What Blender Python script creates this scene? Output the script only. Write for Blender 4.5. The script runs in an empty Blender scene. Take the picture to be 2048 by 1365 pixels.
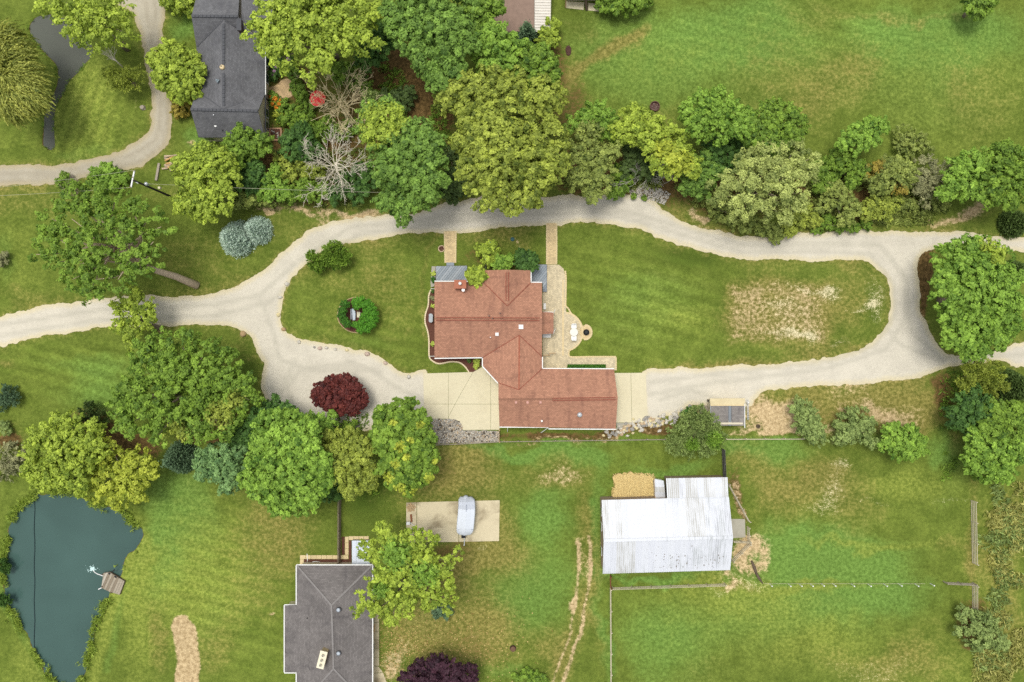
import bpy, math, random
import numpy as np
from mathutils import Vector, Matrix
from mathutils.geometry import delaunay_2d_cdt

# ---------------------------------------------------------------- camera, sky, sun, exposure
scene = bpy.context.scene
C = scene.collection
HC = 105.0            # height of the drone above the ground, metres
S = 14.0              # pixels of the photograph per metre on the ground
cam_data = bpy.data.cameras.new('camera')
cam = bpy.data.objects.new('camera', cam_data)
C.objects.link(cam)
cam.location = (0, 0, HC)
cam.rotation_euler = (0, 0, 0)
cam_data.sensor_width = 36.0
cam_data.lens = 36.0 * HC / (2048 / S)
cam_data.clip_start = 1.0
cam_data.clip_end = 3000.0
scene.camera = cam

SUN_ELEV, SUN_ROT = 77.0, -35.0      # sun rotation: degrees from north, positive to the east
world = bpy.data.worlds.new('World')
scene.world = world
world.use_nodes = True
wn = world.node_tree
for n_ in list(wn.nodes):
    wn.nodes.remove(n_)
w_out = wn.nodes.new('ShaderNodeOutputWorld')
w_bg = wn.nodes.new('ShaderNodeBackground')
w_sky = wn.nodes.new('ShaderNodeTexSky')
w_sky.sky_type = 'NISHITA'
w_sky.sun_disc = False
w_sky.sun_elevation = math.radians(SUN_ELEV)
w_sky.sun_rotation = math.radians(SUN_ROT)
w_sky.dust_density = 3.0
w_hsv = wn.nodes.new('ShaderNodeHueSaturation')
w_hsv.inputs['Saturation'].default_value = 0.25
wn.links.new(w_sky.outputs[0], w_hsv.inputs['Color'])
wn.links.new(w_hsv.outputs[0], w_bg.inputs['Color'])
w_bg.inputs['Strength'].default_value = 0.125
wn.links.new(w_bg.outputs[0], w_out.inputs['Surface'])

sun_data = bpy.data.lights.new('sun', 'SUN')
sun = bpy.data.objects.new('sun', sun_data)
C.objects.link(sun)
sun_data.energy = 1.2
sun_data.angle = math.radians(20)
sun_data.color = (1.0, 0.96, 0.88)
_el, _az = math.radians(SUN_ELEV), math.radians(SUN_ROT)
_sd = Vector((math.sin(_az) * math.cos(_el), math.cos(_az) * math.cos(_el), math.sin(_el)))
sun.rotation_euler = _sd.to_track_quat('Z', 'Y').to_euler()
sun.location = _sd * 150

scene.view_settings.view_transform = 'Standard'
scene.view_settings.look = 'None'
scene.view_settings.exposure = 0.5
scene.view_settings.gamma = 1.0
scene.view_settings.use_curve_mapping = False
scene.render.engine = 'CYCLES'
scene.cycles.max_bounces = 6
scene.cycles.diffuse_bounces = 3
scene.cycles.transmission_bounces = 3
scene.cycles.use_denoising = False

# ---------------------------------------------------------------- helpers
rnd = random.Random(7)
RNG = np.random.default_rng(11)


def W(px, py, h=0.0):
    """a spot of the photograph, at height h, as a point of the place"""
    k = (HC - h) / HC / S
    return ((px - 1024.0) * k, (682.5 - py) * k, h)


def G(pts, h=0.0):
    return [W(p[0], p[1], h)[:2] for p in pts]


class MB:
    def __init__(s):
        s.v, s.f, s.uv = [], [], {}

    def add(s, verts, faces):
        b = len(s.v)
        s.v.extend([tuple(q) for q in verts])
        s.f.extend([tuple(i + b for i in f) for f in faces])
        return s

    def box(s, c, size, rz=0.0, tilt=None):
        x, y, z = [d / 2 for d in size]
        M = Matrix.Rotation(rz, 3, 'Z')
        if tilt is not None:
            M = M @ tilt
        c = Vector(c)
        vs = [c + M @ Vector((sx * x, sy * y, sz * z)) for sz in (-1, 1) for sy in (-1, 1) for sx in (-1, 1)]
        return s.add(vs, [(0, 2, 3, 1), (4, 5, 7, 6), (0, 1, 5, 4), (2, 6, 7, 3), (0, 4, 6, 2), (1, 3, 7, 5)])

    def bar(s, a, b, w, h):
        """a square bar from a to b"""
        a, b = Vector(a), Vector(b)
        d = (b - a).normalized()
        side = d.cross(Vector((0, 0, 1)))
        if side.length < 1e-4:
            side = Vector((1, 0, 0))
        side.normalize()
        up = side.cross(d)
        vs = []
        for p in (a, b):
            for q, r in ((-1, -1), (1, -1), (1, 1), (-1, 1)):
                vs.append(p + side * q * w / 2 + up * r * h / 2)
        return s.add(vs, [(0, 1, 2, 3), (7, 6, 5, 4), (0, 4, 5, 1), (1, 5, 6, 2), (2, 6, 7, 3), (3, 7, 4, 0)])

    def tube(s, pts, radii, n=6, cap=True):
        pts = [Vector(p) for p in pts]
        if not hasattr(radii, '__len__'):
            radii = [radii] * len(pts)
        rings = []
        vs = []
        for i, p in enumerate(pts):
            d = (pts[min(i + 1, len(pts) - 1)] - pts[max(i - 1, 0)])
            if d.length < 1e-6:
                d = Vector((0, 0, 1))
            d.normalize()
            ref = Vector((0, 0, 1)) if abs(d.z) < 0.9 else Vector((1, 0, 0))
            a = d.cross(ref).normalized()
            b = d.cross(a)
            rings.append(len(vs))
            for k in range(n):
                t = 2 * math.pi * k / n
                vs.append(p + (a * math.cos(t) + b * math.sin(t)) * radii[i])
        fs = []
        for i in range(len(pts) - 1):
            for k in range(n):
                k2 = (k + 1) % n
                fs.append((rings[i] + k, rings[i + 1] + k, rings[i + 1] + k2, rings[i] + k2))
        if cap:
            fs.append(tuple(rings[0] + k for k in range(n)))
            fs.append(tuple(rings[-1] + k for k in reversed(range(n))))
        return s.add(vs, fs)

    def lathe(s, c, prof, n=14):
        """prof = (radius, height) pairs round a vertical axis at c"""
        vs, fs = [], []
        for r, z in prof:
            for k in range(n):
                t = 2 * math.pi * k / n
                vs.append((c[0] + r * math.cos(t), c[1] + r * math.sin(t), c[2] + z))
        for i in range(len(prof) - 1):
            for k in range(n):
                k2 = (k + 1) % n
                fs.append((i * n + k, i * n + k2, (i + 1) * n + k2, (i + 1) * n + k))
        fs.append(tuple(range((len(prof) - 1) * n, len(prof) * n)))
        fs.append(tuple(reversed(range(n))))
        return s.add(vs, fs)

    def prism(s, poly, z0, z1):
        """upright prism on a polygon of (x, y); z1 may be a list"""
        a = sum(poly[i][0] * poly[(i + 1) % len(poly)][1] - poly[(i + 1) % len(poly)][0] * poly[i][1] for i in range(len(poly)))
        if a < 0:
            poly = poly[::-1]
            if hasattr(z1, '__len__'):
                z1 = z1[::-1]
        n = len(poly)
        zz = z1 if hasattr(z1, '__len__') else [z1] * n
        vs = [(p[0], p[1], z0) for p in poly] + [(p[0], p[1], zz[i]) for i, p in enumerate(poly)]
        fs = [tuple(reversed(range(n))), tuple(range(n, 2 * n))]
        for i in range(n):
            j = (i + 1) % n
            fs.append((i, j, j + n, i + n))
        return s.add(vs, fs)

    def slab(s, pts, t):
        """a tilted polygon of 3-D points, thickness t straight down"""
        n = len(pts)
        a = sum(pts[i][0] * pts[(i + 1) % n][1] - pts[(i + 1) % n][0] * pts[i][1] for i in range(n))
        if a < 0:
            pts = pts[::-1]
        vs = list(pts) + [(p[0], p[1], p[2] - t) for p in pts]
        fs = [tuple(range(n)), tuple(reversed(range(n, 2 * n)))]
        for i in range(n):
            j = (i + 1) % n
            fs.append((i, i + n, j + n, j))
        return s.add(vs, fs)

    def blob(s, c, r, seed, n=7, m=5, rough=0.25, flat=1.0):
        q = random.Random(seed)
        vs = [(c[0], c[1], c[2] - r[2])]
        for i in range(1, m):
            ph = math.pi * i / m
            for k in range(n):
                th = 2 * math.pi * (k + 0.5 * (i % 2)) / n
                f = 1 + q.uniform(-rough, rough)
                vs.append((c[0] + r[0] * f * math.sin(ph) * math.cos(th), c[1] + r[1] * f * math.sin(ph) * math.sin(th), c[2] - r[2] * f * math.cos(ph)))
        vs.append((c[0], c[1], c[2] + r[2]))
        fs = [(0, 1 + (k + 1) % n, 1 + k) for k in range(n)]
        for i in range(m - 2):
            for k in range(n):
                a, b = 1 + i * n + k, 1 + i * n + (k + 1) % n
                fs.append((a, b, b + n, a + n))
        last = len(vs) - 1
        fs += [(last, 1 + (m - 2) * n + k, 1 + (m - 2) * n + (k + 1) % n) for k in range(n)]
        return s.add(vs, fs)

    def mesh(s, name, m, smooth=False):
        used = sorted({i for f in s.f for i in f})
        if len(used) < len(s.v):
            mp = {i: k for k, i in enumerate(used)}
            s.v, s.f = [s.v[i] for i in used], [tuple(mp[i] for i in f) for f in s.f]
        me = bpy.data.meshes.new(name)
        me.from_pydata(s.v, [], s.f)
        me.update()
        if m:
            me.materials.append(m)
        if smooth:
            me.polygons.foreach_set('use_smooth', [True] * len(me.polygons))
        return me

    def build(s, name, m, parent=None, smooth=False):
        o = bpy.data.objects.new(name, s.mesh(name, m, smooth))
        C.objects.link(o)
        if parent is not None:
            attach(o, parent)
        return o


def attach(o, parent):
    """world-space geometry under a parent that stands somewhere"""
    o.parent = parent
    o.matrix_parent_inverse = root_matrix(parent).inverted()


def root_matrix(p):
    m = Matrix.LocRotScale(p.location, p.rotation_euler, p.scale)
    if p.parent:
        m = root_matrix(p.parent) @ p.matrix_parent_inverse @ m
    return m


def tag(o, label=None, cat=None, group=None, kind=None):
    if label:
        o['label'] = label
    if cat:
        o['category'] = cat
    if group:
        o['group'] = group
    if kind:
        o['kind'] = kind
    return o


def thing(name, loc, label, cat, group=None, rz=0.0):
    o = bpy.data.objects.new(name, None)
    C.objects.link(o)
    o.empty_display_size = 0.3
    o.location = loc
    o.rotation_euler = (0, 0, rz)
    return tag(o, label, cat, group)


# ---------------------------------------------------------------- material nodes
class NT:
    def __init__(s, name):
        s.m = bpy.data.materials.new(name)
        s.m.use_nodes = True
        s.t = s.m.node_tree
        s.t.nodes.clear()
        s.out = s.n('ShaderNodeOutputMaterial')

    def n(s, typ):
        return s.t.nodes.new(typ)

    def put(s, sock, val):
        if hasattr(val, 'is_linked') or hasattr(val, 'links'):
            s.t.links.new(val, sock)
        elif isinstance(val, (tuple, list)):
            sock.default_value = tuple(val) + ((1.0,) if len(val) == 3 and sock.type == 'RGBA' else ())
        else:
            sock.default_value = val

    def pos(s):
        return s.n('ShaderNodeNewGeometry').outputs['Position']

    def uv(s):
        return s.n('ShaderNodeTexCoord').outputs['UV']

    def obj(s):
        return s.n('ShaderNodeTexCoord').outputs['Object']

    def scale(s, v, sc):
        m = s.n('ShaderNodeMapping')
        s.put(m.inputs['Vector'], v)
        m.inputs['Scale'].default_value = sc
        return m.outputs[0]

    def noise(s, v, scale, detail=4, rough=0.55, dist=0.0):
        m = s.n('ShaderNodeTexNoise')
        s.put(m.inputs['Vector'], v)
        m.inputs['Scale'].default_value = scale
        m.inputs['Detail'].default_value = detail
        m.inputs['Roughness'].default_value = rough
        m.inputs['Distortion'].default_value = dist
        return m.outputs['Fac']

    def voro(s, v, scale, feat='F1', out='Distance'):
        m = s.n('ShaderNodeTexVoronoi')
        m.feature = feat
        s.put(m.inputs['Vector'], v)
        m.inputs['Scale'].default_value = scale
        return m.outputs[out]

    def attr(s, name, what='Fac'):
        m = s.n('ShaderNodeAttribute')
        m.attribute_name = name
        return m.outputs[what]

    def sep(s, c):
        m = s.n('ShaderNodeSeparateColor')
        s.put(m.inputs[0], c)
        return m.outputs

    def math(s, op, a, b=0.0, c=0.0):
        m = s.n('ShaderNodeMath')
        m.operation = op
        s.put(m.inputs[0], a)
        s.put(m.inputs[1], b)
        if op == 'MULTIPLY_ADD':
            s.put(m.inputs[2], c)
        return m.outputs[0]

    def rng(s, v, a, b, lo=0.0, hi=1.0, smooth=True):
        m = s.n('ShaderNodeMapRange')
        m.interpolation_type = 'SMOOTHSTEP' if smooth else 'LINEAR'
        s.put(m.inputs['Value'], v)
        m.inputs['From Min'].default_value = a
        m.inputs['From Max'].default_value = b
        m.inputs['To Min'].default_value = lo
        m.inputs['To Max'].default_value = hi
        return m.outputs[0]

    def mix(s, f, a, b, mode='MIX'):
        m = s.n('ShaderNodeMix')
        m.data_type = 'RGBA'
        m.blend_type = mode
        s.put(m.inputs[0], f)
        s.put(m.inputs[6], a)
        s.put(m.inputs[7], b)
        return m.outputs[2]

    def mul(s, col, f):
        """scale a colour by a value"""
        m = s.n('ShaderNodeVectorMath')
        m.operation = 'SCALE'
        s.put(m.inputs[0], col)
        s.put(m.inputs[3], f)
        return m.outputs[0]

    def bump(s, h, strength=0.3, dist=0.05):
        m = s.n('ShaderNodeBump')
        m.inputs['Strength'].default_value = strength
        m.inputs['Distance'].default_value = dist
        s.put(m.inputs['Height'], h)
        return m.outputs[0]

    def bsdf(s, col, rough=0.9, spec=0.2, normal=None, metal=0.0):
        b = s.n('ShaderNodeBsdfPrincipled')
        s.put(b.inputs['Base Color'], col)
        s.put(b.inputs['Roughness'], rough)
        b.inputs['Specular IOR Level'].default_value = spec
        b.inputs['Metallic'].default_value = metal
        if normal is not None:
            s.put(b.inputs['Normal'], normal)
        s.t.links.new(b.outputs[0], s.out.inputs['Surface'])
        return s.m


def srgb(r, g, b):
    f = lambda c: ((c / 255 + 0.055) / 1.055) ** 2.4 if c > 10 else c / 255 / 12.92
    return (f(r), f(g), f(b))


_plain = {}


def plain(name, col, rough=0.7, var=0.25, scale=3.0, spec=0.3, metal=0.0):
    """a colour with a little wear and grain"""
    if name in _plain:
        return _plain[name]
    t = NT(name)
    p = t.pos()
    f = t.math('ADD', t.math('MULTIPLY', t.noise(p, scale, 5, 0.6), 0.6), t.math('MULTIPLY', t.noise(p, scale * 9, 3, 0.7), 0.4))
    c = t.mul(col, t.rng(f, 0.3, 0.7, 1 - var, 1 + var, False))
    _plain[name] = t.bsdf(c, rough, spec, t.bump(f, 0.15, 0.02), metal)
    return _plain[name]


def vnoise(x, y, freq, seed):
    """smooth value noise in numpy, 0..1"""
    r = np.random.default_rng(seed)
    tab = r.random((64, 64))
    u, v = x * freq, y * freq
    i, j = np.floor(u).astype(int), np.floor(v).astype(int)
    fu, fv = u - i, v - j
    fu, fv = fu * fu * (3 - 2 * fu), fv * fv * (3 - 2 * fv)
    g = lambda a, b: tab[a % 64, b % 64]
    return (g(i, j) * (1 - fu) + g(i + 1, j) * fu) * (1 - fv) + (g(i, j + 1) * (1 - fu) + g(i + 1, j + 1) * fu) * fv


def seg_dist(x, y, pts, closed=False):
    d = np.full(x.shape, 1e9)
    n = len(pts)
    for i in range(n if closed else n - 1):
        ax, ay = pts[i]
        bx, by = pts[(i + 1) % n]
        dx, dy = bx - ax, by - ay
        L = dx * dx + dy * dy + 1e-12
        t = np.clip(((x - ax) * dx + (y - ay) * dy) / L, 0, 1)
        d = np.minimum(d, (x - ax - t * dx) ** 2 + (y - ay - t * dy) ** 2)
    return np.sqrt(d)


def inside(x, y, pts):
    r = np.zeros(x.shape, bool)
    n = len(pts)
    for i in range(n):
        ax, ay = pts[i]
        bx, by = pts[(i + 1) % n]
        if ay == by:
            continue
        c = ((ay > y) != (by > y)) & (x < (bx - ax) * (y - ay) / (by - ay) + ax)
        r ^= c
    return r


def sdf(x, y, pts):
    d = seg_dist(x, y, pts, True)
    return np.where(inside(x, y, pts), -d, d)


def smooth_ring(pts, step=0.4, closed=True, keep=()):
    """Catmull-Rom through points of the place (x, y)"""
    out = []
    n = len(pts)
    P = [np.array(p, float) for p in pts]
    for i in range(n if closed else n - 1):
        p0, p1, p2, p3 = P[(i - 1) % n] if closed else P[max(i - 1, 0)], P[i], P[(i + 1) % n], P[(i + 2) % n] if closed else P[min(i + 2, n - 1)]
        L = np.linalg.norm(p2 - p1)
        k = max(1, int(L / step))
        straight = i in keep
        for q in range(k):
            t = q / k
            if straight:
                out.append(p1 + (p2 - p1) * t)
            else:
                m1, m2 = (p2 - p0) * 0.5, (p3 - p1) * 0.5
                out.append((2 * t**3 - 3 * t**2 + 1) * p1 + (t**3 - 2 * t**2 + t) * m1 + (-2 * t**3 + 3 * t**2) * p2 + (t**3 - t**2) * m2)
    if not closed:
        out.append(P[-1])
    return out


def ragged(ring, amp, seed):
    a = np.array(ring)
    n = len(a)
    d = np.roll(a, -1, 0) - np.roll(a, 1, 0)
    nn = np.stack([-d[:, 1], d[:, 0]], 1) / (np.linalg.norm(d, axis=1, keepdims=True) + 1e-9)
    s = np.cumsum(np.linalg.norm(a - np.roll(a, 1, 0), axis=1))
    w = (vnoise(s, s * 0, 0.35, seed) - .5) * 1.0 + (vnoise(s, s * 0, 1.2, seed + 1) - .5) * 0.9 + (np.random.default_rng(seed).random(n) - .5) * 0.45
    return [tuple(p) for p in a + nn * (w * amp)[:, None]]


def sheet(name, ring, z, m, grid=0.0, attrs=None, parent=None, thick=0.0):
    """a flat sheet inside a ring; grid > 0 adds inner points, attrs = {name: f(x, y)}"""
    pts = [Vector((p[0], p[1])) for p in ring]
    n = len(pts)
    edges = [(i, (i + 1) % n) for i in range(n)]
    if grid > 0:
        a = np.array(ring)
        gx, gy = np.meshgrid(np.arange(a[:, 0].min(), a[:, 0].max(), grid), np.arange(a[:, 1].min(), a[:, 1].max(), grid))
        gx, gy = gx.ravel(), gy.ravel()
        gx = gx + RNG.uniform(-.2, .2, gx.shape) * grid
        gy = gy + RNG.uniform(-.2, .2, gy.shape) * grid
        ok = inside(gx, gy, ring)
        gx, gy = gx[ok], gy[ok]
        pts += [Vector((float(x), float(y))) for x, y in zip(gx, gy)]
    vs, _, fs, *_r = delaunay_2d_cdt(pts, edges, [], 0, 1e-5)
    v = np.array([(p.x, p.y) for p in vs])
    f = np.array([tuple(q) for q in fs if len(q) == 3])
    c = v[f].mean(1)
    f = f[inside(c[:, 0], c[:, 1], ring)]
    ar = (v[f[:, 1], 0] - v[f[:, 0], 0]) * (v[f[:, 2], 1] - v[f[:, 0], 1]) - (v[f[:, 1], 1] - v[f[:, 0], 1]) * (v[f[:, 2], 0] - v[f[:, 0], 0])
    f[ar < 0] = f[ar < 0][:, ::-1]
    me = bpy.data.meshes.new(name)
    me.from_pydata([(x, y, z) for x, y in v], [], [tuple(int(i) for i in q) for q in f])
    me.update()
    me.materials.append(m)
    for k, fn in (attrs or {}).items():
        at = me.attributes.new(k, 'FLOAT', 'POINT')
        at.data.foreach_set('value', np.asarray(fn(v[:, 0], v[:, 1]), np.float32))
    o = bpy.data.objects.new(name, me)
    C.objects.link(o)
    if parent is not None:
        attach(o, parent)
    return o
# ---------------------------------------------------------------- the setting: ground, water, roads
POND = [(68,993),(106,982),(140,980),(166,1001),(211,1012),(245,1020),(264,1042),(289,1069),(279,1088),(260,1110),(242,1137),(232,1170),(215,1201),(200,1231),(189,1261),(185,1291),(174,1325),(162,1365),(140,1388),(112,1370),(90,1344),(75,1318),(57,1280),(38,1250),(23,1220),(8,1190),(5,1144),(8,1107),(19,1073),(23,1039),(41,1012)]
SMALL_POND = [(57,55),(67,37),(83,30),(110,30),(140,45),(167,67),(186,103),(173,123),(157,143),(137,163),(127,187),(115,203),(108,227),(107,267),(108,297),(93,298),(85,290),(86,260),(88,230),(100,200),(113,170),(115,143),(110,127),(90,107),(70,83),(60,67)]
ROAD = [(-160,672),(-60,645),(0,631),(55,618),(110,609),(157,604),(235,596),(311,592),(366,593),(400,592),(441,585),(486,568),(531,537),(565,506),(593,478),(634,454),(686,438),(761,431),(800,429),(849,422),(889,408),(935,400),(1000,393),(1060,394),(1137,391),(1190,392),(1237,386),(1290,392),(1324,415),(1357,437),(1401,455),(1451,466),(1503,476),(1548,473),(1593,467),(1675,464),(1738,462),(1824,463),(1920,464),(1979,471),(2048,474),(2160,478),(2160,510),(2048,504),(2006,503),(1940,497),(1886,497),(1845,510),(1836,533),(1838,585),(1841,623),(1855,657),(1875,692),(1903,711),(1960,706),(2020,692),(2048,685),(2160,662),(2160,712),(2048,735),(2003,724),(1930,730),(1889,737),(1834,754),(1765,764),(1703,769),(1600,776),(1534,783),(1507,800),(1498,815),(1420,815),(1386,812),(1365,826),(1334,833),(1297,847),(1285,800),(1290,743),(1369,737),(1445,733),(1541,728),(1610,719),(1665,712),(1713,702),(1748,678),(1772,650),(1778,623),(1779,581),(1765,547),(1737,525),(1713,519),(1644,522),(1593,520),(1541,519),(1489,520),(1438,513),(1369,495),(1334,482),(1300,468),(1285,461),(1233,449),(1181,445),(1140,445),(1117,452),(1091,452),(1044,451),(992,456),(951,463),(914,466),(887,466),(854,464),(796,471),(703,488),(648,504),(613,530),(593,550),(572,575),(563,602),(562,643),(579,668),(606,681),(655,688),(689,695),(730,702),(765,716),(796,740),(820,747),(854,745),(856,838),(760,852),(720,862),(680,856),(610,860),(560,846),(538,809),(524,778),(527,740),(517,709),(503,678),(482,661),(445,654),(400,650),(366,650),(330,653),(209,656),(165,662),(110,669),(55,680),(0,693),(-60,706),(-160,728)]
LANE = [(228,-60),(232,0),(262,28),(278,70),(288,110),(295,150),(303,190),(304,230),(298,258),(275,282),(230,305),(180,318),(110,328),(0,330),(-120,330),(-120,373),(0,372),(120,368),(160,355),(230,345),(275,335),(310,315),(335,290),(343,250),(341,200),(325,165),(312,110),(330,85),(327,60),(333,20),(338,-60)]

road_ring = ragged(smooth_ring(G(ROAD), 0.3), 0.36, 5)
lane_ring = ragged(smooth_ring(G(LANE), 0.3), 0.36, 9)
pond_ring = ragged(smooth_ring(G(POND), 0.5), .5, 41)
spond_ring = [tuple(p) for p in smooth_ring(G(SMALL_POND), 0.5)]

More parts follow.
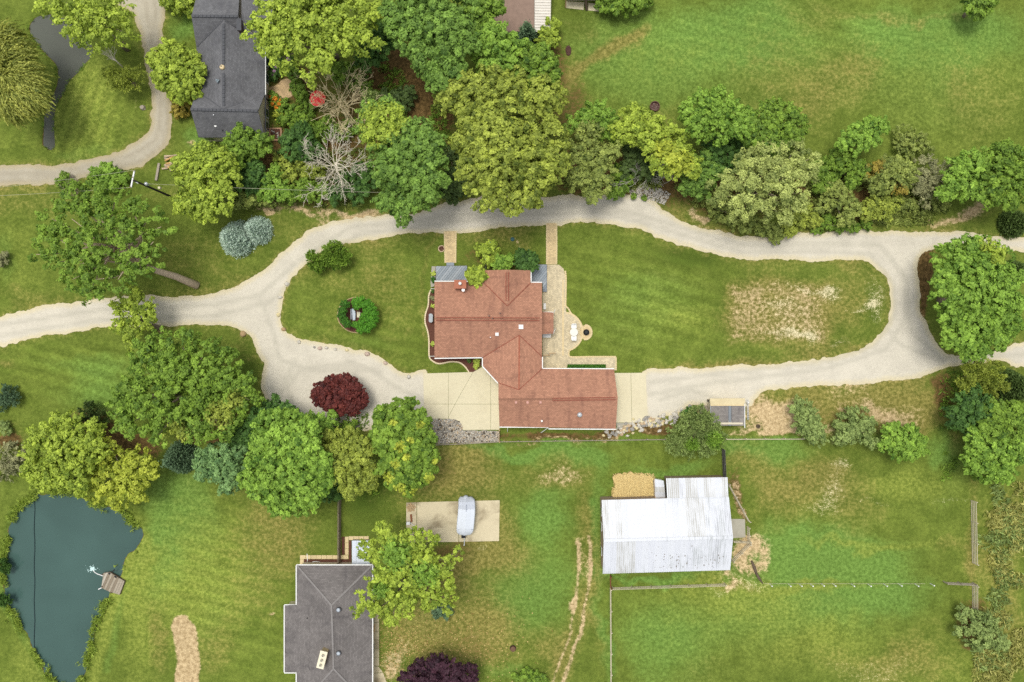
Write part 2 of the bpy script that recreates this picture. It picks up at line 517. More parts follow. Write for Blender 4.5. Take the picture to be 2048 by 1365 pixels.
# patches of the turf: channel, cx, cy, rx, ry (pixels), amount
BLOBS = '''
dry 1560 150 110 90 .36|dry 1680 180 90 70 .4|dry 1730 120 60 50 .3|dry 1300 240 90 45 .4|dry 1140 190 40 70 .65|dry 1830 30 120 12 .5|dry 1960 200 90 80 .38|dry 1640 30 120 25 .3|dry 1175 60 50 30 .35|dry 1570 240 90 40 .3|dry 1900 150 40 50 .25
dry 700 560 90 60 .32|dry 790 620 60 90 .36|dry 660 650 70 30 .22|dry 1010 475 70 20 .45|dry 770 500 60 20 .25
dry 1560 620 150 75 .52|dry 1700 600 60 80 .4|dry 1450 735 110 12 .5|dry 1640 705 90 18 .35|dry 1250 680 70 40 .2|dry 1330 560 90 40 .12|dry 1250 520 100 40 .15
dry 910 930 80 50 .85|dry 1110 945 95 38 .62|dry 985 1070 55 70 .6|dry 890 1175 70 60 .8|dry 960 1290 110 60 .85|dry 1010 1220 50 55 .55|dry 1115 1290 30 60 .5|dry 820 1275 70 50 .85|dry 1195 1200 20 150 .45|dry 1060 1130 40 40 .25|dry 930 1120 100 34 .85|dry 860 1000 120 70 .45
dry 510 1130 70 150 .42|dry 430 1290 40 70 .45|dry 325 1270 26 80 .6|dry 600 1060 60 80 .28|dry 540 1050 80 90 .3|dry 420 960 60 40 .3
dry 20 400 200 30 .4|dry 60 590 90 20 .35|dry 400 520 100 60 .38|dry 560 460 80 30 .3|dry 330 390 60 20 .3|dry 480 690 40 30 .4|dry 20 730 25 15 .5|dry 20 870 40 40 .5|dry 120 230 80 60 .15
dry 1600 960 80 50 .5|dry 1690 1000 75 85 .55|dry 1500 920 50 40 .5|dry 1560 1010 60 60 .45|dry 1740 1330 130 40 .5|dry 1910 1100 35 20 .45|dry 2000 1100 50 140 .6|dry 2010 1290 50 90 .55|dry 1420 1345 60 20 .3|dry 1480 1170 50 12 .6|dry 1660 830 210 40 .95|dry 1820 810 80 50 .85|litter 1690 845 150 34 .34|bare 1690 800 60 20 .35|dry 1900 860 20 60 .4|dry 1800 440 250 16 .5|dry 1380 430 50 20 .6|dry 1470 460 70 12 .4|dry 1850 1300 90 60 .3
bare 1560 838 60 22 .75|bare 1580 860 90 10 .7|bare 1530 825 25 25 .6|bare 1720 830 60 14 .42|bare 1790 835 55 28 .5|bare 600 424 60 8 .85|bare 540 428 30 8 .7|bare 740 415 40 12 .8|bare 680 410 40 8 .6|bare 1880 440 60 9 .62|bare 1950 425 50 18 .8|bare 1770 440 40 8 .5|bare 1395 445 18 10 .8|bare 1510 1085 26 26 .8|bare 1495 1120 26 36 .72|bare 785 1345 28 30 .62|bare 790 1300 28 28 .42|bare 380 1270 1 1 .0|bare 536 1223 11 8 .75|bare 1160 1205 9 13 .9|bare 368 282 9 12 .7|bare 1120 945 80 26 .42|bare 1260 873 60 5 .5|bare 1110 872 110 7 .55|bare 1560 870 150 6 .5|bare 1470 1167 14 12 .6|bare 1480 1005 14 40 .55|bare 1025 478 6 5 .6|bare 880 498 11 11 .6|bare 280 215 8 8 .3|bare 1690 885 40 12 .4|bare 345 395 9 9 .6|bare 324 661 8 8 .7
litter 690 300 150 130 .4|litter 800 190 80 90 .85|litter 850 250 60 70 .75|litter 600 150 80 60 .45|litter 1200 330 150 60 .7|litter 1500 390 240 55 .8|litter 1750 380 130 60 .6|litter 260 885 60 28 1.1|litter 1852 560 18 95 1.0|litter 1890 790 30 50 .7|litter 560 860 150 40 .6|litter 1060 150 70 110 .7|litter 560 330 120 90 .6|litter 715 610 0 0 0|litter 1100 870 110 8 .5|litter 1300 868 100 9 .55|litter 1378 848 30 12 .9|litter 20 865 26 20 .8|litter 1940 1250 40 50 .6|litter 900 1115 80 40 .42|litter 950 1300 90 40 .34|litter 870 940 50 40 .3|litter 1480 1000 14 50 .6|litter 1160 215 30 50 .45|litter 1000 515 60 20 .5|litter 1495 1130 22 40 .35|litter 180 860 60 40 .6|litter 440 870 80 30 .6
yellow 1450 1250 220 110 .32|yellow 1660 1290 120 60 .5|yellow 1560 1172 220 12 .7|yellow 1800 975 110 26 .75|yellow 1760 1092 160 9 .7|yellow 1640 1000 60 80 .4|yellow 200 240 80 80 .55|yellow 180 170 60 60 .5|yellow 30 300 60 30 .3|yellow 60 540 60 60 .35|yellow 180 1330 0 0 0|yellow 60 1330 50 60 .6|yellow 280 1250 40 140 .55|yellow 270 1100 30 60 .7|yellow 400 1150 90 120 .4|yellow 1300 620 90 60 .3|yellow 1380 640 60 40 .35|yellow 1900 1330 120 60 .4|yellow 1250 130 120 80 .2|yellow 650 560 60 60 .3|yellow 40 450 60 60 .3|yellow 1990 1180 60 200 .5
lush 1300 110 160 90 .6|lush 1480 70 130 70 .75|lush 1780 60 90 50 .5|lush 1870 90 110 60 .5|lush 1960 60 120 60 .45|lush 360 1020 60 110 .95|lush 320 1130 40 80 .6|lush 210 800 90 50 .75|lush 180 730 110 30 .55|lush 1150 905 90 22 .95|lush 1010 897 120 13 .9|lush 1090 1030 55 60 .7|lush 1080 1190 85 80 .55|lush 850 1260 50 32 .95|lush 1545 905 70 26 .9|lush 1690 1120 140 45 .85|lush 1760 1190 110 40 .5|lush 375 60 30 30 .9|lush 385 270 30 40 .9|lush 1206 1280 14 110 .7|lush 1350 930 90 15 .85|lush 1310 1160 130 9 .95|lush 1210 1000 18 90 .6|lush 1560 1100 60 50 .5|lush 1250 640 90 90 .22|lush 1330 580 100 60 .25|lush 840 680 14 60 .4|lush 700 690 80 20 .35|lush 1480 900 30 16 .8|lush 1300 1270 80 90 .4|lush 1030 1350 60 20 .5|lush 1870 900 40 30 .7|lush 600 1000 60 40 .3|lush 420 1180 30 160 .35|lush 250 1150 12 60 .5|lush 1900 950 30 120 .3|lush 1850 610 0 0 0|lush 1750 880 30 20 .5|lush 20 520 30 60 .5|lush 180 300 90 20 .5
lush 1500 120 380 150 .4|lush 1900 150 180 140 .4|lush 1600 1125 220 80 .55|lush 1390 1285 130 80 .6|lush 1720 1210 160 60 .5|lush 1560 1230 110 60 .4|yellow 1500 1200 120 40 .4|yellow 1900 190 180 130 .4|yellow 1500 120 300 120 .3|yellow 380 1150 170 200 .3|lush 1040 1100 150 220 .3|lush 1250 600 120 120 .12|dark 1380 500 120 30 .5|dark 1430 610 30 90 .35|dark 1640 705 110 16 .45|dark 900 990 110 20 .4|dark 760 690 120 25 .3|dark 300 800 90 60 .4|dark 90 1290 20 60 .3|dark 1010 470 90 12 .3|dark 1800 500 0 0 0|dark 740 1020 50 60 .45|dark 700 980 60 30 .4|dark 640 560 30 60 .25|dark 850 600 10 90 .35|dark 100 860 60 40 .3|dark 500 640 40 60 .4|dark 500 730 30 50 .5|dark 1300 760 0 0 0|dark 1040 1060 40 60 .3|dark 960 1180 60 60 .3|dark 1160 50 60 40 .3
mow 190 230 90 85 1|mow 60 280 80 40 .6|mow 180 740 170 60 .9|mow 450 1180 190 200 .75|mow 1280 590 170 130 .9|mow 700 690 130 60 .7|mow 430 520 120 50 .5|mow 1560 690 120 20 .6|mow 1500 80 350 90 .4
white 1600 580 60 12 .72|white 1650 588 30 16 .7|white 1560 620 60 16 .62|white 1570 650 70 22 .45|white 1540 672 70 8 .5|white 1600 672 40 10 .55|white 1632 672 20 24 .7|white 1728 612 18 14 .95|white 1745 590 22 40 .58|white 1706 630 14 8 .8|white 1755 640 14 30 .55|white 1690 700 24 8 .6|white 1660 985 34 42 .6|white 1680 935 34 12 .62|white 1640 1030 40 26 .5|white 1740 1008 30 5 .55|white 1905 995 40 7 .55|white 1500 1165 50 16 .6|white 1650 885 40 12 .4|white 1450 1180 30 8 .5|white 860 1110 0 0 0|white 963 1107 11 10 .7|white 1740 1340 120 30 .42|white 1110 945 70 22 .4
'''
PATHS = [('bare', [(1157,1085),(1157,1200),(1140,1275),(1100,1380)], 3.8, .56), ('bare', [(1180,1075),(1178,1200),(1163,1265),(1120,1380)], 4.6, .66), ('dry', [(1168,1000),(1168,1200),(1150,1270),(1110,1380)], 24, .4),
         ('dry', [(1130,160),(1200,105),(1290,55)], 12, .62), ('dry', [(1210,110),(1275,80)], 18, .35), ('dry', [(870,470),(850,500),(845,560),(843,700)], 6, .3),
         ('lush', [(60,1255),(100,1350),(115,1390)], 12, .0), ('yellow', [(290,1070),(245,1150),(225,1210),(195,1300),(180,1390)], 13, .8), ('lush', [(300,1080),(260,1160),(235,1230),(210,1340)], 12, .5),
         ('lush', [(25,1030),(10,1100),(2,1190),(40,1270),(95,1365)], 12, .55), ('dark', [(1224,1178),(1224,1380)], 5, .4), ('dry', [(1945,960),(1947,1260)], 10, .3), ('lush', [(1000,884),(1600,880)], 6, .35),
         ('dark', [(1205,1160),(1470,1150)], 8, .4), ('lush', [(1190,1010),(1192,1160)], 8, .6), ('yellow', [(110,230),(112,300)], 10, .5), ('litter', [(1000,868),(1330,866)], 7, .45), ('bare', [(1160,1080),(1172,1150)], 12, .35)]  # dark strip below the barn's south wall: its shade painted into the turf
CH = ['lush', 'dry', 'bare', 'litter', 'white', 'yellow', 'dark', 'mow']


def ground_mesh():
    fx = np.arange(-76, 76.01, 0.28)
    fy = np.arange(-52, 52.01, 0.28)
    cx = np.concatenate([[-600, -400, -250, -160, -110, -88], fx, [88, 110, 160, 250, 400, 600]])
    cy = np.concatenate([[-600, -400, -250, -160, -100, -65], fy, [65, 100, 160, 250, 400, 600]])
    X, Y = np.meshgrid(cx, cy)
    x, y = X.ravel(), Y.ravel()
    wx = (vnoise(x, y, .16, 1) - .5) * 3.0 + (vnoise(x, y, .55, 2) - .5) * 1.5 + (vnoise(x, y, 1.6, 3) - .5) * 0.6
    wy = (vnoise(x, y, .16, 4) - .5) * 3.0 + (vnoise(x, y, .55, 5) - .5) * 1.5 + (vnoise(x, y, 1.6, 6) - .5) * 0.6
    px, py = (x + wx) * S + 1024, 682.5 - (y + wy) * S
    ch = {k: np.zeros(x.shape) for k in CH}
    for line in BLOBS.replace('\n', '|').split('|'):
        q = line.split()
        if len(q) < 6 or float(q[3]) == 0 or float(q[5]) == 0:
            continue
        u = ((px - float(q[1])) / float(q[3])) ** 2 + ((py - float(q[2])) / float(q[4])) ** 2
        ch[q[0]] += float(q[5]) * {'dry': .82, 'lush': .9, 'white': .84}.get(q[0], 1) * (np.exp(-1.1 * u) if q[0] in ('bare', 'white') else np.exp(-0.9 * u ** 1.4))
    sx, sy = (x + wx * .25) * S + 1024, 682.5 - (y + wy * .25) * S
    for c, pts, w, amt in PATHS:
        d = seg_dist(sx, sy, pts) / w
        ch[c] += amt * np.exp(-d ** 2.5)
    # the dug-over rectangle in the oval lawn and the sand trap on the south-west lawn
    d = sdf(sx, sy, [(1452,563),(1655,565),(1660,690),(1450,688)])
    g = np.clip(-d / 30 + .45, 0, 1)
    ch['bare'] += g * .42
    ch['dry'] += g * .5
    ch['litter'] += g * .22
    d = sdf(sx, sy, [(356,1232),(372,1228),(388,1245),(398,1290),(403,1330),(398,1375),(350,1375),(356,1320),(352,1280),(346,1250)])
    ch['bare'] += np.clip(-d / 9 + .6, 0, 1) * 1.0
    # worn, dry rim beside the gravel
    rd = np.minimum(sdf(x, y, road_ring[::2]), sdf(x, y, lane_ring[::2]))
    ch['dry'] += .42 * np.exp(-np.clip(rd, 0, 99) / .9)
    ch['bare'] += .3 * np.exp(-np.clip(rd, 0, 99) / .35)
    # mown stripes
    a = vnoise(x, y, .05, 21)
    st = .5 + .5 * np.sin((x * .25 + y * 1.0 + wy * .15) * 2 * math.pi / 1.9)
    st2 = .5 + .5 * np.sin((x * .93 + y * -.32 + wx * .15) * 2 * math.pi / 1.7)
    ch['mow'] = np.clip(ch['mow'], 0, 1) * np.where(x < -45, np.where(y > 20, st2, st), st) + .3 * st * np.clip(a * 1.6 - .3, 0, 1)
    dp = np.minimum(sdf(x, y, pond_ring), sdf(x, y, spond_ring))
    z = (vnoise(x, y, .12, 31) - .5) * 0.012
    z = z - np.clip(-dp / 1.1, 0, 1) ** 1.0 * 1.3 - np.clip((0.5 - dp) / 0.5, 0, 1) * np.clip((dp + .0) / .5 + 1, 0, 1) * 0.12
    ch['litter'] += np.clip((.12 - dp) / .3, 0, 1) * 1.3
    n, m = len(cx), len(cy)
    i = np.arange(n * m).reshape(m, n)
    quads = np.stack([i[:-1, :-1], i[:-1, 1:], i[1:, 1:], i[1:, :-1]], -1).reshape(-1, 4)
    me = bpy.data.meshes.new('ground')
    me.vertices.add(len(x))
    me.vertices.foreach_set('co', np.stack([x, y, z], 1).astype(np.float32).ravel())
    me.loops.add(quads.size)
    me.loops.foreach_set('vertex_index', quads.ravel().astype(np.int32))
    me.polygons.add(len(quads))
    me.polygons.foreach_set('loop_start', np.arange(0, quads.size, 4, dtype=np.int32))
    me.polygons.foreach_set('use_smooth', np.ones(len(quads), bool))
    me.update(calc_edges=True)
    for nm, ks in (('turf_a', CH[:4]), ('turf_b', CH[4:])):
        at = me.attributes.new(nm, 'FLOAT_COLOR', 'POINT')
        at.data.foreach_set('color', np.clip(np.stack([ch[k] for k in ks], 1), 0, 1.5).astype(np.float32).ravel())
    return me


def ground_material():
    t = NT('turf')
    p = t.pos()
    nL = t.noise(p, .07, 3)
    nM = t.noise(p, .42, 6, .62)
    nF = t.noise(p, 2.0, 7, .72)
    nX = t.noise(p, 7.5, 4, .8)
    a, b = t.attr('turf_a', 'Color'), t.attr('turf_b', 'Color')
    A, B = t.sep(a), t.sep(b)
    aa = t.attr('turf_a', 'Alpha')
    ba = t.attr('turf_b', 'Alpha')
    fm = t.math('SUBTRACT', nM, .5)
    ff = t.math('SUBTRACT', nF, .5)
    fx = t.math('SUBTRACT', nX, .5)

    def mask(ch, gain, km, kf, kx, lo, hi):
        v = t.math('MULTIPLY', ch, gain)
        gate = t.rng(ch, 0.0, 0.22)
        w = t.math('ADD', t.math('MULTIPLY', fm, km), t.math('ADD', t.math('MULTIPLY', ff, kf), t.math('MULTIPLY', fx, kx)))
        return t.rng(t.math('ADD', v, t.math('MULTIPLY', w, gate)), lo, hi)
    col = t.mix(t.rng(t.math('ADD', t.math('MULTIPLY', nM, .6), t.math('MULTIPLY', nF, .4)), .3, .68), TURF['olive_dark'], TURF['olive'])
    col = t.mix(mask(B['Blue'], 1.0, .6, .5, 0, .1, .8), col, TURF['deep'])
    col = t.mix(mask(A['Red'], 1.0, .5, .4, .15, .1, .95), col, t.mix(t.rng(nF, .35, .65), TURF['lush_dark'], TURF['lush']))
    col = t.mix(t.math('MULTIPLY', mask(B['Green'], 1.0, .8, .5, .3, .1, .95), .85), col, t.mix(t.rng(nF, .35, .65), TURF['yellow_dark'], TURF['yellow']))
    col = t.mix(t.math('MULTIPLY', t.rng(ba, 0, 1), .7), col, t.mul(col, 1.4))
    col = t.mix(t.math('MULTIPLY', mask(A['Green'], 1.15, .9, 1.0, .5, .12, .95), .88), col, t.mix(t.rng(nF, .35, .68), TURF['dry_dark'], TURF['dry']))
    col = t.mix(mask(t.math('ADD', aa, 0.0), 1.2, .6, 1.1, .3, .3, .75), col, t.mix(t.rng(nF, .3, .7), TURF['litter_dark'], TURF['litter']))
    col = t.mix(mask(A['Blue'], 1.15, .9, 1.5, 1.0, .3, .85), col, t.mix(t.rng(nF, .3, .7), TURF['bare_dark'], TURF['bare']))
    col = t.mix(t.math('MULTIPLY', mask(B['Red'], .95, .4, 1.8, 3.0, .5, .95), .9), col, TURF['white'])
    fine = t.math('ADD', t.math('MULTIPLY', nX, .6), t.math('MULTIPLY', nF, .4))
    col = t.mul(col, t.math('MULTIPLY', t.rng(fine, .32, .68, .64, 1.4, False), t.rng(nL, .3, .7, .9, 1.1, False)))
    return t.bsdf(col, .95, .1, t.bump(fine, .6, .12))


TURF = dict(olive_dark=srgb(84, 100, 36), olive=srgb(112, 126, 52), deep=srgb(66, 86, 28), lush_dark=srgb(92, 121, 50), lush=srgb(113, 143, 66),
            yellow_dark=srgb(106, 122, 46), yellow=srgb(141, 150, 68), dry_dark=srgb(108, 106, 48), dry=srgb(156, 144, 82), litter_dark=srgb(74, 60, 32), litter=srgb(122, 98, 60),
            bare_dark=srgb(164, 140, 100), bare=srgb(206, 184, 142), white=srgb(216, 206, 168))
ground = bpy.data.objects.new('ground', ground_mesh())
C.objects.link(ground)
ground.data.materials.append(ground_material())
tag(ground, 'grass and pasture with dry patches and bare soil round the houses', 'ground', kind='structure')


def gravel_material(name, light, tan, dark):
    t = NT(name)
    p = t.pos()
    n1, n2, n3 = t.noise(p, .3, 5, .6), t.noise(p, 2.5, 6, .7), t.noise(p, 11, 3, .8)
    e, k = t.attr('edge'), t.attr('track')
    c = t.mix(t.rng(n1, .38, .66), light, t.mul(light, .9))
    c = t.mix(t.math('MULTIPLY', t.rng(t.math('ADD', e, t.math('MULTIPLY', t.math('SUBTRACT', n2, .5), -1.2)), 1.0, 0.0), .75), c, tan)
    c = t.mix(t.math('MULTIPLY', t.rng(t.math('ADD', k, t.math('MULTIPLY', t.math('SUBTRACT', n2, .5), 1.6)), .4, 1.1), .42), c, dark)
    f = t.math('ADD', t.math('MULTIPLY', n2, .4), t.math('MULTIPLY', n3, .6))
    c = t.mul(c, t.rng(f, .3, .7, .8, 1.17, False))
    return t.bsdf(c, .95, .1, t.bump(f, .5, .05))


M_gravel = gravel_material('gravel', srgb(209, 202, 184), srgb(208, 195, 156), srgb(168, 164, 148))
M_gravel2 = gravel_material('lane_gravel', srgb(184, 176, 156), srgb(176, 162, 126), srgb(148, 138, 118))
TRACKS = [[(0,650),(200,620),(430,610),(520,590),(600,520),(700,455),(860,438),(1000,420),(1200,410),(1330,445),(1480,490),(1650,488),(1760,490),(1810,560),(1810,640),(1770,700),(1650,738),(1400,770),(1300,790)],
          [(0,672),(200,640),(430,632),(540,605),(620,530),(720,468),(870,450),(1000,432),(1200,424),(1330,460),(1480,504),(1650,503),(1740,508),(1788,570),(1790,630),(1750,690),(1650,724),(1400,752),(1300,765)],
          [(520,600),(545,660),(560,720),(620,740),(740,740),(800,780),(845,800)], [(560,790),(600,740),(700,725),(760,745)], [(590,820),(570,760),(590,720)], [(1770,500),(1815,560),(1820,660),(1880,715),(2048,710)], [(1760,640),(1800,690),(1890,725)], [(1440,800),(1380,780),(1320,800)]]
LTRACKS = [[(290,0),(300,60),(305,120),(318,190),(322,240),(312,280),(270,308),(200,330),(110,345),(0,348)], [(308,0),(315,60),(318,120),(332,190),(336,240),(328,290),(285,322),(200,345),(110,358),(0,362)]]


def trackf(tracks):
    def f(x, y):
        px, py = x * S + 1024, 682.5 - y * S
        d = np.full(x.shape, 1e9)
        for t_ in tracks:
            d = np.minimum(d, seg_dist(px, py, t_))
        return np.exp(-(d / 8.0) ** 2)
    return f


road = sheet('gravel_road', road_ring, .02, M_gravel, .5, {'edge': lambda x, y: seg_dist(x, y, road_ring[::3], True), 'track': trackf(TRACKS)})
tag(road, kind='structure')
lane = sheet('gravel_lane', lane_ring, .02, M_gravel2, .6, {'edge': lambda x, y: seg_dist(x, y, lane_ring[::3], True), 'track': trackf(LTRACKS)})
tag(lane, kind='structure')


def water_material(name, col, rough, spec):
    t = NT(name)
    p = t.pos()
    n = t.noise(t.scale(p, (1.0, 2.2, 1.0)), 1.6, 3, .5, .6)
    c = t.mul(col, t.rng(t.noise(p, .12, 2), .3, .7, .88, 1.12, False))
    return t.bsdf(c, rough, spec, t.bump(n, .12, .05))


M_water = water_material('pond_water', (.056, .106, .092), .12, .22)
M_water2 = water_material('shallow_water', (.098, .105, .084), .2, .18)


def grow(ring, d):
    a = np.array(ring)
    e = np.roll(a, -1, 0) - np.roll(a, 1, 0)
    n = np.stack([e[:, 1], -e[:, 0]], 1) / (np.linalg.norm(e, axis=1, keepdims=True) + 1e-9)
    area = np.sum(a[:, 0] * np.roll(a[:, 1], -1) - np.roll(a[:, 0], -1) * a[:, 1])
    return [tuple(q) for q in a + n * d * (1 if area > 0 else -1)]


w1 = sheet('pond_water', grow([tuple(p) for p in smooth_ring(G(POND), 1.2)], .35), -.16, M_water)
tag(w1, kind='structure')
w2 = sheet('shallow_pond_water', grow(spond_ring[::2], .1), -.16, M_water2)
tag(w2, kind='structure')


# stones no one could count: a bed of small loose stone
def stone_scatter(name, polys, n, r0, r1, cols, z=.03, seed=3):
    q = np.random.default_rng(seed)
    vs, fs, mi = [], [], []
    for poly in polys:
        ring = G(poly)
        a = np.array(ring)
        k = 0
        while k < n // len(polys):
            x = q.uniform(a[:, 0].min(), a[:, 0].max(), 400)
            y = q.uniform(a[:, 1].min(), a[:, 1].max(), 400)
            ok = inside(x, y, ring)
            for xx, yy in zip(x[ok], y[ok]):
                r = q.uniform(r0, r1)
                b = len(vs)
                m = 5
                th = q.uniform(0, 6.28)
                for i in range(m):
                    f = q.uniform(.8, 1.2)
                    vs.append((xx + r * f * math.cos(th + 6.283 * i / m), yy + r * f * math.sin(th + 6.283 * i / m), z))
                for i in range(m):
                    f = q.uniform(.5, .75)
                    vs.append((xx + r * f * math.cos(th + 6.283 * i / m), yy + r * f * math.sin(th + 6.283 * i / m), z + r * q.uniform(.7, 1.0)))
                for i in range(m):
                    j = (i + 1) % m
                    fs.append((b + i, b + j, b + m + j, b + m + i))
                fs.append(tuple(b + m + i for i in range(m)))
                c = int(q.integers(len(cols)))
                mi += [c] * (m + 1)
                k += 1
                if k >= n // len(polys):
                    break
    me = bpy.data.meshes.new(name)
    me.from_pydata(vs, [], fs)
    for c in cols:
        me.materials.append(c)
    me.polygons.foreach_set('material_index', mi)
    o = bpy.data.objects.new(name, me)
    C.objects.link(o)
    return o


M_stone_a = plain('stone_pale', srgb(196, 190, 176), .9, .25, 6)
M_stone_b = plain('stone_grey', srgb(150, 146, 138), .9, .25, 6)
M_stone_c = plain('stone_tan', srgb(190, 168, 136), .9, .25, 6)
M_stone_d = plain('stone_dark', srgb(96, 88, 76), .9, .25, 6)
BED = [(850,839),(905,838),(918,842),(925,850),(927,862),(998,863),(998,883),(930,886),(868,888),(858,865)]
bed = sheet('stone_bed', ragged(smooth_ring(G(BED), .4, True, tuple(range(10))), .2, 14), .024, gravel_material('bed_gravel', srgb(168, 160, 145), srgb(150, 132, 104), srgb(120, 112, 100)), .8, {'edge': lambda x, y: x * 0 + 1, 'track': lambda x, y: x * 0})
tag(bed, kind='structure')
o = stone_scatter('bed_stones', [BED], 1500, .05, .13, [M_stone_a, M_stone_b, M_stone_c, M_stone_a, M_stone_b, M_stone_d], .024)
tag(o, 'loose grey and tan stones filling the bed south of the concrete apron', 'stones', kind='stuff')
APRONBED = [(1248,381),(1264,376),(1300,371),(1342,386),(1328,410),(1306,402),(1270,394)]
o = stone_scatter('roadside_stones', [APRONBED], 700, .06, .14, [M_stone_a, M_stone_a, M_stone_b], .022, 8)
tag(o, 'pale stones spread beside the gravel road under the fallen dead limbs', 'stones', kind='stuff')
# ---------------------------------------------------------------- materials of the buildings
def shingle_material(name, col, stain, blotch=.8, weight=.6):
    t = NT(name)
    uv = t.uv()
    p = t.pos()
    rows = t.n('ShaderNodeTexBrick')
    t.put(rows.inputs['Vector'], uv)
    rows.inputs['Scale'].default_value = 1.0
    rows.inputs['Brick Width'].default_value = .33
    rows.inputs['Row Height'].default_value = .2
    rows.inputs['Mortar Size'].default_value = .016
    rows.inputs['Bias'].default_value = 0
    rows.inputs['Color1'].default_value = (.84, .84, .84, 1)
    rows.inputs['Color2'].default_value = (1.14, 1.14, 1.14, 1)
    rows.inputs['Mortar'].default_value = (.6, .6, .6, 1)
    n1 = t.noise(p, .35, 4)
    n2 = t.noise(t.scale(uv, (1.1, .16, 1)), 1.0, 5, .6)
    n3 = t.noise(p, 9, 4, .8)
    c = t.mix(t.rng(n1, .35, .7), col, t.mul(col, blotch))
    c = t.mix(t.math('MULTIPLY', t.rng(t.math('ADD', t.math('MULTIPLY', n2, .7), t.math('MULTIPLY', n1, .3)), .48, .68), weight), c, stain)
    m = t.n('ShaderNodeMix')
    m.data_type = 'RGBA'
    m.blend_type = 'MULTIPLY'
    m.inputs[0].default_value = 1
    t.put(m.inputs[6], c)
    t.put(m.inputs[7], rows.outputs['Color'])
    c = t.mul(m.outputs[2], t.rng(n3, .3, .7, .84, 1.16, False))
    return t.bsdf(c, .9, .15, t.bump(rows.outputs['Fac'], -.25, .02))


M_red = shingle_material('red_shingle', srgb(178, 131, 107), srgb(120, 84, 73), .93, .5)
M_redcap = plain('red_ridge_cap', srgb(140, 80, 64), .9, .15)
M_slate = shingle_material('slate_shingle', srgb(114, 114, 116), srgb(94, 94, 98))
M_slatecap = plain('slate_ridge_cap', srgb(84, 85, 88), .9, .2)
M_grey = shingle_material('grey_shingle', srgb(124, 119, 116), srgb(94, 90, 90))
M_greycap = plain('grey_ridge_cap', srgb(132, 128, 125), .9, .2)
M_shedroof = shingle_material('shed_shingle', srgb(150, 144, 138), srgb(118, 112, 112))
M_white = plain('white_paint', srgb(232, 232, 228), .5, .06)
M_cream = plain('cream_siding', srgb(206, 196, 172), .7, .1)
M_brickwall = plain('brick_wall', srgb(150, 92, 72), .9, .2, 5)
M_glass = plain('window_glass', srgb(50, 60, 66), .1, .1, 1, .6)
M_steel = plain('galvanised_steel', srgb(190, 194, 196), .35, .12, 4, .5, .4)
M_dark = plain('dark_rubber', srgb(34, 34, 36), .8, .2)
M_wood = plain('weathered_wood', srgb(160, 150, 134), .9, .25, 4)
M_wooddark = plain('dark_wood', srgb(98, 84, 70), .9, .25, 4)
M_woodtan = plain('tan_wood', srgb(190, 160, 120), .85, .2, 4)
M_brownwood = plain('brown_wood', srgb(128, 82, 56), .85, .2, 4)
M_mulch = plain('bark_mulch', srgb(98, 64, 52), .95, .45, 5)


def concrete_material(name, col, stain, k=.35):
    t = NT(name)
    p = t.pos()
    n1, n2, n3 = t.noise(p, .28, 6, .62, .4), t.noise(p, 2.2, 5, .7), t.noise(p, 14, 3, .7)
    c = t.mix(t.math('MULTIPLY', t.rng(n1, .45, .72), k * 2), col, stain)
    c = t.mul(c, t.rng(t.math('ADD', t.math('MULTIPLY', n2, .6), t.math('MULTIPLY', n3, .4)), .3, .7, .9, 1.1, False))
    return t.bsdf(c, .85, .2, t.bump(n3, .15, .01))


M_conc = concrete_material('cream_concrete', srgb(210, 201, 170), srgb(200, 190, 160), .3)
M_oldconc = concrete_material('old_concrete', srgb(204, 192, 160), srgb(138, 124, 98), .5)
M_greyconc = concrete_material('grey_concrete', srgb(170, 166, 150), srgb(140, 136, 120), .3)


def paver_material(name, col, w, h, ang=0.0):
    t = NT(name)
    p = t.pos()
    mp = t.n('ShaderNodeMapping')
    t.put(mp.inputs['Vector'], p)
    mp.inputs['Rotation'].default_value = (0, 0, ang)
    b = t.n('ShaderNodeTexBrick')
    t.put(b.inputs['Vector'], mp.outputs[0])
    b.inputs['Scale'].default_value = 1
    b.inputs['Brick Width'].default_value = w
    b.inputs['Row Height'].default_value = h
    b.inputs['Mortar Size'].default_value = .012
    b.inputs['Color1'].default_value = (.82, .82, .82, 1)
    b.inputs['Color2'].default_value = (1.15, 1.13, 1.1, 1)
    b.inputs['Mortar'].default_value = (.62, .6, .56, 1)
    m = t.n('ShaderNodeMix')
    m.data_type = 'RGBA'
    m.blend_type = 'MULTIPLY'
    m.inputs[0].default_value = 1
    t.put(m.inputs[6], t.mul(col, t.rng(t.noise(p, .8, 5, .65), .3, .7, .86, 1.12, False)))
    t.put(m.inputs[7], b.outputs['Color'])
    return t.bsdf(m.outputs[2], .9, .15, t.bump(b.outputs['Fac'], -.4, .02))


M_paver = paver_material('tan_pavers', srgb(212, 190, 146), .3, .2)
M_paver2 = paver_material('patio_pavers', srgb(206, 193, 162), .24, .24, .5)
M_soldier = plain('edge_paver', srgb(214, 194, 150), .9, .15, 8)


